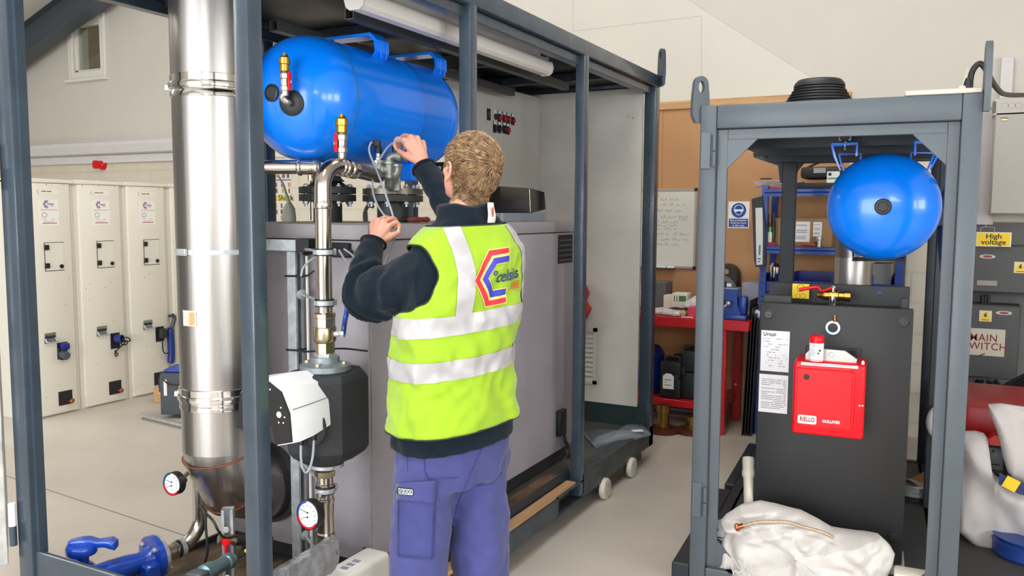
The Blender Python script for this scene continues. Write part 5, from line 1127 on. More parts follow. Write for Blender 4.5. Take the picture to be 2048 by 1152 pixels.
bm = B(); patch(bm, .3, .62, hB*.40, hB*.47); patch(bm, .15, .4, hB*.3, hB*.36); obj('label_mark', bm, INK, bt, 0)
bm = B(); patch(bm, -.9, .9, hB*.05, hB*.09); obj('label_band', bm, RED, bt, 0)
# second tank
ap = onR(1763, 412, .28)
T2 = thing('expansion_tank', 'blue tank seen end on, hanging in the top of the right frame', 'tank', R(ap.x, .9, ap.z-.245))
R2 = (onR(1883, 412, .40).x-onR(1650, 412, .40).x)/2
ax2 = V(onR(1766, 414, .40).x, 0, onR(1766, 414, .40).z)
obj('shell', tank_shell(R(ax2.x, .28, ax2.z), RV_, R2, .15, 1.15), BLUE, T2, 60)
bm = B(); lathe(bm, [(.033, -.012), (.034, .006), (.030, .011), (.021, .012), (.019, .006)], R(ax2.x, .28, ax2.z), -RV_, 36); pl_ = obj('end_plug', bm, RUBBER, T2)
bm = B(); lathe(bm, [(.019, .004), (.0005, .0045)], R(ax2.x, .28, ax2.z), -RV_, 28); obj('plug_face', bm, mat('plug_grey2', (76, 78, 78), .6), pl_)
for v_ in (.47, 1.1):
    for s_ in (-1, 1):
        u_ = ax2.x+s_*(onR(1852, 300, .5).x-onR(1686, 300, .5).x)/2
        zt_ = ax2.z+R2+.055
        def pp(lst): return [R(u_+x*s_, v_, z) for x, z in lst]
        bm = B(); o_ = [(-.055, zt_), (.055, zt_), (.058, zt_-.01), (.045, zt_-.06), (.016, ax2.z+R2*.70), (.012, ax2.z+R2*.72), (.036, zt_-.055), (.048, zt_-.012), (-.048, zt_-.007), (-.046, zt_-.06), (-.055, zt_-.06)]
        prism(bm, o_, R(u_, v_, 0), RU_*s_, (0, 0, 1), RV_, .06); obj('saddle_bracket', bm, BLUE, T2)
        if v_ < 1:
            hz0 = zt_+.003; HZ = RH-.115
            t = rthing('channel_hanger', ['left bright channel hanger above the end-on blue tank', 'right bright channel hanger above the end-on blue tank'][s_ > 0], 'bracket', 'channel hangers over the tank')
            bm = B(); w2 = .025; zc_ = onR(1686, 284, .45).z
            for a_ in ((-w2, -w2+.003, 0, .052), (w2-.003, w2, 0, .052), (-w2, w2, .049, .052), (-w2, -w2+.009, 0, .003), (w2-.009, w2, 0, .003)): box(bm, u_+a_[0], u_+a_[1], v_-.02, v_+.05, hz0+.006+a_[2], hz0+.006+a_[3])
            obj('channel', bm, GALV, t)
            bm = B(); cyl(bm, (u_, v_+.04, zt_-.03), (u_, v_+.04, HZ), .005); hexnut(bm, (u_, v_+.015, hz0+.025), (0, 0, 1), .009, .01); obj('hanger_bolt', bm, CHROME, t)
            bm = B(); box(bm, u_-.022, u_+.022, v_-.015, v_-.012, hz0+.008, hz0+.055); obj('channel_inside', bm, BLACKM, t)
# tank cradle bar below, flue stub, valve and tag on the boiler top
t = rthing('tank_cradle', 'thin dark cradle frame under the end-on blue tank', 'cradle')
a, b_, c = onR(1706, 520, .62), onR(1810, 520, .62), onR(1808, 545, .62)
bm = B(); tube(bm, [V(a.x, .62, ax2.z-R2*.9), V(a.x, .62, a.z), V(b_.x, .62, b_.z), V(b_.x, .62, bz1-.01)], .006, 8); tube(bm, [V(a.x, .62, a.z), V(a.x, .78, a.z), V(b_.x, .78, b_.z), V(b_.x, .62, b_.z)], .006, 8); obj('cradle_bar', bm, BLACKM, t)
c0, c1 = onR(1667, 540, .95), onR(1742, 540, .95); rr_ = (c1.x-c0.x)/2
t = rthing('flue_stub', 'stainless flue stub rising from the black boiler behind the blue tank', 'flue')
bm = B(); lathe(bm, [(rr_, bz1-.03), (rr_, bz1+.32), (rr_*1.04, bz1+.322), (rr_*1.04, bz1+.34), (rr_, bz1+.342), (rr_, ax2.z-R2-.02), (rr_*.96, ax2.z-R2-.02)], ((c0.x+c1.x)/2, 1.02, 0), A_, 48); obj('stub_tube', bm, STEEL, t)
t = rthing('ball_valve', 'brass ball valve with red lever lying on top of the black boiler', 'valve')
z_ = onR(1690, 592, .48).z
a, b_ = onR(1648, 598, .48), onR(1703, 592, .48); a.z = b_.z = z_; dv = (b_-a).normalized()
bm = B(); lathe(bm, [(.012, -.03), (.017, -.01), (.022, 0), (.022, .02), (.026, .022), (.026, .06), (.021, .064), (.021, .085), (.025, .087), (.025, .112), (.019, .114)], a, dv, 10); obj('valve_body', bm, BRASS, t)
bm = B(); q = (a+b_)/2+V(-.02, -.01, .0); cyl(bm, q, q+V(0, 0, .045), .007); hexnut(bm, q+V(0, 0, .034), A_, .011, .01); cyl(bm, q+V(0, 0, -.11), q, .018); obj('valve_stem', bm, CHROME, t)
h0, h1, h2 = onR(1644, 582, .46), onR(1635, 574, .46), onR(1598, 579, .46)
bm = B(); tube(bm, smooth_path([q+V(0, 0, .04), h0, h1, (h1+h2)/2, h2], 4), [.005]*5+[.006]*3+[.008]*9, 10); obj('lever', bm, RED, t)
a, b_ = onR(1585, 567, .56), onR(1618, 596, .56)
t = rthing('yellow_tag', 'square yellow card tag tied on the black boiler top, by the red lever', 'tag')
bm = B(); box(bm, a.x, b_.x, .56, .563, bz1, a.z); tg = obj('card', bm, YELLOW, t, 0)
cx_ = (a.x+b_.x)/2; cz_ = (a.z+bz1)/2
bm = B(); ring_plate(bm, .018, .015, (cx_, .5598, cz_+.015), (0, -1, 0), .0006, 24); ring_plate(bm, .011, .009, (cx_-.012, .5598, cz_-.022), (0, -1, 0), .0006, 18); ring_plate(bm, .011, .009, (cx_+.012, .5598, cz_-.022), (0, -1, 0), .0006, 18); obj('printed_mark', bm, mat('tag_brown', (150, 120, 20), .6), tg, 0)
# stepped black cowl, roof capping, cable and eyelet on top
t = rthing('roof_cowl', 'stepped black rubber flue cowl on top of the right frame', 'cowl')
q0, q1 = onR(1572, 205, .75), onR(1705, 200, .75); cu = (q0.x+q1.x)/2; rb = (q1.x-q0.x)/2; zt_ = onR(1640, 160, .75).z; zv = onR(1640, 204, .75).z-RH
bm = B(); hC = zt_-RH-zv; prof = [(rb*1.25, -.012), (rb*1.25, .004), (rb*1.1, zv*.5), (rb*1.06, zv*.9)]
for i in range(5):
    r_ = rb*(1-.055*i); z = zv+hC*(.0+.135*i); prof += [(r_-.008, z), (r_, z+hC*.02), (r_, z+hC*.085), (r_-.010, z+hC*.11)]
prof += [(rb*.78, zv+hC*.68), (rb*.76, zv+hC*.82), (rb*.66, zv+hC*.98), (rb*.62, zv+hC), (rb*.5, zv+hC)]
lathe(bm, prof, (cu, .75, RH), A_, 56); obj('cowl_boot', bm, RUBBER, t)
t = rthing('roof_capping', 'cream capping sheet on top of the right frame roof', 'sheet')
bm = B(); box(bm, .78, RW-.005, .004, 1.9, RH+.001, RH+.02, .003); obj('sheet', bm, mat('capping_cream', (206, 198, 186), .55), t)
t = rthing('roof_cable', 'thick black cable looping up from the right frame roof to the wall cabinets', 'cable')
q = onR(1937, 182, .12); pts = [V(q.x, .14, RH+.02), V(q.x, .14, RH+.05)]+[onR(x, y, .14+.0*i) for i, (x, y) in enumerate(((1940, 165), (1943, 148), (1950, 134), (1960, 127), (1970, 136), (1978, 152)))]
pts += [onR(1995, 178, .5), onR(2012, 189, .9), onR(2050, 190, 1.4), onR(2090, 188, 1.8)]
bm = B(); tube(bm, smooth_path(pts, 5), .011, 12); obj('cable', bm, CABLEB, t)
bm = B(); lathe(bm, [(.017, .02), (.017, .055), (.011, .075)], (q.x, .14, RH), A_, 16); obj('cable_boot', bm, RUBBER, t)
bm = B(); q2 = onR(1924, 182, .13); box(bm, q2.x-.012, q2.x+.012, .12, .14, RH+.02, RH+.045, .004); tube(bm, [V(q2.x, .13, RH+.04), V(q.x-.006, .13, RH+.11)], .0015, 6); obj('cable_tie_mount', bm, mat('tie_cream', (226, 214, 186), .5), t)
# sack of rags on the deck front with hose, label and pipe
SKM = mat('white_woven_sack', (212, 207, 202), .75, var=.05, vscale=9, bump=.25, bscale=300, sheen=.2)
outl_ = [(1437, 1150), (1432, 1128), (1440, 1098), (1452, 1060), (1440, 1042), (1452, 1028), (1480, 1010), (1515, 1004), (1545, 1010), (1575, 1018), (1600, 1024), (1635, 1042), (1665, 1060), (1697, 1066), (1740, 1072), (1762, 1074), (1780, 1090), (1790, 1108), (1786, 1128), (1776, 1152), (1760, 1180), (1690, 1196), (1600, 1196), (1500, 1190), (1450, 1175)]
t = thing('sack', 'crumpled white woven sack slumped at the open front of the right frame', 'sack', R(.42, .13, .10))
VS = .10
P2 = [onR(x, y, VS) for x, y in outl_]; ctr = V(sum(q.x for q in P2)/len(P2), VS, sum(q.z for q in P2)/len(P2))
def dens(P_, k):
    out = []
    for i in range(len(P_)):
        for s in range(k): out.append(P_[i].lerp(P_[(i+1) % len(P_)], s/k))
    return out
P3 = dens(P2, 7); bm = B(); rings = []
def fold(q):
    w_ = abs(math.sin(21*q.x-24*q.z+2.2*noise.noise(V(q.x*6, q.z*6, 1))*2)); w2 = abs(math.sin(30*q.x+22*q.z+3*noise.noise(V(q.x*7, q.z*7, 9))))
    return .034*(w_**1.5-.4)*(1 if q.x < ctr.x+.06 else .5)+.022*(w2**1.6-.4)*(.4 if q.x < ctr.x else 1)+.016*noise.noise(V(q.x*11, q.z*11, 3))+.008*noise.noise(V(q.x*27, q.z*27, 7))
for k in [1.0, 1.0, .99, .97, .945, .915, .88, .845, .81, .77, .73, .69, .64, .59, .54, .48, .42, .36, .30, .23, .16, .09, .03]:
    rings.append([]); 
    for q in P3:
        f = 1-k; p_ = ctr.lerp(q, k); depth = .135*math.sqrt(max(0, 1-k*k))
        amp = min(1, f*9)
        rings[-1].append(V(p_.x, VS-depth-amp*fold(p_), p_.z))
back = [[V(ctr.lerp(q, k).x, VS+d_, max(.102, ctr.lerp(q, k).z)) for q in P3] for k, d_ in ((.5, .13), (.8, .10), (.96, .05))]
rings = back+rings[1:]
for r_ in rings:
    for q in r_: q.z = max(q.z, .102)
    r_[:] = [R(*q) for q in r_]
loft(bm, rings); sk = obj('sack_body', bm, SKM, t, 75)
bm = B(); rr = random.Random(2)
for i in range(26):
    q = onR(1478+rr.uniform(-14, 30), 1128+rr.uniform(-14, 20), -.06); e = onR(1478+rr.uniform(-16, 40), 1150+rr.uniform(-10, 14), -.07)
    tube(bm, smooth_path([R(*q), R(*((q+e)/2+V(rr.uniform(-.008, .008), -.008, 0))), R(*e)], 3), .0014, 5)
fr_ = obj('frayed_threads', bm, SKM, t); fr_['kind'] = 'stuff'
t = thing('flexible_hose', 'thin flexible tap hose with brass nut lying across the white sack', 'hose', R(.45, .0, .3))
def onsack(x, y, off=.014):
    q = onR(x, y, VS)
    # find the sack surface by its own height law along the view ray
    for it in range(8):
        kk = 0
        best = None
        dv2 = V(q.x-ctr.x, 0, q.z-ctr.z); L = dv2.length+1e-6
        # distance of the outline in this direction
        for i in range(len(P3)):
            a, b_ = P3[i]-ctr, P3[(i+1) % len(P3)]-ctr; den = dv2.x*(b_.z-a.z)-dv2.z*(b_.x-a.x)
            if abs(den) < 1e-12: continue
            tt_ = (a.x*(b_.z-a.z)-a.z*(b_.x-a.x))/den; ss = (a.x*dv2.z-a.z*dv2.x)/den
            if tt_ > 0 and 0 <= ss <= 1: best = tt_
        kk = min(1, 1/(best or 1)); amp = min(1, (1-kk)*9)
        v_ = VS-.135*math.sqrt(max(0, 1-kk*kk))-amp*fold(q)-off; q = onR(x, y, v_)
    return q
hp = [onsack(x, y) for x, y in ((1481, 1047), (1500, 1044), (1520, 1040), (1550, 1036), (1580, 1035), (1610, 1037), (1635, 1043), (1655, 1050), (1670, 1058))]
hp = [V(q.x, min(q.y, -.02), q.z) for q in hp]
bm = B(); tube(bm, smooth_path([R(*q) for q in hp], 4), .0075, 12); hb_ = obj('braided_hose', bm, mat('braid_tan', (188, 164, 140), .4, metal=.3, var=.2, vscale=90), t)
bm = B(); d_ = (R(*hp[0])-R(*hp[1])).normalized(); hexnut(bm, R(*hp[0]), d_, .017, .016); cyl(bm, R(*hp[0])-d_*.02, R(*hp[0]), .011); obj('hose_nut', bm, COPPER, t)
a_ = [onR(x, y, .115) for x, y in ((1421, 1048), (1445, 1037), (1470, 1045), (1470, 1082), (1455, 1088), (1427, 1072))]
t = rthing('paper_leaflet', 'folded white leaflet with dark print tucked behind the white sack', 'leaflet')
bm = B(); prism(bm, [(q.x, q.z) for q in a_], (0, .115, 0), (1, 0, 0), (0, 0, 1), (0, 1, 0), .003); lf = obj('sheet', bm, PAPER, t, 0)
bm = B()
for x0_, y0_, x1_, y1_ in ((1430, 1057, 1437, 1062), (1433, 1073, 1444, 1077), (1446, 1074, 1455, 1082)):
    q0, q1 = onR(x0_, y0_, .1145), onR(x1_, y1_, .1145); box(bm, q0.x, q1.x, .1144, .115, q1.z, q0.z)
obj('leaflet_print', bm, INK, lf, 0)
t = rthing('plastic_pipe', 'length of white plastic waste pipe leaning beside the black boiler', 'pipe')
p0, p1 = onR(1508, 997, .22), onR(1497, 925, .42)
p0 = V(p0.x-.012, .20, .11); pe = onR(1497, 915, .40); dpv = (pe-p0).normalized()
bm = B(); Lp = (pe-p0).length; lathe(bm, [(.016, 0), (.019, Lp*.2), (.024, Lp*.78), (.029, Lp*.80), (.031, Lp*.82), (.029, Lp*.86), (.027, Lp*.88), (.029, Lp*.96), (.027, Lp), (.022, Lp), (.022, Lp*.9)], p0, dpv, 24); obj('pipe_body', bm, mat('pvc_cream', (220, 212, 196), .45), t)
t = rthing('blue_glove', 'crumpled blue disposable glove on the deck at the front right', 'glove')
bm = B(); q0, q1 = onR(1838, 1134, .16), onR(1868, 1124, .2)
q = V(q0.x+.02, .16, .105); M4 = MX(q, V(.98, .2, 0).normalized(), V(-.2, .98, 0).normalized(), V(0, 0, 1))
prof = []
for i in range(7):
    s = i/6; prof.append([M4 @ V(-.06+.16*s, y*(.02+.02*s), .003+z*(.012+.012*s)+.008*math.sin(5*s+y*2)) for y, z in ((-1, 0), (-.6, .7), (0, 1), (.6, .8), (1, .1), (0, -.2))])
loft(bm, prof)
for k in range(4): tube(bm, smooth_path([M4 @ V(-.05, -.02+.013*k, .012), M4 @ V(-.09, -.025+.016*k, .014), M4 @ V(-.115, -.02+.014*k, .008)], 3), [.006]*4+[.005]*2+[.003], 8)
obj('glove_body', bm, mat('nitrile_blue', (20, 116, 160), .35), t, 60)
t = rthing('white_box', 'small white carton lying by the blue glove on the front deck', 'box')
bm = B(); q = onR(1826, 1140, .09); box(bm, q.x-.07, q.x+.075, .02, .12, .101, q.z, .008, 2); obj('carton', bm, mat('carton_white', (228, 222, 208), .6), t)
bm = B(); q0, q1 = V(onR(1760, 1150, .13).x, .13, .107), V(onR(1815, 1138, .13).x, .16, .107); tube(bm, [R(*q0), R(*q1)], .006, 8); solo('copper_rod', bm, mat('pale_brown_rod', (176, 156, 136), .5), 'thin pale brown rod on the deck beside the white carton', 'rod')
# flange plates with brown paper at the back right of the deck
t = rthing('flange_stack', 'stack of grey steel flanges on the deck right of the black boiler', 'flange')
q = onR(1832, 945, 1.05); c = V(q.x, 1.42, .10)
q = onR(1833, 952, 1.42); cu_ = q.x
for i, (r_, h0, h1, m) in enumerate(((.105, 0, .022, BLACKM), (.098, .026, .048, GALV), (.085, .05, .075, GALV))):
    bm = B(); lathe(bm, [(r_*.55, h0), (r_, h0), (r_, h1), (r_*.9, h1+.004), (r_*.55, h1+.004)], (cu_, 1.42, .101), A_, 40); obj('flange_plate', bm, m, t)
t = rthing('brown_paper', 'torn sheet of brown packing paper on the grey flange stack', 'paper')
bm = B(); rs = []
for i in range(9):
    s = i/8; rs.append([V(cu_-.10+.2*s, 1.36+.14*y, .185+.03*math.sin(6*s+3*y)+.02*y) for y in (0, .25, .5, .75, 1)])
loft(bm, [[R(*q) for q in r_] for r_ in rs], False, False); o = obj('paper_sheet', bm, mat('kraft_paper', (170, 120, 60), .7), t, 70)
for v_ in o.data.vertices: pass
md = o.modifiers.new('solid', 'SOLIDIFY'); md.thickness = .0012
o.parent = None; bpy.data.objects.remove(t); tag(o, 'torn sheet of brown packing paper on the grey flange stack', 'paper'); o.name = 'brown_paper'
t = rthing('paper_cup', 'white rounded dust mask hung on the right side of the right frame', 'mask')
q = onR(1868, 845, 1.12); bm = B(); vs = ball(bm, V(q.x+.03, 1.13, q.z), .085, .8, .5, 1.1, 20); obj('cup', bm, mat('mask_white', (226, 222, 218), .7), t)
# ------------------------------------------------------------------ back right: bench, shelving, boards
BF = 6.13
zT = at(1380, 636, 'y', BF).z; xR = at(1498, 640, 'y', BF).x; xLg = at(1442, 700, 'y', BF).x; xL = -2.9
BN = thing('workbench', 'red steel workbench against the brown board wall', 'bench', ((xL+xR)/2, 6.4, FL))
bm = B(); box(bm, xL, xR, BF, 6.76, zT-.075, zT, .004); obj('worktop', bm, REDP, BN)
for x in (xLg-.03, xL+.1):
    for y in (BF+.03, 6.66):
        bm = B(); box(bm, x, x+.06, y, y+.06, FL, zT-.075, .003); lg = obj('leg', bm, REDP, BN)
        bm = B()
        for z in (.33, .82): lathe(bm, [(.009, 0), (.007, .008)], (x+.03, y, FL+z*.9), (0, -1, 0), 10)
        obj('leg_bolt', bm, WHITE, lg)
zS = at(1350, 800, 'y', BF+.02).z
bm = B(); box(bm, xL, xLg, BF+.02, 6.74, zS-.055, zS, .003); obj('lower_shelf', bm, REDP, BN)
# cases and bag on the lower shelf
def caseB(label, x0, x1, y0, y1, h, m, tag_=False):
    t = thing('carry_case', label, 'case', ((x0+x1)/2, (y0+y1)/2, zS), 0, 'cases under the bench')
    bm = B(); box(bm, x0, x1, y0, y1, zS+.002, zS+h*.55, .015, 2); obj('lower_shell', bm, m, t)
    bm = B(); box(bm, x0, x1, y0, y1, zS+h*.56, zS+h, .015, 2); obj('upper_shell', bm, m, t)
    bm = B(); xm = (x0+x1)/2; tube(bm, smooth_path([(xm-.06, y0+.05, zS+h), (xm-.05, y0+.05, zS+h+.03), (xm+.05, y0+.05, zS+h+.03), (xm+.06, y0+.05, zS+h)], 3), .009, 8); obj('handle', bm, BLACKM, t)
    for k in (-.05, .05):
        bm = B(); box(bm, xm+k-.015, xm+k+.015, y0-.008, y0, zS+h*.5, zS+h*.66, .002); obj('latch', bm, BLACKM, t)
    if tag_:
        a, b_ = at(1326, 746, 'y', y0-.012), at(1347, 779, 'y', y0-.012)
        bm = B(); w_ = b_.x-a.x; prism(bm, [(0, b_.z), (w_, b_.z), (w_, a.z-.02), (w_-.025, a.z), (.025, a.z), (0, a.z-.02)], (a.x, y0-.012, 0), (1, 0, 0), (0, 0, 1), (0, 1, 0), .002); tg = obj('paper_tag', bm, PAPER, t, 0)
        for i, z in enumerate((.55, .4, .22)):
            bm = B(); zz = b_.z+(a.z-b_.z)*z; box(bm, a.x+.015, a.x+w_*(.8 if i != 1 else .3), y0-.0126, y0-.012, zz, zz+.008); obj('tag_print', bm, PAPERG, tg, 0)
hz = lambda y, Y: at(1340, y, 'y', Y).z-zS
xq = lambda x, Y: at(x, 700, 'y', Y).x
NAVYC = mat('case_black', (24, 26, 30), .5)
caseB('black carry case with white paper tag under the red bench', xq(1322, 6.2), xq(1364, 6.2), 6.18, 6.6, hz(722, 6.2), NAVYC, True)
caseB('taller black carry case right of the tagged case under the bench', xq(1366, 6.25), xq(1400, 6.25), 6.22, 6.62, hz(697, 6.25), mat('case_black2', (30, 36, 44), .5))
t = thing('blue_bag', 'shiny blue holdall beside the black cases under the bench', 'bag', (xq(1300, 6.25), 6.4, zS))
bm = B(); x0, x1 = xq(1270, 6.25), xq(1318, 6.25); rings = []
for k, z in ((.9, 0), (1, .06), (1, .2), (.97, .27), (.85, .34), (.5, .40), (.15, .41)): rings.append([V((x0+x1)/2+(x1-x0)/2*k*math.cos(a)*1.0, 6.4+.2*k*math.sin(a), zS+.002+z*hz(700, 6.25)/.41+.008*math.sin(5*a)) for a in [2*PI*i/28 for i in range(28)]])
loft(bm, rings); obj('bag_body', bm, mat('holdall_blue', (10, 52, 140), .25, coat=.4), t, 60)
bm = B(); tube(bm, smooth_path([((x0+x1)/2-.05, 6.3, zS+.3), ((x0+x1)/2, 6.28, zS+.45), ((x0+x1)/2+.06, 6.3, zS+.3)], 4), .012, 8); obj('bag_handle', bm, MATS['holdall_blue'], t)
# brass flanges on the floor under the bench
for i, (px, py, hh, lab) in enumerate(((1326, 858, .21, 'tall brass fitting on a rusty round flange on the floor under the bench'), (1384, 860, .13, 'low brass fitting on a rusty flange next to the pale right frame post'))):
    q = at(px, py, 'z', FL+.02); t = thing('brass_flange', lab, 'flange', V(q.x, q.y, FL), 0, 'brass fittings on the floor')
    bm = B(); lathe(bm, [(.05, 0), (.125, 0), (.125, .028), (.05, .03)], (q.x, q.y, FL+.001), A_, 32); obj('flange_plate', bm, mat('rusty_flange', (104, 52, 34), .6, metal=.4, var=.2, vscale=20), t)
    bm = B(); lathe(bm, [(.06, .03), (.062, .05), (.045, .06), (.045, hh*.7), (.052, hh*.72), (.052, hh), (.035, hh)], (q.x, q.y, FL), A_, 24); obj('brass_stub', bm, mat('old_brass', (150, 116, 64), .35, metal=.9, var=.2, vscale=20), t)
for k, (z, y) in enumerate(((.02, 6.5), (.06, 6.56), (.10, 6.62))):
    bm = B(); a, b_ = V(-2.6, y, FL+z), V(xLg-.05, y+.02, FL+z); tube(bm, [a, b_], .018, 10); solo('plastic_tube', bm, mat('tube_lilac', (150, 146, 152), .4), 'pale plastic tube lying on the floor at the wall under the bench', 'tube', 'plastic tubes under the bench')
# things on the bench
def onb_(x, y, Y): return at(x, y, 'y', Y)
def bbox(name, label, cat, px0, px1, py0, Y, d, m, bev=.004):
    a, b_ = onb_(px0, py0, Y), onb_(px1, py0, Y)
    bm = B(); box(bm, a.x, b_.x, Y, Y+d, zT+.001, a.z, bev); return solo(name, bm, m, label, cat)
bbox('grey_box', 'dark grey upright box at the back left of the bench', 'box', 1290, 1331, 563, 6.45, .2, mat('box_slate', (92, 98, 98), .5))
bbox('small_carton', 'small plain white carton beside the grey box on the bench', 'box', 1327, 1346, 590, 6.40, .12, mat('carton_cream', (230, 224, 210), .6))
t = thing('glove_carton', 'white carton with a green printed panel on the bench', 'box', onb_(1360, 605, 6.36))
a, b_ = onb_(1343, 586, 6.36), onb_(1374, 606, 6.36)
bm = B(); box(bm, a.x, b_.x, 6.36, 6.5, zT+.001, a.z, .008, 2); obj('carton', bm, mat('carton_white', (228, 222, 208), .6), t)
q0, q1 = onb_(1348, 591, 6.358), onb_(1372, 603, 6.358); bm = B(); box(bm, q0.x, q1.x, 6.357, 6.36, q1.z, q0.z); pn = obj('green_panel', bm, mat('green_print', (74, 124, 62), .6), t, 0)
bm = B(); w_ = (q1.x-q0.x)
for k in (.1, .3): box(bm, q0.x+w_*k, q0.x+w_*(k+.1), 6.3562, 6.357, q1.z, q0.z)
obj('white_bar', bm, WHITE, pn, 0)
CLR = mat('crinkled_film', (214, 208, 206), .2, bump=.6, bscale=40, spec=.7, var=.2, vscale=30)
def lump(name, label, cat, px, py, Y, rx, ry, rz, m, seed):
    c = onb_(px, py, Y); bm = B(); vs = ball(bm, V(c.x, c.y, 0), 1, rx, ry, rz, 28)
    lo = 9
    for v in vs:
        n = noise.noise(v.co*22+V(seed, 0, 0))*.25+noise.noise(v.co*48+V(0, seed, 0))*.14; d_ = V(v.co.x-c.x, v.co.y-c.y, v.co.z)*(1+n); v.co = V(c.x, c.y, 0)+d_
        v.co.z = max(v.co.z, -rz*.5); lo = min(lo, v.co.z)
    for v in vs: v.co.z += zT+.002-lo
    return solo(name, bm, m, label, cat, None, 80)
lump('plastic_bag', 'big crumpled clear plastic bag beside the white and green carton', 'bag', 1388, 590, 6.36, .075, .07, .09, CLR, 3)
lump('small_bag', 'flat clear bag of small parts at the bench front left', 'bag', 1330, 622, 6.24, .11, .06, .035, CLR, 8)
lump('small_bag', 'clear bag of fixings in the middle of the bench, by the pink carton', 'bag', 1352, 622, 6.20, .08, .05, .028, CLR, 12)
for px, py, Y, c, lab in ((1350, 610, 6.22, (70, 66, 60), 'dark plier lying in front of the green panelled carton'), (1372, 611, 6.24, (62, 58, 56), 'dark spanner lying right of the pliers on the bench')):
    q = onb_(px, py, Y); bm = B(); tube(bm, smooth_path([V(q.x-.06, Y, zT+.05), V(q.x, Y+.02, zT+.055), V(q.x+.08, Y, zT+.05)], 3), [.006, .007, .008, .01, .009, .008, .007], 8); solo('hand_tool', bm, mat('tool%d' % c[0], c, .4, metal=.5), lab, 'tool')
bm = B(); q = onb_(1366, 622, 6.17); ball(bm, V(q.x, q.y, zT+.027), .026, 1, 1, 1, 16); solo('copper_end_cap', bm, mat('tan_cap', (206, 168, 124), .5), 'round tan cap on the bench front edge next to the pink carton', 'cap')
bm = B(); a, b_ = onb_(1376, 614, 6.17), onb_(1392, 628, 6.17); box(bm, a.x, b_.x, 6.16, 6.3, zT+.001, a.z, .003); solo('pink_carton', bm, mat('pink_carton', (214, 66, 92), .5), 'small pink and white carton at the bench front edge', 'box')
bm = B(); a = onb_(1371, 628, 6.15); box(bm, a.x-.03, a.x+.06, 6.14, 6.155, zT+.001, zT+.006); solo('paper_slip', bm, PAPER, 'white paper slip on the bench front edge under the pink carton', 'paper')
# vise
VS_ = thing('bench_vise', 'blue cast bench vise on the right end of the red bench', 'vise', onb_(1465, 630, 6.25))
q0, q1 = onb_(1447, 578, 6.2), onb_(1480, 620, 6.2)
VBL = mat('vise_blue', (34, 66, 148), .35, coat=.2)
bm = B(); x0, x1, zt_ = q0.x, q1.x-.02, q0.z; loft(bm, [[V(x, y, z) for x, y in ((x0, 6.2), (x1, 6.2), (x1, 6.33), (x0, 6.33))] for x0, x1, z in ((x0-.0, x1+.03, zT+.03), (x0+.015, x1, zT+.10), (x0+.015, x1-.005, zt_-.06), (x0-.0, x1+.0, zt_))]); obj('fixed_jaw', bm, VBL, VS_, 25)
bm = B(); box(bm, x0-.06, x1+.07, 6.17, 6.40, zT+.001, zT+.035, .006, 2); obj('base', bm, VBL, VS_)
bm = B(); box(bm, x1+.0, x1+.06, 6.22, 6.32, zT+.035, zt_-.05, .02, 2); obj('rear_body', bm, VBL, VS_)
bm = B(); box(bm, x0-.002, x1+.002, 6.196, 6.334, zt_, zt_+.008, .002); obj('jaw_plate', bm, mat('jaw_steel', (170, 180, 190), .3, metal=.7), VS_)
a, b_ = onb_(1457, 607, 6.13), onb_(1434, 626, 6.13); bm = B(); tube(bm, [a, b_], .009, 10); ball(bm, a, .017); ball(bm, b_, .016); h_ = obj('tommy_bar', bm, mat('bar_steel', (206, 206, 204), .3, metal=.7), VS_)
bm = B(); cyl(bm, a, V(a.x, 6.21, a.z), .014); obj('screw_spindle', bm, BLACKM, VS_)
# cable reel
RL_ = thing('cable_reel', 'black cable reel with grip standing at the back of the bench', 'reel', onb_(1448, 600, 6.55))
a, b_ = onb_(1415, 528, 6.52), onb_(1471, 608, 6.52)
bm = B(); wd = b_.x-a.x; hh = a.z-zT; rr_ = .06
def rrect(x0, x1, z0, z1, r, n=6):
    o_ = []
    for cx, cz, a0 in ((x1-r, z1-r, 0), (x0+r, z1-r, PI/2), (x0+r, z0+r, PI), (x1-r, z0+r, 1.5*PI)):
        o_ += [(cx+r*math.cos(a0+PI/2*i/n), cz+r*math.sin(a0+PI/2*i/n)) for i in range(n+1)]
    return o_
prism(bm, rrect(a.x, b_.x, zT+.002, a.z, .09), (0, 6.53, 0), (1, 0, 0), (0, 0, 1), (0, 1, 0), .16); obj('housing', bm, mat('reel_black', (36, 34, 34), .5), RL_, 30)
bm = B(); cx_, cz_ = onb_(1436, 583, 6.52).x, zT+hh*.40; ring_plate(bm, hh*.40, hh*.30, (cx_, 6.532, cz_), (0, -1, 0), .012, 40); obj('drum_rim', bm, mat('reel_grey', (104, 100, 100), .45), RL_)
bm = B(); lathe(bm, [(hh*.20, 0), (hh*.18, .02), (hh*.06, .022)], (cx_, 6.532, cz_), (0, -1, 0), 32); obj('drum_hub', bm, mat('reel_grey2', (70, 68, 68), .45), RL_)
bm = B(); q = onb_(1458, 570, 6.515); box(bm, q.x-.018, q.x+.018, 6.516, 6.53, q.z-.012, q.z+.012); obj('drum_label', bm, PAPER, RL_, 0)
bm = B(); x0, x1 = a.x+.03, b_.x-.06; prism(bm, rrect(x0, x1, a.z-.075, a.z-.035, .018, 3), (0, 6.527, 0), (1, 0, 0), (0, 0, 1), (0, 1, 0), .004); obj('hand_slot', bm, mat('slot_tan', (170, 126, 86), .8), RL_, 0)
bbox('grey_folder', 'pale grey box file standing behind the vise on the bench', 'folder', 1484, 1518, 565, 6.5, .25, mat('folder_grey', (158, 160, 176), .5))
t = thing('paper_roll', 'white printed can lying behind the vise on the bench', 'can', onb_(1492, 612, 6.35)); c = onb_(1481, 612, 6.35); c.z = zT+.035
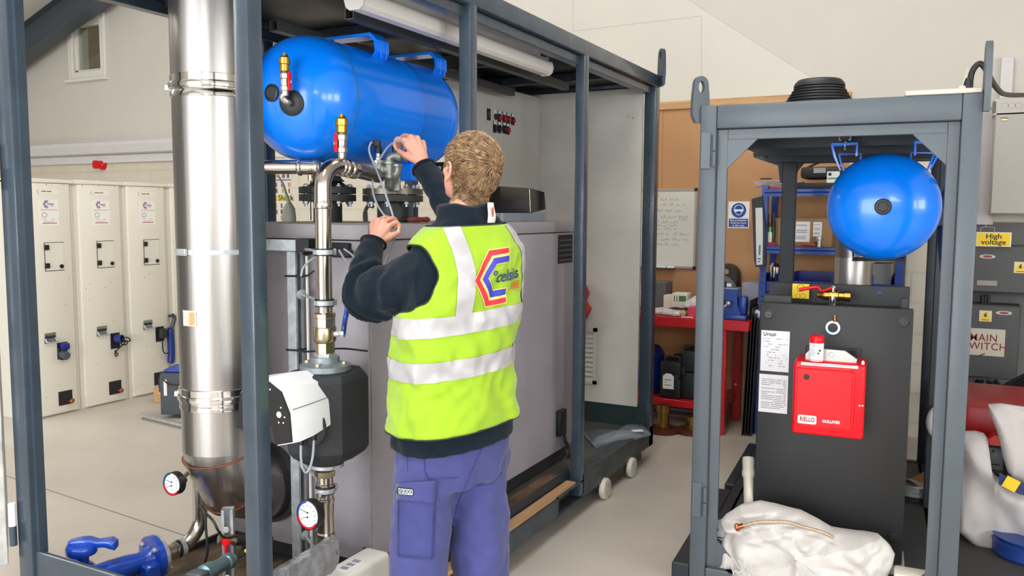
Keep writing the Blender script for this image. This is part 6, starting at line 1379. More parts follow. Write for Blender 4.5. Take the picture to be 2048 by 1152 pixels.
bm = B(); cyl(bm, c, c+V(.16, .0, 0), .033, n=24); cn = obj('can', bm, mat('can_white', (220, 216, 216), .4), t)
bm = B(); lathe(bm, [(.0335, 0), (.0335, .05)], c+V(.0, 0, 0), (1, 0, 0), 24, False); lathe(bm, [(.0335, 0), (.0335, .02)], c+V(.075, 0, 0), (1, 0, 0), 24, False); obj('can_print', bm, mat('can_dark', (60, 66, 84), .5), cn)
# whiteboard
wa, wb_ = at(1390, 382, 'y', YW-.03), at(1388, 533, 'y', YW-.03); wx0_ = wa.x-1.05
WBT = thing('whiteboard', 'whiteboard with faint green handwriting on the brown board wall', 'whiteboard', ((wx0_+wa.x)/2, YW-.02, wb_.z))
bm = B(); box(bm, wx0_, wa.x, YW-.03, YW-.019, wb_.z, wa.z); bd = obj('board', bm, mat('board_white', (224, 222, 214), .3), WBT)
ALU = mat('satin_aluminium', (196, 196, 192), .35, metal=.6)
for a in ((wx0_-.02, wa.x+.02, wa.z, wa.z+.02), (wx0_-.02, wa.x+.02, wb_.z-.02, wb_.z), (wx0_-.02, wx0_, wb_.z, wa.z), (wa.x, wa.x+.02, wb_.z, wa.z)):
    bm = B(); box(bm, a[0], a[1], YW-.036, YW-.019, a[2], a[3], .002); obj('edge_trim', bm, ALU, WBT)
bm = B(); box(bm, wa.x-.005, wa.x+.022, YW-.039, YW-.019, wa.z-.002, wa.z+.024, .004); obj('corner_cap', bm, BLACK, WBT)
bm = B(); box(bm, wa.x-.005, wa.x+.022, YW-.039, YW-.019, wb_.z-.024, wb_.z+.002, .004); obj('corner_cap', bm, BLACK, WBT)
bm = B(); px_ = at(1352, 533, 'y', YW).x; box(bm, wx0_+.1, px_, YW-.09, YW-.02, wb_.z-.028, wb_.z-.02); tr = obj('pen_tray', bm, BLACKM, WBT)
bm = B(); cyl(bm, V(px_-.2, YW-.06, wb_.z-.012), V(px_-.07, YW-.06, wb_.z-.012), .009, n=10); cyl(bm, V(px_-.06, YW-.055, wb_.z-.012), V(px_+.0, YW-.055, wb_.z-.012), .009, n=10); obj('marker_pen', bm, WHITE, tr)
GR = mat('marker_green', (128, 190, 168), .6)
rr = random.Random(11); u0 = at(1309, 450, 'y', YW).x
rows = [(393, 1311, 1332), (401, 1311, 1370), (411, 1311, 1384), (424, 1313, 1366), (436, 1311, 1384), (440, 1360, 1382), (446, 1311, 1348), (453, 1311, 1354), (460, 1312, 1358), (470, 1310, 1378), (481, 1310, 1374), (491, 1309, 1352)]
for (py, pa__, pb__) in rows:
    x, z, xe = at(pa__, py, 'y', YW).x-.0, at(1340, py, 'y', YW-.03).z, at(pb__, py, 'y', YW).x
    bm = B()
    while x < xe-.02:
        wl = rr.uniform(.03, .085); pts = []; n = int(wl/.006)
        for i in range(n): pts.append(V(x+wl*i/n, YW-.0306, z+rr.uniform(0, .022 if i % 2 else .006)*(1.4 if rr.random() < .15 else 1)))
        if len(pts) > 3: tube(bm, pts, .0016, 4)
        x += wl+rr.uniform(.012, .022)
    obj('handwriting', bm, GR, bd, 0)
# wall signs
SGW = mat('sign_white', (242, 240, 234), .5)
def sheet(name, label, cat, px0, py0, px1, py1, m=None, y=None):
    y = YW-.018 if y is None else y
    a, b_ = at(px0, py0, 'y', y), at(px1, py1, 'y', y)
    t = thing(name, label, cat, ((a.x+b_.x)/2, y, b_.z)); bm = B(); box(bm, a.x, b_.x, y-.004, y-.0005, b_.z, a.z, .001); s = obj('sheet', bm, m or SGW, t, 0); return t, s, a, b_, y-.004
t, s, a, b_, y = sheet('blue_notice', 'blue and white notice on the wall beside the pale frame post', 'sign', 1430, 389, 1452, 467)
bm = B(); h_ = a.z-b_.z; box(bm, a.x, b_.x-.012, y-.001, y, b_.z+.012, a.z-h_*.2); bp = obj('blue_field', bm, BLUEP, s, 0)
bm = B()
for i in range(7): z = a.z-h_*(.28+.07*i); box(bm, a.x+.02, b_.x-.03-.01*(i % 3), y-.0014, y-.001, z, z+.006)
box(bm, a.x+.03, b_.x-.05, y-.0014, y-.001, b_.z+.03, b_.z+.09); obj('white_text', bm, WHITE, bp, 0)
t, s, a, b_, y = sheet('eye_protection_sign', 'square blue and white eye protection sign on the brown board wall', 'sign', 1457, 403, 1498, 457)
w_, h_ = b_.x-a.x, a.z-b_.z; cx_, cz_ = (a.x+b_.x)/2, a.z-h_*.33
bm = B(); lathe(bm, [(w_*.35, 0), (.0005, .0005)], (cx_, y-.0003, cz_), (0, -1, 0), 40); disc = obj('blue_disc', bm, BLUEP, s, 0)
def pl2(bm, pts, d=.0007): prism(bm, [(p_[0]*w_, p_[1]*w_) for p_ in pts], (cx_, y-.0006, cz_), (1, 0, 0), (0, 0, 1), (0, -1, 0), d)
bm = B()
hd_o = [(.23*math.sin(a_)*(1 if math.cos(a_) > -.2 else .82), .02+.25*math.cos(a_)) for a_ in [2*PI*i/32 for i in range(32)]]
hd_i = [(x*.86, .02+(z-.02)*.88) for x, z in hd_o]
R_ = loft(bm, [[V(cx_+x*w_, y-.0009, cz_+z*w_) for x, z in hd_o], [V(cx_+x*w_, y-.0009, cz_+z*w_) for x, z in hd_i]], True, False)
pl2(bm, [(-.21, .05), (.21, .05), (.19, -.03), (.13, -.07), (.04, -.055), (0, -.01), (-.04, -.055), (-.13, -.07), (-.19, -.03)])
obj('head_symbol', bm, WHITE, disc, 0, recalc=False)
bm = B(); box(bm, a.x+w_*.05, b_.x-w_*.05, y-.0006, y-.0001, b_.z+h_*.05, b_.z+h_*.36); tf = obj('text_field', bm, BLUEP, s, 0)
for i, tx in enumerate(('Eye protection', 'must be worn', 'in this area')): text('sign_text', tx, w_*.13, (cx_, y-.0007, b_.z+h_*(.30-.095*i)), (1, 0, 0), (0, 0, 1), WHITE, tf)
# shelving
SF = 6.33
sx0, sx1 = at(1517, 600, 'y', SF).x, at(1806, 545, 'y', SF).x
SHV = thing('shelving_unit', 'blue boltless shelving behind the right frame', 'shelf', ((sx0+sx1)/2, 6.55, FL))
SBL = mat('shelf_blue', (20, 60, 142), .4, coat=.15)
zs = [at(1600, y, 'y', SF).z for y in (378, 494, 590)]
for x in (sx0, sx1-.045):
    for y in (SF, 6.72):
        bm = B(); box(bm, x, x+.045, y, y+.04, FL, zs[0]+.03, .002); up = obj('upright', bm, SBL, SHV)
        if y == SF and x == sx0:
            bm = B()
            for i in range(34): box(bm, x+.018, x+.027, y-.0006, y, FL+.1+i*.045, FL+.122+i*.045)
            obj('slot_row', bm, BLACK, up, 0)
for i, z in enumerate(zs+[.12]):
    bm = B(); box(bm, sx0+.02, sx1-.02, SF+.005, 6.74, z-.012, z, .001); sb = obj('shelf_board', bm, mat('shelf_board', (168, 138, 104), .7), SHV)
    bm = B(); zz = (at(1600, 378, 'y', SF).z-at(1600, 393, 'y', SF).z)
    prism(bm, [(0, 0), (-.006, -.004), (-.006, -zz*.4), (.0, -zz*.5), (-.006, -zz*.6), (-.006, -zz), (.012, -zz), (.012, 0)], (sx0+.02, SF, z+.002), (0, 1, 0), (0, 0, 1), (1, 0, 0), sx1-sx0-.04); obj('front_beam', bm, SBL, SHV, 20)
def sbox(name, label, cat, px0, px1, py0, zb_, Y, d, m, bev=.003, group=None):
    a, b_ = at(px0, py0, 'y', Y), at(px1, py0, 'y', Y); t = thing(name, label, cat, ((a.x+b_.x)/2, Y+d/2, zb_), 0, group)
    bm = B(); box(bm, a.x, b_.x, Y, Y+d, zb_+.001, a.z, bev, 2); return t, obj('body', bm, m, t), a, b_
rr = random.Random(21)
for i in range(5):
    q = at(1505+rr.uniform(-2, 8), 372-i*2.2, 'y', 6.36); bm = B(); x0 = q.x; z0 = zs[0]+.024+i*.009; L = .34
    rs = [[V(x0+L*k/6, 6.36+.2*j, z0+.005*math.sin(k*1.3+i)*(1-k/8)+(.0 if k else -.0)) for j in (0, 1)] for k in range(7)]
    loft(bm, rs, False, False); o = solo('paper_sheet', bm, PAPER, 'loose sheet in the untidy paper pile on the top shelf end', 'paper', 'loose papers on the top shelf'); md = o.modifiers.new('s', 'SOLIDIFY'); md.thickness = .0015
bm = B(); a, b_ = at(1530, 376, 'y', 6.36), at(1575, 376, 'y', 6.36); box(bm, a.x, b_.x, 6.36, 6.6, zs[0]+.001, zs[0]+.022, .002); solo('red_folder', bm, mat('folder_red', (150, 44, 48), .5), 'dark red folder under the loose papers on the top shelf', 'folder')
bm = B(); a = at(1520, 363, 'y', 6.36); box(bm, -.04, .04, -.01, .01, 0, .01, .002, M=RZ((a.x+.03, 6.42, zs[0]+.075), .3)); solo('black_marker', bm, BLACK, 'black marker on top of the loose papers', 'pen')
t, o, a, b_ = sbox('tool_case', 'black tool case with label on the top shelf', 'case', 1601, 1690, 334, zs[0]+.075, 6.36, .3, mat('toolcase_black', (34, 36, 38), .5), .02)
bm = B(); q = at(1640, 341, 'y', 6.356); box(bm, q.x-.045, q.x+.04, 6.352, 6.36, q.z-.02, q.z+.02, .003); obj('silver_latch', bm, mat('latch_silver', (170, 170, 172), .3, metal=.7), t)
bm = B(); q = at(1664, 357, 'y', 6.356); box(bm, q.x-.035, q.x+.05, 6.356, 6.36, q.z-.06, q.z+.05); lb = obj('case_label', bm, PAPER, t, 0)
bm = B(); box(bm, q.x-.025, q.x-.005, 6.355, 6.356, q.z+.02, q.z+.04); obj('label_mark', bm, INK, lb, 0); bm = B(); box(bm, q.x-.03, q.x+.04, 6.355, 6.356, q.z-.005, q.z+.006); obj('label_line', bm, mat('label_green', (110, 150, 110), .6), lb, 0)
bm = B(); tube(bm, smooth_path([(a.x+.02, 6.42, a.z-.01), ((a.x+b_.x)/2, 6.42, a.z+.04), (b_.x-.02, 6.42, a.z+.02)], 4), .008, 8); obj('carry_handle', bm, BLACK, t)
t, o, a, b_ = sbox('tool_tray', 'flat black tray of tools under the black tool case', 'tray', 1590, 1690, 366, zs[0], 6.35, .32, mat('tray_black', (24, 26, 30), .5), .006)
t, o, a, b_ = sbox('cardboard_box', 'brown cardboard box with shipping labels on the middle shelf', 'box', 1580, 1665, 436, zs[1], 6.42, .28, mat('cardboard', (156, 124, 88), .75, var=.06, vscale=6))
for (x0, y0, x1, y1) in ((1590, 443, 1619, 484), (1627, 444, 1643, 473)):
    q0, q1 = at(x0, y0, 'y', 6.418), at(x1, y1, 'y', 6.418); bm = B(); box(bm, q0.x, q1.x, 6.417, 6.42, q1.z, q0.z); lb = obj('shipping_label', bm, PAPER, t, 0)
    bm = B(); W_, H_ = q1.x-q0.x, q0.z-q1.z
    for k in range(11): box(bm, q0.x+W_*(.1+.06*k), q0.x+W_*(.1+.06*k+.03), 6.4165, 6.417, q1.z+H_*.12, q1.z+H_*.30)
    for k in (.45, .55, .8): box(bm, q0.x+W_*.1, q0.x+W_*.8, 6.4165, 6.417, q1.z+H_*k, q1.z+H_*(k+.04))
    obj('label_print', bm, PAPERG, lb, 0)
bm = B(); q = at(1556, 440, 'y', 6.45); x = q.x; a = at(1582, 445, 'y', 6.45)
box(bm, at(1546, 440, 'y', 6.45).x, at(1576, 440, 'y', 6.45).x, 6.45, 6.7, zs[1]+.001, at(1560, 436, 'y', 6.45).z, .003); solo('cardboard_box', bm, MATS['cardboard'], 'plain brown carton behind the frame inner post on the middle shelf', 'box')
for px, py, r, c, cap, lab in ((1534, 442, .022, (44, 40, 38), (60, 42, 30), 'dark brown bottle by the shelf upright, cap dark'), (1541, 468, .022, (226, 222, 206), (112, 190, 60), 'small white bottle with bright green cap on the middle shelf'), (1547, 440, .018, (28, 30, 36), (30, 30, 34), 'slim black bottle beside the brown bottle on the middle shelf'), (1631, 487, .014, (60, 54, 48), (20, 20, 22), 'tiny black capped bottle in front of the shipping labels')):
    q = at(px, py, 'y', 6.38); t = thing('bottle', lab, 'bottle', V(q.x, 6.38, zs[1]), 0, 'bottles on the middle shelf'); ht = at(px, py-14 if r > .015 else py-3, 'y', 6.38).z-zs[1]
    bm = B(); lathe(bm, [(r*.95, .002), (r, .006), (r, ht*.7), (r*.5, ht*.78)], (q.x, 6.38, zs[1]), A_, 16); obj('bottle_body', bm, mat('btl%d' % c[0], c, .35), t)
    bm = B(); lathe(bm, [(r*.7, ht*.76), (r*.7, ht), (r*.4, ht)], (q.x, 6.38, zs[1]), A_, 14); obj('cap', bm, mat('cap%d' % cap[0], cap, .4), t)
bm = B(); a, b_ = at(1605, 488, 'y', 6.36), at(1630, 490, 'y', 6.36); tube(bm, [V(a.x, 6.36, zs[1]+.02), V(b_.x, 6.36, zs[1]+.015)], [.016, .01], 10); solo('orange_grip_tool', bm, mat('grip_orange', (168, 70, 40), .5), 'orange gripped tool lying in front of the cardboard box', 'tool')
t = thing('valve_spare', 'spare white and steel tap standing right of the orange gripped tool', 'tap', at(1638, 490, 'y', 6.36)); q = at(1638, 490, 'y', 6.37)
bm = B(); lathe(bm, [(.014, .001), (.014, .05), (.02, .055), (.02, .075), (.01, .08)], (q.x, 6.37, zs[1]), A_, 14); obj('tap_body', bm, mat('tap_pale', (200, 196, 188), .3, metal=.5), t)
bm = B(); box(bm, at(1530, 490, 'y', 6.35).x, at(1552, 490, 'y', 6.35).x, 6.345, 6.37, zs[1]+.001, zs[1]+.03, .003); solo('red_tray', bm, mat('tray_red', (150, 24, 44), .5), 'narrow red tray at the middle shelf edge under the bottles', 'tray')
for i, (p0, p1, py) in enumerate(((1582, 1664, 546), (1744, 1790, 551), (1524, 1556, 548))):
    a, b_ = at(p0, py, 'y', 6.38), at(p1, py, 'y', 6.38); z0 = zs[2]+.002
    t = thing('parts_bin', ['long blue parts bin on the lower shelf behind the yellow tag', 'blue parts bin at the right end of the lower shelf', 'blue parts bin beside the left shelf upright holding a shiny valve'][i], 'bin', ((a.x+b_.x)/2, 6.5, z0), 0, 'blue parts bins')
    bm = B(); x0, x1, h_ = a.x, b_.x, a.z-z0
    box(bm, x0, x1, 6.38, 6.70, z0, z0+.006); box(bm, x0, x0+.005, 6.42, 6.70, z0, z0+h_); box(bm, x1-.005, x1, 6.42, 6.70, z0, z0+h_); box(bm, x0, x1, 6.69, 6.70, z0, z0+h_); box(bm, x0, x1, 6.38, 6.386, z0, z0+h_*.62)
    obj('bin_shell', bm, mat('bin_blue', (22, 44, 146), .35), t)
    bm = B(); box(bm, (x0+x1)/2-.03, (x0+x1)/2+.03, 6.372, 6.38, z0+h_*.3, z0+h_*.5); obj('bin_grip', bm, MATS['bin_blue'], t)
q = at(1549, 534, 'y', 6.45); lump_c = q
t = thing('spare_valve', 'shiny spare valve in the blue bin by the shelf upright', 'valve', V(q.x, 6.47, zs[2]+.01)); bm = B(); lathe(bm, [(.03, .01), (.04, .03), (.03, .06), (.045, .08), (.045, q.z-zs[2]), (.02, q.z-zs[2]+.03)], (q.x, 6.47, zs[2]), A_, 18); obj('valve_body', bm, CHROME, t)
bm = B(); a, b_ = at(1746, 526, 'y', 6.5), at(1785, 526, 'y', 6.5); box(bm, a.x, b_.x, 6.45, 6.68, zs[2]+.01, a.z, .004); solo('grey_carton', bm, mat('grey_carton', (150, 152, 150), .6), 'grey carton in the right blue bin', 'box')
# level in its sleeve on the shelf end
t = thing('spirit_level_case', 'long clear fronted level in black sleeve hanging on the blue shelf upright', 'level', at(1520, 535, 'y', 6.3))
yl = 6.30
def q_(x, y): return at(x, y, 'y', yl)
o_ = [q_(x, y) for x, y in ((1503, 398), (1524, 392), (1526, 412), (1531, 450), (1531, 530), (1526, 535), (1511, 534), (1508, 520), (1505, 440))]
bm = B(); prism(bm, [(p_.x, p_.z) for p_ in o_], (0, yl, 0), (1, 0, 0), (0, 0, 1), (0, 1, 0), .025); sl = obj('sleeve', bm, BLACKM, t)
o_ = [q_(x, y) for x, y in ((1511, 416), (1525, 415), (1526, 470), (1525, 529), (1513, 530), (1512, 470))]
bm = B(); prism(bm, [(p_.x, p_.z) for p_ in o_], (0, yl-.004, 0), (1, 0, 0), (0, 0, 1), (0, 1, 0), .004); lv = obj('level_bar', bm, mat('level_pale', (206, 208, 204), .3), sl, 0)
bm = B(); 
for k, (x0, y0, x1, y1) in enumerate(((1518, 490, 1521, 510), (1515, 516, 1522, 519), (1516, 522, 1520, 525))): a, b_ = q_(x0, y0), q_(x1, y1); box(bm, a.x, b_.x, yl-.005, yl-.004, b_.z, a.z)
obj('level_marking', bm, mat('level_blue', (70, 120, 150), .6), lv, 0)
# dark sheets leaning between bench and shelving
for i in range(4):
    p0, p1 = at(1468+8*i, 872-i, 'z', FL), None; x0 = -1.285+.02*i; bm = B()
    prism(bm, [(0, 0), (.42, 0), (.42, 1.02-.05*i), (0, 1.02-.05*i)], (x0-.01, 6.22+.005*i, FL), (0, 1, 0), (.03, 0, .9995), (1, 0, 0), .006); solo('steel_sheet', bm, mat('sheet_black', (26, 24, 26), .5, var=.3, vscale=8), 'dark sheet leaning on edge between the red bench and blue shelving', 'sheet', 'dark sheets leaning by the shelving')
# ------------------------------------------------------------------ electrical corner
YE = 6.55
def ebox(name, label, px0, py0, px1, py1, m, Y=YE, wall=True):
    a, b_ = at(px0, py0, 'y', Y), at(px1, py1, 'y', Y); t = thing(name, label, 'electrical box', ((a.x+b_.x)/2, Y, b_.z))
    bm = B(); box(bm, a.x, b_.x, Y+.012, YW, b_.z, a.z, .004); bd = obj('enclosure', bm, m, t)
    bm = B(); box(bm, a.x+.006, b_.x-.006, Y, Y+.011, b_.z+.006, a.z-.006, .004); dr = obj('door', bm, m, t); return t, dr, a, b_
LG = mat('light_grey_enclosure', (172, 168, 160), .45)
DG = mat('dark_grey_enclosure', (78, 78, 80), .5, var=.06, vscale=4)
t, dr, a, b_ = ebox('distribution_board', 'large pale grey wall cabinet at the far right edge', 1990, 224, 2200, 430, LG)
bm = B(); q = at(2008, 238, 'y', YE); box(bm, q.x-.018, q.x+.022, YE-.006, YE, q.z-.012, q.z+.012, .002); lk = obj('latch', bm, mat('latch_brass', (200, 180, 140), .35, metal=.6), dr)
bm = B(); box(bm, q.x-.016, q.x+.02, YE-.007, YE-.006, q.z+.002, q.z+.008); obj('latch_slot', bm, INK, lk, 0)
bm = B(); q0, q1 = at(1988, 197, 'y', YE), at(2200, 222, 'y', YE); box(bm, q0.x, q1.x, YE+.0, YW, q1.z, q0.z, .004); tr = obj('cable_trough', bm, mat('trough_grey', (190, 184, 176), .5), t)
for px in (2010, 2024, 2038):
    q = at(px, 211, 'y', YE); bm = B(); ring_plate(bm, .022, .018, (q.x, YE, q.z), (0, -1, 0), .002, 20); obj('knockout', bm, mat('knock_grey', (178, 172, 164), .5), tr)
bm = B(); q = at(1990, 212, 'y', YE); box(bm, q.x-.012, q.x+.006, YE-.004, YE+.02, at(1990, 226, 'y', YE).z, at(1990, 203, 'y', YE).z); obj('hinge', bm, mat('hinge_dark', (88, 88, 88), .5), t)
bm = B(); a, b_ = at(2003, 114, 'y', YW-.06), at(2024, 196, 'y', YW-.06); box(bm, a.x, b_.x, YW-.06, YW, b_.z, a.z, .003); solo('cable_trunking', bm, mat('trunking_white', (206, 200, 200), .45), 'white vertical cable trunking above the pale grey wall cabinet', 'trunking')
bm = B(); a, b_ = at(1962, 228, 'y', YW-.08), at(1986, 450, 'y', YW-.08); box(bm, a.x, b_.x, YW-.08, YW, b_.z, a.z, .003); solo('cable_trunking', bm, mat('trunking_lilac', (186, 180, 180), .45), 'wide pale grey vertical trunking left of the wall cabinet', 'trunking')
bm = B(); a, b_ = at(1930, 444, 'y', YW-.03), at(2200, 800, 'y', YW-.03); box(bm, a.x, b_.x, YW-.03, YW-.001, FL, a.z); solo('backing_board', bm, mat('grey_backing', (112, 112, 110), .7, var=.08, vscale=4), 'grey backing board behind the dark electrical boxes', 'board')
t, dr, a, b_ = ebox('isolator_box', 'dark grey electrical box hung with the yellow high voltage sign', 1944, 490, 2130, 592, DG, YE)
def lab(dr, px, py, w_, h_, m, name, y=None):
    q = at(px, py, 'y', YE-.001); bm = B(); box(bm, q.x-w_/2, q.x+w_/2, YE-.002, YE, q.z-h_/2, q.z+h_/2); return obj(name, bm, m, dr, 0), q
def oval(dr, px, py):
    q = at(px, py, 'y', YE); bm = B(); prism(bm, [(.048*math.cos(a_), .014*math.sin(a_)) for a_ in [2*PI*i/24 for i in range(24)]], (q.x, YE, q.z), (1, 0, 0), (0, 0, 1), (0, -1, 0), .0015); o = obj('oval_badge', bm, mat('badge_grey', (200, 192, 188), .4), dr, 0)
    bm = B(); prism(bm, [(.028*math.cos(a_), .009*math.sin(a_)) for a_ in [2*PI*i/24 for i in range(24)]], (q.x, YE-.0015, q.z), (1, 0, 0), (0, 0, 1), (0, -1, 0), .0006); obj('badge_centre', bm, mat('badge_centre', (150, 60, 60), .5), o, 0)
oval(dr, 1975, 513); lab(dr, 1974, 566, .12, .034, mat('name_plate', (158, 148, 138), .5), 'name_plate')
def warn(dr, px, py, s_=.075):
    q = at(px, py, 'y', YE); bm = B(); box(bm, q.x-s_/2, q.x+s_/2, YE-.002, YE, q.z-s_/2, q.z+s_/2); o = obj('warning_label', bm, mat('label_cream', (226, 214, 176), .5), dr, 0)
    bm = B(); prism(bm, [(-s_*.4, -s_*.2), (s_*.4, -s_*.2), (0, s_*.45)], (q.x, YE-.002, q.z), (1, 0, 0), (0, 0, 1), (0, -1, 0), .0004); box(bm, q.x-s_*.45, q.x+s_*.45, YE-.0024, YE-.002, q.z-s_*.45, q.z-s_*.26); tr_ = obj('yellow_triangle', bm, YELLOW, o, 0)
    bm = B(); prism(bm, [(-.012, .0), (.0, .022), (.008, .022), (.0, .006), (.012, .006), (-.004, -.014), (.0, -.002)], (q.x, YE-.0025, q.z), (1, 0, 0), (0, 0, 1), (0, -1, 0), .0004); box(bm, q.x-s_*.3, q.x+s_*.3, YE-.0028, YE-.0024, q.z-s_*.38, q.z-s_*.33); obj('bolt_symbol', bm, INK, tr_, 0)
warn(dr, 2041, 535)
t = thing('high_voltage_sign', 'yellow high voltage sign hanging on the upper dark box', 'sign', at(1988, 494, 'y', YE-.03)); yv = YE-.03
a, b_ = at(1953, 464, 'y', yv), at(2022, 494, 'y', yv)
bm = B(); box(bm, a.x, b_.x, yv, yv+.004, b_.z, a.z, .001); pt_ = obj('plate', bm, mat('sign_cream_edge', (236, 226, 190), .5), t, 0)
bm = B(); box(bm, a.x+.006, b_.x-.008, yv-.0006, yv, b_.z+.006, a.z-.006); yf = obj('yellow_field', bm, YELLOW, pt_, 0)
cx_, h_ = (a.x+b_.x)/2, a.z-b_.z
text('sign_text', 'High', h_*.50, (cx_, yv-.0007, b_.z+h_*.70), (1, 0, 0), (0, 0, 1), INK, yf, sx=1.05); text('sign_text', 'voltage', h_*.50, (cx_, yv-.0007, b_.z+h_*.30), (1, 0, 0), (0, 0, 1), INK, yf, sx=1.05)
bm = B(); tube(bm, [at(1962, 464, 'y', yv), at(1961, 456, 'y', yv+.005), at(1972, 453, 'y', yv+.01), at(1989, 455, 'y', yv+.005), at(1989, 464, 'y', yv)], .002, 6); tube(bm, [at(1972, 453, 'y', yv+.01), at(1971, 446, 'y', yv+.02)], .002, 6); obj('hanging_string', bm, mat('string_grey', (180, 176, 168), .7), t)
t, dr, a, b_ = ebox('main_switch_box', 'dark grey main switch box with white lettered plate, lower right', 1930, 608, 2034, 762, DG, YE)
warn(dr, 1971, 632); oval(dr, 2008, 626)
q0, q1 = at(1930, 655, 'y', YE), at(2008, 714, 'y', YE); bm = B(); box(bm, q0.x, q1.x, YE-.003, YE, q1.z, q0.z); ms = obj('switch_plate', bm, mat('plate_cream', (206, 196, 180), .5), dr, 0)
h_ = q0.z-q1.z; cx_ = (q0.x+q1.x)/2
for tx, px, py, sz in (('MAIN', 1967, 676, .098), ('SWITCH', 1970, 693, .098)):
    q = at(px, py, 'y', YE); text('plate_lettering', tx, sz*.72, (q.x, YE-.0035, q.z), (1, 0, 0), (0, 0, 1), mat('plate_red', (128, 40, 40), .6), ms, sx=.92, bold=.006, spacing=1.08)
bm = B(); q0, q1 = at(1957, 712, 'y', YE-.005), at(1970, 707, 'y', YE-.005); tube(bm, [q0, q1], .003, 6); obj('scratch_mark', bm, INK, ms)
bm = B()
for px in (1964, 1970, 1976): a, b_ = at(px, 590, 'y', YE+.1), at(px, 612, 'y', YE+.1); tube(bm, [a, b_], .014, 8)
solo('cable_link', bm, CABLEB, 'black cables joining the two dark electrical boxes', 'cable')
bm = B(); rr = random.Random(4)
for k in range(5): tube(bm, smooth_path([at(1955+9*k, 762, 'y', 6.6-.03*k)]+[at(1952+15*k+rr.uniform(-14, 14), 775+i*13, 'y', 6.5-.06*i) for i in range(3)]+[at(2060, 745+8*k, 'y', 6.3)], 4), .014, 8)
solo('cable_bundle', bm, CABLEB, 'tangle of thick black cables under the main switch box', 'cable')
# machine under dust sheets
MS_ = thing('generator', 'red machine with grey control panel partly hidden by white dust sheets', 'generator', at(2000, 1060, 'z', FL))
Dg = 4.25
gq = lambda x, y, D=Dg: dep(x, y, D)
gx0, gx1, gz1, gz0 = gq(1925, 830).x, gq(2090, 830).x, gq(1960, 812).z, FL
Yg = gq(1970, 850).y
gx0, gx1, gz1 = at(1928, 850, 'y', Yg).x, at(2130, 850, 'y', Yg).x, at(1960, 813, 'y', Yg).z
MRED = mat('machine_red', (168, 28, 34), .4)
bm = B(); box(bm, gx0, gx1, Yg, Yg+.7, at(1970, 872, 'y', Yg).z, gz1, .02, 2); obj('top_hood', bm, MRED, MS_)
bm = B(); box(bm, gx0+.1, gx1, Yg+.02, Yg+.7, FL+.02, at(1970, 872, 'y', Yg).z, .01); obj('chassis', bm, BLACKM, MS_)
a, b_ = at(1962, 868, 'y', Yg-.08), at(2003, 893, 'y', Yg-.08)
bm = B(); prism(bm, [(a.x-.0, b_.z), (b_.x, b_.z), (b_.x, a.z+.0), (a.x+.06, a.z)], (0, Yg-.08, 0), (1, 0, 0), (0, 0, 1), (0, 1, 0), .12); obj('red_fairing', bm, mat('machine_red_bright', (216, 54, 44), .35), MS_)
a, b_ = at(1958, 893, 'y', Yg-.1), at(2006, 952, 'y', Yg-.1)
bm = B(); box(bm, a.x, b_.x, Yg-.1, Yg+.02, b_.z, a.z, .01, 2); cp = obj('control_panel', bm, mat('panel_grey', (88, 92, 90), .5), MS_)
for x0, y0, x1, y1, m in ((1970, 899, 1981, 906, mat('lcd_green', (60, 110, 90), .3)), (1984, 899, 1990, 905, INK), (1993, 898, 2002, 906, mat('navy_btn', (44, 48, 84), .4)), (1972, 912, 1979, 919, INK), (1975, 926, 2000, 932, INK), (1978, 938, 2004, 950, INK)):
    q0, q1 = at(x0, y0, 'y', Yg-.102), at(x1, y1, 'y', Yg-.102); bm = B(); box(bm, q0.x, q1.x, Yg-.103, Yg-.1, q1.z, q0.z); obj('panel_control', bm, m, cp, 0)
SHM = mat('dust_sheet_white', (196, 189, 186), .8, bump=.12, bscale=120, sheen=.2)
def drape(name, label, out, Y, depth, seed, thick=.14):
    P_ = [at(x, y, 'y', Y) for x, y in out]; c = sum(P_, V(0, 0, 0))/len(P_); P_ = dens(P_, 6); bm = B(); rings = []
    for k in [1, .985, .96, .92, .87, .81, .74, .66, .57, .47, .36, .24, .12, .03]:
        r_ = []
        for q in P_:
            p_ = c.lerp(q, k); f = .03*math.sin(14*p_.x+9*p_.z+seed+2.5*noise.noise(V(p_.x*4, p_.z*4, seed)))+.016*noise.noise(V(p_.x*15, p_.z*9, seed+4)); r_.append(V(p_.x, Y-depth*math.sqrt(max(0, 1-k*k))-f*min(1, (1-k)*8), max(p_.z, FL+.004)))
        rings.append(r_)
    back = [[V(c.lerp(q, k).x, Y+thick*(1-k*.8), max(FL+.004, c.lerp(q, k).z)) for q in P_] for k in (.3, .9)]
    loft(bm, back+rings); return solo(name, bm, SHM, label, 'dust sheet', None, 80)
drape('dust_sheet', 'white dust sheet draped from the left over the red machine to the floor', [(1915, 862), (1950, 861), (1968, 866), (1975, 876), (1962, 892), (1958, 908), (1975, 930), (1990, 950), (2020, 968), (2090, 985), (2100, 1080), (2070, 1112), (2040, 1122), (2005, 1118), (1985, 1108), (1962, 1100), (1940, 1083), (1915, 1060)], Yg-.12, .10, 1)
drape('dust_sheet', 'white dust sheet hanging over the right side of the red machine', [(1976, 808), (2000, 806), (2060, 815), (2130, 830), (2130, 985), (2060, 975), (2022, 962), (2014, 940), (2006, 915), (2002, 895), (1996, 868), (1985, 840), (1978, 822)], Yg-.15, .07, 6)
q = at(2018, 935, 'y', Yg-.25); t = thing('lashing_strap', 'blue and yellow lashing strap trailing over the left dust sheet', 'strap', q)
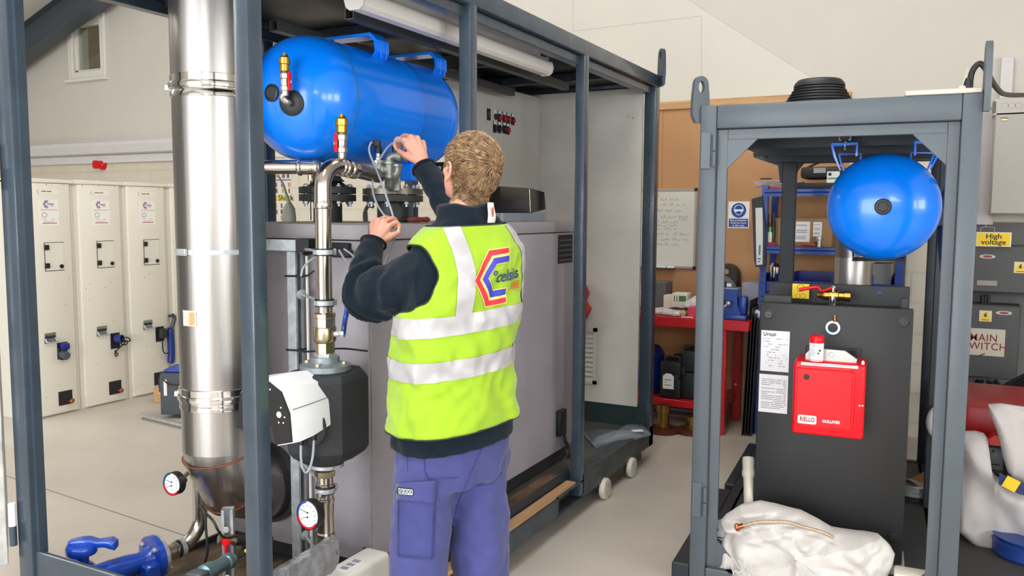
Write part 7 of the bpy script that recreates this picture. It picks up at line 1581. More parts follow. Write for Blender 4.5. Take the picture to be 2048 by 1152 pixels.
bm = B(); a_ = [at(x, y, 'y', Yg-.27) for x, y in ((1998, 957), (2016, 966), (2040, 977), (2070, 985))]; rs = [[p_+V(0, 0, .028), p_-V(0, 0, .028), p_-V(0, -.006, .028), p_+V(0, .006, .028)] for p_ in a_]; loft(bm, rs); sb_ = obj('webbing', bm, mat('strap_navy', (40, 52, 104), .6), t, 0)
bm = B(); p_ = at(2022, 968, 'y', Yg-.28); box(bm, -.03, .03, -.004, .012, -.028, .028, M=MX(p_, V(.9, 0, -.4).normalized(), V(0, 1, 0), V(.4, 0, .9).normalized())); obj('yellow_patch', bm, YELLOW, sb_, 0)
bm = B(); rs = []; c = at(2009, 938, 'y', Yg-.21)
for i in range(15): a_ = -PI/2+PI*i/14; rs.append([c+V(.05*math.cos(a_)*r_, dy, .075*math.sin(a_)*r_) for r_, dy in ((1, 0), (.55, 0), (.55, .02), (1, .02))])
loft(bm, rs); obj('strap_loop', bm, MATS['strap_navy'], t)
# blue bottles, bottom right corner, and dark floor sheet
for i, (px, py, r) in enumerate(((2048, 1050, .10), (2058, 1130, .16))):
    D_ = 4.3-.25*i; c = dep(px, py, D_); t = thing('blue_drum', ['smaller blue plastic drum by the dust sheet, behind the larger drum', 'larger blue plastic drum at the lower right edge'][i], 'drum', V(c.x, c.y, FL), 0, 'blue drums')
    ht = dep(px, py-(28 if i == 0 else 60), D_).z-FL
    bm = B(); lathe(bm, [(r*.9, .002), (r, .02), (r, ht*.7), (r*1.03, ht*.71), (r*1.03, ht*.74), (r, ht*.75), (r*.9, ht*.88), (r*.5, ht*.9)], (c.x, c.y, FL), A_, 32); obj('drum_body', bm, mat('drum_blue', (34, 66, 140), .35), t)
    bm = B(); lathe(bm, [(r*.95, ht*.91), (r, ht*.93), (r, ht*.98), (r*.4, ht)], (c.x, c.y, FL), A_, 28); obj('lid', bm, MATS['drum_blue'], t)
    if i == 0: 
        bm = B(); q = dep(2044, 1045, D_-.12); box(bm, -.03, .05, -.002, .0, -.03, .03, M=MX(q, cr, V(CF.x, CF.y, 0).normalized(), V(0, 0, 1))); obj('yellow_label', bm, YELLOW, t, 0)
a, b_, c, d_ = at(1935, 1000, 'z', FL), at(2300, 1000, 'z', FL), at(2300, 1250, 'z', FL), at(1880, 1250, 'z', FL)
bm = B(); prism(bm, [(q.x, q.y) for q in (d_, c, b_, a)], (0, 0, FL+.0005), (1, 0, 0), (0, 1, 0), (0, 0, 1), .004); solo('dark_floor_sheet', bm, mat('sheet_charcoal', (72, 70, 68), .8), 'thin dark sheet on the floor right of the right frame', 'mat')  # flat charcoal sheet just above the floor
# ------------------------------------------------------------------ the worker
import numpy as np
from mathutils.bvhtree import BVHTree
def remesh(bm, voxel, smooth=3):
    bmesh.ops.recalc_face_normals(bm, faces=bm.faces[:])
    me = bpy.data.meshes.new('r'); bm.to_mesh(me); bm.free(); o = bpy.data.objects.new('r', me); C.objects.link(o)
    md = o.modifiers.new('r', 'REMESH'); md.mode = 'VOXEL'; md.voxel_size = voxel; md.adaptivity = 0
    m2 = bpy.data.meshes.new_from_object(o.evaluated_get(bpy.context.evaluated_depsgraph_get()))
    bpy.data.objects.remove(o); bpy.data.meshes.remove(me)
    b2 = bmesh.new(); b2.from_mesh(m2); bpy.data.meshes.remove(m2)
    for i in range(smooth): bmesh.ops.smooth_vert(b2, verts=b2.verts[:], factor=.5, use_axis_x=True, use_axis_y=True, use_axis_z=True)
    return b2
FACE = V(-.87, .49, 0).normalized(); RT = FACE.cross(V(0, 0, 1)).normalized()
DM = 2.62
tab = [ # z, centre px, half width, half depth, forward shift
 (.74, 905, .176, .142, 0), (.80, 905, .184, .145, 0), (.90, 905, .184, .142, 0), (1.00, 906, .180, .136, 0), (1.10, 908, .178, .132, .0), (1.20, 911, .182, .130, .003), (1.30, 919, .186, .126, .008),
 (1.38, 926, .186, .120, .012), (1.44, 932, .178, .108, .020), (1.478, 937, .160, .096, .026), (1.505, 941, .130, .088, .030), (1.525, 944, .100, .083, .034), (1.54, 946, .088, .079, .036)]
def interp(z):
    if z <= tab[0][0]: r = tab[0]; return r[1:]
    for a, b in zip(tab[:-1], tab[1:]):
        if z <= b[0]:
            t = (z-a[0])/(b[0]-a[0]); return tuple(a[i]+(b[i]-a[i])*t for i in range(1, 5))
    return tab[-1][1:]
HZ0 = dep(905, 600, DM)
def centre(z):
    px, a, b, f = interp(z); q = V(HZ0.x, HZ0.y, z)+cr*((px-905)*DM/FPX)+FACE*f; return q, a, b
TILT = .105
def S(u, z, off=0.0, n=2.35, wr=0.0):
    c, a, b = centre(z); su, cu = math.sin(u), math.cos(u)
    x = math.copysign(abs(su)**(2/n), su)*(a+off); y = math.copysign(abs(cu)**(2/n), cu)*(b+off)
    p = c+RT*x-FACE*y+V(0, 0, TILT*x*(1 if z < 1.42 else max(.25, 1-(z-1.42)*6)))
    if wr:
        k = 1 if z < 1.38 else max(.15, 1-(z-1.38)/.1)
        d = .014*noise.noise(V(u*1.6, z*7, 4))+.008*noise.noise(V(u*3+z*7, z*12, 8))+.006*(1-2*abs(noise.noise(V(u*3.2-z*13, z*9+u*2, 2))))+.005*math.sin(z*62+u*8+4*noise.noise(V(u*2, z*5, 1)))*max(0, noise.noise(V(u*2.3, z*6, 17))+.2)*2
        flare = .012*max(0, (1.0-z)/.15) if z < 1.0 else 0
        p += (RT*(x/(a+.01))-FACE*(y/(b+.01))).normalized()*(wr*d*k+wr*flare)
    return p
def smooth_tab(): pass
PM = thing('person', 'worker in a yellow hi-vis vest seen from behind, both hands raised to the pipework', 'person', V(HZ0.x, HZ0.y, FL))
SKIN = mat('skin', (222, 160, 138), .5, var=.08, vscale=22, bump=.04, bscale=180)
SKINb = SKIN.node_tree.nodes['Principled BSDF']; SKINb.inputs['Subsurface Weight'].default_value = .08; SKINb.inputs['Subsurface Radius'].default_value = (.01, .004, .002)
# ---- joints
sh_l, sh_r = dep(868, 540, 2.57), dep(990, 500, 2.75)
el_l, el_r = dep(742, 598, 2.68), dep(922, 436, 2.95)
wr_l, wr_r = dep(748, 486, 2.80), dep(846, 334, 3.11)
# ---- head frame
HC = dep(941, 345, 2.63)
hyaw = V(-.90, .44, 0).normalized(); tilt = math.radians(24)
hR = hyaw.cross(V(0, 0, 1)).normalized(); hF = (hyaw*math.cos(tilt)+V(0, 0, 1)*math.sin(tilt)); hU = hR.cross(hF).normalized()
HM = MX(HC, hR, hF, hU)
def H(x, y, z): return HM @ V(x, y, z)
def ell(bm, c, s, M=None, seg=28):
    g = bmesh.ops.create_uvsphere(bm, u_segments=seg, v_segments=seg//2, radius=1)
    for v in g['verts']:
        q = V(v.co.x*s[0]+c[0], v.co.y*s[1]+c[1], v.co.z*s[2]+c[2]); v.co = (M @ q) if M is not None else q
def limb(bm, pts, rad, n=16):
    tube(bm, pts, rad, n); ball(bm, pts[0], rad[0]*.98, seg=14); ball(bm, pts[-1], rad[-1]*.98, seg=14)
bm = B()
ell(bm, (0, -.008, .032), (.0755, .098, .088), HM); ell(bm, (0, -.055, .01), (.062, .045, .062), HM); ell(bm, (0, .030, -.035), (.060, .062, .078), HM); ell(bm, (0, .058, -.088), (.034, .030, .026), HM)
ell(bm, (0, .068, .040), (.055, .022, .030), HM); ell(bm, (-.034, .060, -.022), (.026, .022, .020), HM); ell(bm, (.034, .060, -.022), (.026, .022, .020), HM)
tube(bm, [H(0, .086, .022), H(0, .098, .0), H(0, .110, -.024), H(0, .100, -.032)], [.008, .010, .014, .010], 12); ell(bm, (-.011, .096, -.030), (.009, .010, .007), HM); ell(bm, (.011, .096, -.030), (.009, .010, .007), HM)
ell(bm, (0, .089, -.058), (.022, .008, .005), HM); ell(bm, (0, .087, -.068), (.019, .009, .006), HM)
for s in (-1, 1):     # ears: an outer rim, lobe and inner bowl
    rim = [H(s*(.076+.010*k[2]), k[0], k[1]) for k in ((.014, -.022, .1), (.018, -.004, .2), (.016, .016, .5), (.004, .030, .9), (-.012, .028, 1.2), (-.020, .012, 1.3), (-.018, -.006, 1.1), (-.008, -.022, .7), (.004, -.034, .3), (.010, -.032, .1))]
    tube(bm, smooth_path(rim, 3), .0048, 8); ell(bm, (s*.0775, -.002, .004), (.0055, .016, .026), HM, 16); ell(bm, (s*.078, .006, -.030), (.005, .008, .009), HM, 12)
NB = centre(1.49)[0]
limb(bm, [H(0, -.012, -.03), H(0, -.030, -.085), NB+V(0, 0, .045), NB-V(0, 0, .03)], [.058, .057, .060, .070], 24)
hipc = centre(.86)[0]
limb(bm, [NB-V(0, 0, .03), centre(1.2)[0], centre(1.0)[0], hipc], [.08, .09, .085, .09])
hipL, hipR = hipc-RT*.085-V(0, 0, .02), hipc+RT*.085-V(0, 0, .02)
def footpt(px, D): q = dep(px, 1152, D); return V(q.x, q.y, FL)
fL, fR = footpt(842, 2.57), footpt(966, 2.70)
kL, kR = V(fL.x, fL.y, .45)+FACE*.02, V(fR.x, fR.y, .45)+FACE*.02
for hp_, k_, f_ in ((hipL, kL, fL), (hipR, kR, fR)): limb(bm, [hp_, k_, V(f_.x, f_.y, FL+.10)], [.06, .045, .035])
limb(bm, [NB-V(0, 0, .06), sh_l, el_l, wr_l], [.05, .045, .036, .027]); limb(bm, [NB-V(0, 0, .06), sh_r, el_r, wr_r], [.05, .045, .036, .027])
def hand(bm, wrist, knuckles, fingers, thumb, rf, rk):
    # palm: metacarpal tubes blended by the voxel surface, then five separate fingers
    for k_ in knuckles: tube(bm, smooth_path([wrist, wrist.lerp(k_, .5), k_], 3), [rf*1.75]*3+[rf*1.45]*3+[rf*1.15], 12)
    for a, b in zip(knuckles[:-1], knuckles[1:]):
        m = a.lerp(b, .5); tube(bm, [wrist.lerp(m, .2), wrist.lerp(m, .55), wrist.lerp(m, .92)], [rf*1.6, rf*1.45, rf*1.0], 12)
    for k_, f in zip(knuckles, fingers):
        ball(bm, k_, rf*1.22, seg=14)
        pts = [k_]+f[0]; r0 = f[1]
        rad = [r0*1.12, r0*1.04, r0*.93, r0*.78]
        P = smooth_path(pts, 5); R_ = []
        for i in range(len(P)):
            t = i/(len(P)-1)*3; j = min(2, int(t)); R_.append(rad[j]+(rad[j+1]-rad[j])*(t-j))
        tube(bm, P, R_, 12); ball(bm, P[-1], R_[-1]*.98, seg=12)
        for q in pts[1:-1]: ball(bm, q, r0*1.08, seg=10)
    P = smooth_path([wrist.lerp(thumb[0], .35)]+thumb, 5); n = len(P)
    tube(bm, P, [rf*1.5*(1-i/(n-1))+rf*.86*(i/(n-1)) for i in range(n)], 12); ball(bm, P[-1], rf*.85, seg=12)
D0 = 2.82
L_ = lambda x, y, d=0.0: dep(x, y+5, D0+d)
wl2 = L_(750, 484, -.01); 
kn_l = [L_(777, 448, .0), L_(767, 439, .012), L_(756, 437, .028), L_(747, 442, .044)]
fg_l = [([L_(792, 440, .016), L_(799, 449, .022), L_(797, 459, .018)], .0086), ([L_(785, 432, .036), L_(794, 441, .05), L_(794, 453, .046)], .009), ([L_(772, 430, .058), L_(783, 438, .075), L_(786, 450, .07)], .0085), ([L_(759, 436, .075), L_(770, 442, .09), L_(775, 451, .085)], .0075)]
hand(bm, wl2, kn_l, fg_l, [L_(769, 475, -.006), L_(785, 466, .0), L_(797, 460, .010)], .0108, .012)
D1 = 3.13
Q_ = lambda x, y, d=0.0: dep(x, y, D1+d)
wr2 = Q_(846, 326, -.008)
kn_r = [Q_(808, 281, .0), Q_(821, 275, .012), Q_(834, 277, .028), Q_(845, 286, .045)]
fg_r = [([Q_(795, 278, .018), Q_(790, 289, .03), Q_(793, 299, .032)], .0098), ([Q_(809, 272, .045), Q_(799, 281, .062), Q_(799, 294, .06)], .0102), ([Q_(822, 274, .064), Q_(810, 284, .082), Q_(809, 297, .078)], .0096), ([Q_(836, 284, .08), Q_(824, 293, .095), Q_(820, 303, .09)], .0086)]
hand(bm, wr2, kn_r, fg_r, [Q_(826, 318, -.006), Q_(809, 309, .004), Q_(797, 301, .022)], .0112, .0135)
body = remesh(bm, .0032, 3)
bodyo = obj('body', body, SKIN, PM, 180)
# back to world coordinates for look-ups
off = BASE[PM.name]
bv = BVHTree.FromPolygons([v.co+off for v in bodyo.data.vertices], [p_.vertices[:] for p_ in bodyo.data.polygons])
EYE = mat('eye_white', (238, 234, 228), .2)
for s in (-1, 1):
    bm = B(); ball(bm, H(s*.031, .074, .012), .0125, seg=16); e_ = obj('eye', bm, EYE, PM); bm = B(); lathe(bm, [(.006, .0118), (.0005, .0126)], H(s*.031, .074, .012), hF, 14); obj('iris', bm, mat('iris_blue', (70, 96, 120), .2), e_)
    bm = B(); tube(bm, smooth_path([H(s*.016, .094, .030), H(s*.032, .092, .036), H(s*.048, .082, .030)], 3), .0035, 6); obj('eyebrow', bm, mat('brow_brown', (120, 92, 64), .8), PM)
# nails on the visible thumb and index
for (a, b_) in ((fg_l[0][0][1], fg_l[0][0][2]), (fg_r[0][0][1], fg_r[0][0][2])):
    d_ = (b_-a).normalized(); n_ = -V(CF.x, CF.y, 0).normalized(); loc, nn_, i_, ds = bv.find_nearest(b_+n_*.012)
    bm = B(); e2_ = nn_.cross(d_).normalized(); ell(bm, (0, 0, 0), (.0045, .006, .0012), MX(loc-d_*.002, e2_, d_, nn_), 12); obj('fingernail', bm, mat('nail', (232, 186, 168), .3), PM)
# ---- hair
HAIR = mat('blond_hair', (184, 150, 112), .42, vscale=70, rgb2=(112, 86, 60), spec=.5)
wl_ = V(.016, -.092, .052)
def hairy(q):     # q in head coordinates
    x, y, z = q
    if y > .01: return z > .052+.35*(y-.03)
    if y > -.026: return z > .040
    return z > -.068-.02*math.cos(x*30)
HI = HM.inverted()
verts, faces = [], []
rr = random.Random(77); roots = 0
while roots < 5200:
    d_ = V(rr.gauss(0, 1), rr.gauss(0, 1), rr.gauss(0, 1)).normalized(); p0 = HM @ (V(0, -.008, .02)+d_*.2)
    hit = bv.ray_cast(p0, (HC-p0+ (HM.to_3x3() @ V(0, -.008, .02))).normalized(), .3)
    if hit[0] is None: continue
    q = HI @ hit[0]
    if not hairy(q) or q.z < -.075: continue
    dw = q-wl_; dist = dw.length
    if dist < .014 and rr.random() < .8: continue
    roots += 1
    p_ = hit[0]; nrm = hit[1]; L = rr.uniform(.038, .062)*(1.1 if q.z > .04 else .72); steps = 7; pts = []
    lay = rr.uniform(.0015, .0105)*(1.25 if q.z > .05 else .8 if q.z > -.03 else .45)
    jit = .22*noise.noise(V(q.x*30, q.y*30, q.z*30))+rr.gauss(0, .09)
    for k in range(steps+1):
        pts.append((p_+nrm*(.0008+lay*min(1, k/2)), nrm))
        q = HI @ p_; dw = q-wl_; dw = dw.normalized() if dw.length > 1e-5 else V(0, 1, 0)
        ang = .8*math.exp(-(q-wl_).length*22)+jit*.55
        g = V(0, -.12, -.55 if q.z < .06 else .0)
        t_ = HM.to_3x3() @ (dw+g*(.6 if q.y < .02 else .15)+V(jit*.3, 0, 0)); t_ = t_-nrm*t_.dot(nrm)
        if t_.length < 1e-6: break
        t_.normalize(); t_ = Matrix.Rotation(ang, 3, nrm) @ t_
        nx = bv.find_nearest(p_+t_*(L/steps))
        if nx[0] is None: break
        p_, nrm = nx[0], nx[1]
    if len(pts) < 3: continue
    w_ = rr.uniform(.0009, .0019); base = len(verts); n_ = len(pts)
    for k, (c, nr) in enumerate(pts):
        tn = (pts[min(k+1, n_-1)][0]-pts[max(k-1, 0)][0]).normalized(); sd = tn.cross(nr).normalized(); w2 = w_*(1-.75*k/(n_-1))
        verts += [c+sd*w2-off, c-sd*w2-off, c+nr*w2*1.2-off]
    for k in range(n_-1):
        a = base+3*k; b_ = a+3
        faces += [(a, a+1, b_+1, b_), (a+1, a+2, b_+2, b_+1), (a+2, a, b_, b_+2)]
me = bpy.data.meshes.new('hair'); me.from_pydata([tuple(v) for v in verts], [], faces); me.materials.append(HAIR)
for p_ in me.polygons: p_.use_smooth = True
ho = bpy.data.objects.new('hair', me); C.objects.link(ho); ho.parent = PM
vv, ff = [], []; idx = {}
for p_ in bodyo.data.polygons:
    vs = [bodyo.data.vertices[i] for i in p_.vertices]; cq = HI @ (vs[0].co+off)
    if abs(cq.x) < .12 and abs(cq.y) < .14 and -.08 < cq.z < .15 and hairy(cq) and (cq-wl_).length > .009 and not (abs(cq.x) > .0795 and cq.z < .04):
        f = []
        for v in vs:
            if v.index not in idx: idx[v.index] = len(vv); vv.append(tuple(v.co+v.normal*.0022))
            f.append(idx[v.index])
        ff.append(f)
me = bpy.data.meshes.new('hair_base'); me.from_pydata(vv, [], ff); me.materials.append(mat('hair_root', (132, 100, 70), .6, vscale=160, rgb2=(96, 72, 50)))
for p_ in me.polygons: p_.use_smooth = True
hb = bpy.data.objects.new('hair_base', me); C.objects.link(hb); hb.parent = ho
# ---- fleece
FLEECE = mat('navy_fleece', (14, 27, 39), .95, var=.15, vscale=40, bump=.25, bscale=260, sheen=.1, spec=.2)
bm = B()
zs_ = [.832, .85, .89, .94, 1.02, 1.1, 1.18, 1.26, 1.33, 1.39, 1.44, 1.475, 1.50, 1.52, 1.535]
loft(bm, [[S(2*PI*i/48, z, -.006 if .93 < z < 1.47 else .002 if z > .93 else .012) for i in range(48)] for z in zs_])
cb = centre(1.498)[0]; nk = [(cb+V(0, 0, -.02), .098, .092), (cb+V(0, 0, .015), .094, .089), (cb+V(0, 0, .05)+FACE*.004, .092, .088), (cb+V(0, 0, .078)+FACE*.008, .091, .086)]
loft(bm, [[c+RT*(a*math.sin(2*PI*i/40))-FACE*(b*math.cos(2*PI*i/40))+V(0, 0, TILT*.4*a*math.sin(2*PI*i/40)) for i in range(40)] for c, a, b in nk])
limb(bm, smooth_path([centre(1.40)[0]-RT*.07, dep(872, 538, 2.57), dep(815, 572, 2.62), dep(764, 588, 2.665), dep(737, 592, 2.69)], 4), [.088]*4+[.090, .091, .092, .092]+[.092, .091, .090, .087]+[.085, .083, .081, .079, .076])
limb(bm, smooth_path([dep(734, 594, 2.685), dep(728, 560, 2.71), dep(734, 525, 2.745), dep(744, 494, 2.785)], 4), [.076, .073, .070, .067, .063, .060, .057, .054, .051, .048, .045, .042, .0405])
limb(bm, smooth_path([centre(1.40)[0]+RT*.07, sh_r, dep(955, 465, 2.86), el_r], 4), [.078]*4+[.077, .078, .076, .074, .072, .07, .069, .068, .066])
limb(bm, smooth_path([el_r, dep(885, 388, 3.03), dep(860, 352, 3.085), dep(850, 340, 3.105)], 4), [.066, .064, .061, .058, .055, .053, .051, .049, .047, .046, .045, .044, .043])
fl_ = remesh(bm, .006, 5)
fl_.normal_update()
for v in fl_.verts:
    c = v.co; z = c.z
    near_l = math.exp(-((c-dep(745, 585, 2.69)).length/.12)**2); arm = 1 if (c-centre(min(1.4, max(.9, z)))[0]).dot(RT) < -.17 or z > 1.46 else .35
    n_ = .007*noise.noise(c*9+V(3, 1, 0))+.005*noise.noise(c*20)+.010*near_l*math.sin(c.z*70+20*noise.noise(c*6))
    v.co += v.normal*n_*(.15+1.15*(arm if arm == 1 else 0))
fleece = obj('fleece', fl_, FLEECE, PM, 180)
# cuffs
for w_, d_, r_ in ((dep(747, 486, 2.795), (dep(752, 470, 2.81)-dep(744, 494, 2.785)).normalized(), .0415), (dep(847, 336, 3.11), (dep(842, 326, 3.12)-dep(850, 340, 3.105)).normalized(), .0435)):
    u, v, ww = frame_of(d_); bm = B(); tube(bm, [w_+(u*math.cos(2*PI*i/32)+v*math.sin(2*PI*i/32))*r_ for i in range(33)], .005, 8, False); obj('cuff', bm, FLEECE, fleece, 60)
# collar tag
bm = B(); rows_ = []
for j in range(6):
    z = -.002+.062*j/5; rw = []
    for i in range(5):
        a = .40+.40*(i/4-.5)*(1-.25*abs(j/5-.15)); rw.append(cb+RT*(.0995*math.sin(a))-FACE*(.0955*math.cos(a))+V(0, 0, z+.024)+(RT*math.sin(a)-FACE*math.cos(a))*(.004+.003*math.sin(j)))
    rows_.append(rw)
loft(bm, rows_, False, False); tgm = obj('collar_tag', bm, mat('tag_white', (236, 232, 228), .6), PM, 60)
bm = B(); rw = []
for j in range(5):
    z = .018+.030*j/4; k = .055*math.sin(PI*(j+.6)/5.2); rw.append([cb+RT*(.1005*math.sin(.39+s))-FACE*(.0965*math.cos(.39+s))+V(0, 0, z+.022)+(RT*math.sin(.39)-FACE*math.cos(.39))*(.0085) for s in (-k, k)])
loft(bm, rw, False, False); obj('tag_print', bm, mat('tag_orange', (200, 96, 60), .6), tgm, 60)
# ---- hi-vis vest
HV = mat('hi_vis_yellow', (150, 188, 10), .7, var=.10, vscale=7, bump=.06, bscale=300, sheen=.3)
NU, ZV = 160, [.895+.0095*i for i in range(int((1.517-.895)/.0095)+1)]
VO = .016
grid = [[S(2*PI*i/NU, z, VO if z < 1.44 else VO-.004, 2.35, 1.0) for i in range(NU)] for z in ZV]
def seg_d(p_, a, b): t = max(0, min(1, (p_-a).dot(b-a)/(b-a).length_squared)); return (p_-(a+(b-a)*t)).length
ah = {}
axl = (centre(1.36)[0]-RT*.15+V(0, 0, -.015), dep(800, 575, 2.62)); axr = (centre(1.38)[0]+RT*.15+FACE*.06+V(0, 0, .02), dep(960, 462, 2.84)+RT*.1)
bm = B(); G_ = [[bm.verts.new(p_) for p_ in row] for row in grid]
def inhole(p_): 
    return seg_d(p_, *axl) < .112 or seg_d(p_, *axr) < .085
for j in range(len(ZV)-1):
    for i in range(NU):
        q = [G_[j][i], G_[j][(i+1) % NU], G_[j+1][(i+1) % NU], G_[j+1][i]]
        if not inhole(sum((v.co for v in q), V(0, 0, 0))/4): bm.faces.new(q)
for v in [v for v in bm.verts if not v.link_faces]: bm.verts.remove(v)
# smooth the cut edges and collect their loops for the piping
bnd = [e for e in bm.edges if len(e.link_faces) == 1]; adj = {}
for e in bnd:
    for v in e.verts: adj.setdefault(v, []).append(e.other_vert(v))
for it in range(14):
    new = {v: (v.co*.4+(a_[0].co+a_[1].co)*.3) for v, a_ in adj.items() if len(a_) == 2}
    for v, c in new.items(): v.co = c
loops = []; seen = set()
for v in adj:
    if v in seen: continue
    lp = [v]; seen.add(v); cur = v
    while True:
        nx = [w_ for w_ in adj[cur] if w_ not in seen]
        if not nx: break
        cur = nx[0]; seen.add(cur); lp.append(cur)
    if len(lp) > 12: loops.append([w_.co.copy() for w_ in lp])
vest = obj('vest', bm, HV, PM, 180)
md = vest.modifiers.new('thick', 'SOLIDIFY'); md.thickness = .002; md.offset = 1
for lp in loops:
    bm = B(); tube(bm, lp+[lp[0], lp[1]], .0034, 6, False); obj('edge_piping', bm, mat('piping_dark', (34, 38, 30), .7), vest, 60)
# arc length look-up for flat artwork on the back
def u_of(s, z):
    u, acc = 0.0, 0.0; st_ = .02 if s >= 0 else -.02; p_ = S(0, z, VO); 
    while abs(acc) < abs(s) and abs(u) < 3.0:
        u2 = u+st_; q = S(u2, z, VO); dl = (q-p_).length
        if acc*math.copysign(1, s)+dl >= abs(s): return u+st_*(abs(s)-abs(acc))/dl
        acc += math.copysign(dl, s); u = u2; p_ = q
    return u
def onv(s, z, lift=.0035): 
    u = u_of(s, z); return S(u, z, (VO if z < 1.44 else VO-.004)+lift, 2.35, 1.0)
bvv = BVHTree.FromPolygons([v.co+off for v in vest.data.vertices], [p_.vertices[:] for p_ in vest.data.polygons])
def proj_v(p_, z, lift):
    c = centre(z)[0]; n_ = (p_-c); n_.z = 0; n_.normalize()
    h_ = bvv.ray_cast(p_+n_*.08, -n_, .16)
    return (h_[0]+n_*lift) if h_[0] else p_
def onv(s, z, lift=.0035):
    return proj_v(S(u_of(s, z), z, VO if z < 1.44 else VO-.004, 2.35, 1.0), z, lift)
TAPE = mat('reflective_tape', (182, 180, 182), .45, var=.1, vscale=16, bump=.12, bscale=22, metal=.1)
def band(zc, hw, name):
    bm = B(); rows = []
    for j in range(6):
        z = zc-hw+2*hw*j/5; rows.append([proj_v(S(2*PI*i/NU, z, VO, 2.35, 1.0), z, .0048) for i in range(NU)])
    R_ = [[bm.verts.new(p_) for p_ in r] for r in rows]
    for a, b in zip(R_[:-1], R_[1:]):
        for i in range(NU):
            q = (a[i], a[(i+1) % NU], b[(i+1) % NU], b[i])
            if not inhole(sum((v.co for v in q), V(0, 0, 0))/4): bm.faces.new(q)
    for v in [v for v in bm.verts if not v.link_faces]: bm.verts.remove(v)
    obj(name, bm, TAPE, vest, 180)
band(1.226, .030, 'reflective_band'); band(1.093, .030, 'reflective_band')
def vstripe(sfun, z0, z1, hw):
    bm = B(); rows = []; n_ = 36
    for j in range(n_+1):
        z = z0+(z1-z0)*j/n_; s0 = sfun(z); rows.append([onv(s0+hw*k, z, .0056) for k in (-1, -.66, -.33, 0, .33, .66, 1)])
    loft(bm, rows, False, False); obj('reflective_brace', bm, TAPE, vest, 180)
vstripe(lambda z: -.056 if z < 1.36 else -.056-.045*((z-1.36)/.155)**1.6, 1.25, 1.515, .027); vstripe(lambda z: .195-.085*max(0, (z-1.40)/.11), 1.25, 1.51, .022)
# logo
LH = .168; LS, LZ = .006, 1.352
def subdiv_poly(poly, k=8):
    out = []
    for i in range(len(poly)):
        a, b = poly[i], poly[(i+1) % len(poly)]
        for s in range(k): out.append((a[0]+(b[0]-a[0])*s/k, a[1]+(b[1]-a[1])*s/k))
    return out
def logo_part(poly, name, m, lift):
    # the C is a strip: pair its outer and inner edges
    o_, i_ = poly[:5], poly[5:][::-1]; rows = []
    for (a, b), (c, d_) in zip(zip(o_[:-1], o_[1:]), zip(i_[:-1], i_[1:])):
        for s in range(8):
            t = s/8; p0 = (a[0]+(b[0]-a[0])*t, a[1]+(b[1]-a[1])*t); p1 = (c[0]+(d_[0]-c[0])*t, c[1]+(d_[1]-c[1])*t); rows.append([(p0[0]+(p1[0]-p0[0])*k/3, p0[1]+(p1[1]-p0[1])*k/3) for k in range(4)])
    rows.append([(o_[-1][0]+(i_[-1][0]-o_[-1][0])*k/3, o_[-1][1]+(i_[-1][1]-o_[-1][1])*k/3) for k in range(4)])
    bm = B(); loft(bm, [[onv(LS+x*LH, LZ+y*LH, lift) for x, y in r] for r in rows], False, False); obj(name, bm, m, vest, 180)
def grow(poly, k): # slight outline
    return poly
logo_part([(.52, .515), (.04, .515), (-.24, .0), (.04, -.515), (.52, -.515), (.52, -.23), (.205, -.23), (.075, .0), (.205, .23), (.52, .23)], 'logo_backing', mat('logo_cream', (250, 222, 130), .6), .0052)
logo_part(LOGO_RED, 'logo_red', mat('logo_red_print', (236, 44, 60), .6), .0064); logo_part(LOGO_BLUE, 'logo_blue', mat('logo_blue_print', (58, 62, 176), .6), .0064)
def vtext(name, s, size, s0, z0, m, sx=1.0, bold=0):
    bm = B(); text_bm(bm, s, size, (0, 0, 0), (1, 0, 0), (0, 0, 1), align='LEFT', fn=lambda x, y: onv(s0+x*sx, z0+y, .0072)); obj(name, bm, m, vest, 0, recalc=False)
vtext('logo_lettering', '°celsius', .052, LS+.022, LZ-.002, mat('logo_navy', (34, 60, 120), .6), .80)
vtext('logo_lettering', 'HIRE', .034, LS+.104, LZ-.040, mat('logo_thin_red', (226, 92, 40), .6), .72)
# ---- trousers and boots
TRM = mat('blue_work_trousers', (62, 67, 126), .85, var=.10, vscale=10, bump=.18, bscale=320, sheen=.2)
bm = B()
loft(bm, [[S(2*PI*i/40, z, o_) for i in range(40)] for z, o_ in ((.70, -.01), (.74, -.004), (.80, .0), (.86, -.002), (.94, -.008))])
for s, f_, k_ in ((-1, fL, kL), (1, fR, kR)):
    top = centre(.78)[0]+RT*(s*.088)
    P = smooth_path([top, V((top.x+k_.x)/2, (top.y+k_.y)/2, .60), V(k_.x, k_.y, .45), V((k_.x+f_.x)/2, (k_.y+f_.y)/2, .22), V(f_.x, f_.y, FL+.06)], 5)
    n_ = len(P); tube(bm, P, [(.112, .108, .104, .101, .099, .098, .097, .096, .095, .095, .094, .093, .092, .090, .089, .088, .088, .087, .086, .086, .086)[min(20, int(i*20/(n_-1)))] for i in range(n_)], 28)
tr_ = remesh(bm, .007, 6); tr_.normal_update()
for v in tr_.verts:
    c = v.co; d_ = c-centre(.8)[0]
    n_ = .013*noise.noise(V(c.x*8, c.y*8, c.z*5))+.010*noise.noise(V(c.x*15, c.y*15, c.z*9+4))+.005*noise.noise(V(c.x*26+c.z*14, c.y*26, c.z*20))+.005*math.sin(c.z*46+30*noise.noise(c*4))*max(0, noise.noise(c*5+V(9, 0, 0))+.2)
    v.co += v.normal*n_*(1 if c.z < .8 else .3)
trou = obj('trousers', tr_, TRM, PM, 180)
bvt = BVHTree.FromPolygons([v.co+off for v in trou.data.vertices], [p_.vertices[:] for p_ in trou.data.polygons])
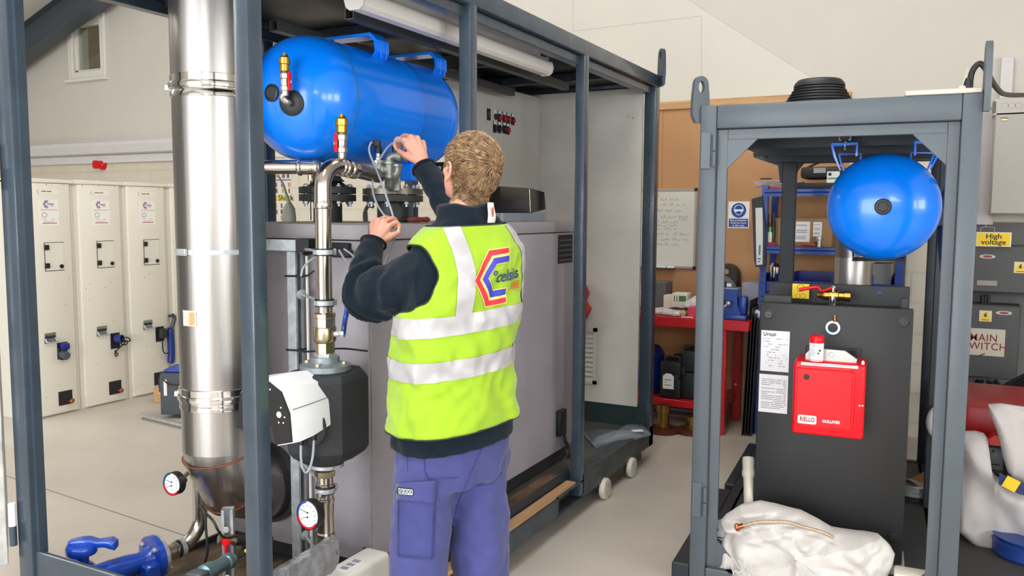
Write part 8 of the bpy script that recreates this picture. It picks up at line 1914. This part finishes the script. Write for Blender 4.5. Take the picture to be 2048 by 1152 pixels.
def ont(x, y, lift=.004):
    d_ = ray(x, y).normalized(); h_ = bvt.ray_cast(CAM, d_)
    return h_[0]-d_*lift if h_[0] else None
def tpatch(name, quad, m, lift, par=None, nx=10, ny=8):
    rows = []
    for j in range(ny+1):
        rw = []
        for i in range(nx+1):
            s, t = i/nx, j/ny; x = (quad[0][0]*(1-s)+quad[1][0]*s)*(1-t)+(quad[3][0]*(1-s)+quad[2][0]*s)*t; y = (quad[0][1]*(1-s)+quad[1][1]*s)*(1-t)+(quad[3][1]*(1-s)+quad[2][1]*s)*t
            q = ont(x, y, lift)
            if q is None: q = ont(905, y, lift)
            rw.append(q)
        rows.append(rw)
    bm = B(); loft(bm, rows, False, False); o_ = obj(name, bm, m, par or trou, 180); md = o_.modifiers.new('s', 'SOLIDIFY'); md.thickness = .0016; return o_
TRM2 = mat('blue_work_trousers_pocket', (59, 64, 121), .85, bump=.18, bscale=320)
pk = tpatch('cargo_pocket', ((796, 968), (872, 962), (866, 1118), (796, 1112)), TRM2, .004, nx=12, ny=14)
fl2 = tpatch('pocket_flap', ((793, 966), (873, 961), (868, 1006), (792, 1000)), TRM, .010, pk)
tg2 = tpatch('pocket_tag', ((795, 974), (827, 978), (826, 991), (794, 987)), INK, .013, fl2, 6, 3)
for k in range(5):
    x0 = 797+6.0*k; tpatch('tag_mark', ((x0, 976.2+.7*k), (x0+4.4, 976.7+.7*k), (x0+4.4, 985.5+.7*k), (x0, 985+.7*k)), WHITE, .0145, tg2, 2, 2)
    tpatch('tag_letter', ((x0+1.2, 978+.7*k), (x0+3.2, 978.2+.7*k), (x0+2.8, 983.5+.7*k), (x0+1.4, 983.3+.7*k)), INK, .0165, tg2, 2, 2)
tpatch('tag_base_line', ((797, 986.4), (825, 989), (825, 990), (797, 987.5)), WHITE, .0145, tg2, 6, 1)
def seamline(pts, name='seam'):
    P = []
    for a, b in zip(pts[:-1], pts[1:]):
        for s in range(8): q = ont(a[0]+(b[0]-a[0])*s/8, a[1]+(b[1]-a[1])*s/8, .001); P.append(q)
    P = [p_ for p_ in P if p_ is not None]
    if len(P) > 3: bm = B(); tube(bm, P, .0016, 6); obj(name, bm, mat('seam_navy', (50, 54, 110), .8), trou, 60)
seamline([(847, 890), (850, 945), (858, 958), (925, 955)]); seamline([(815, 893), (815, 950)]); seamline([(975, 870), (960, 905), (935, 960), (915, 1010), (904, 1062)]); seamline([(1004, 945), (985, 968), (940, 972)]); seamline([(868, 1008), (866, 1118)])
for f_, nm in ((fL, 'boot'), (fR, 'boot')):
    bm = B(); rings = []
    for y, wv, h_ in ((-.075, .034, .06), (-.05, .042, .10), (0, .043, .12), (.05, .044, .095), (.10, .048, .07), (.15, .048, .058), (.19, .036, .045), (.21, .015, .03)):
        rings.append([V(f_.x, f_.y, FL)+FACE*y+RT*(wv*math.cos(a))+V(0, 0, max(.002, h_/2+h_/2*math.sin(a))) for a in [2*PI*i/20 for i in range(20)]])
    loft(bm, rings); bt = obj(nm, bm, mat('boot_tan', (96, 72, 48), .6), PM, 60)
    bm = B(); loft(bm, [[V(f_.x, f_.y, z)+FACE*y+RT*x for x, y in ((-.04, -.07), (.04, -.07), (.046, .05), (.048, .15), (.03, .21), (-.03, .21), (-.048, .15), (-.046, .05))] for z in (FL+.001, FL+.022)]); obj('sole', bm, BLACK, bt)
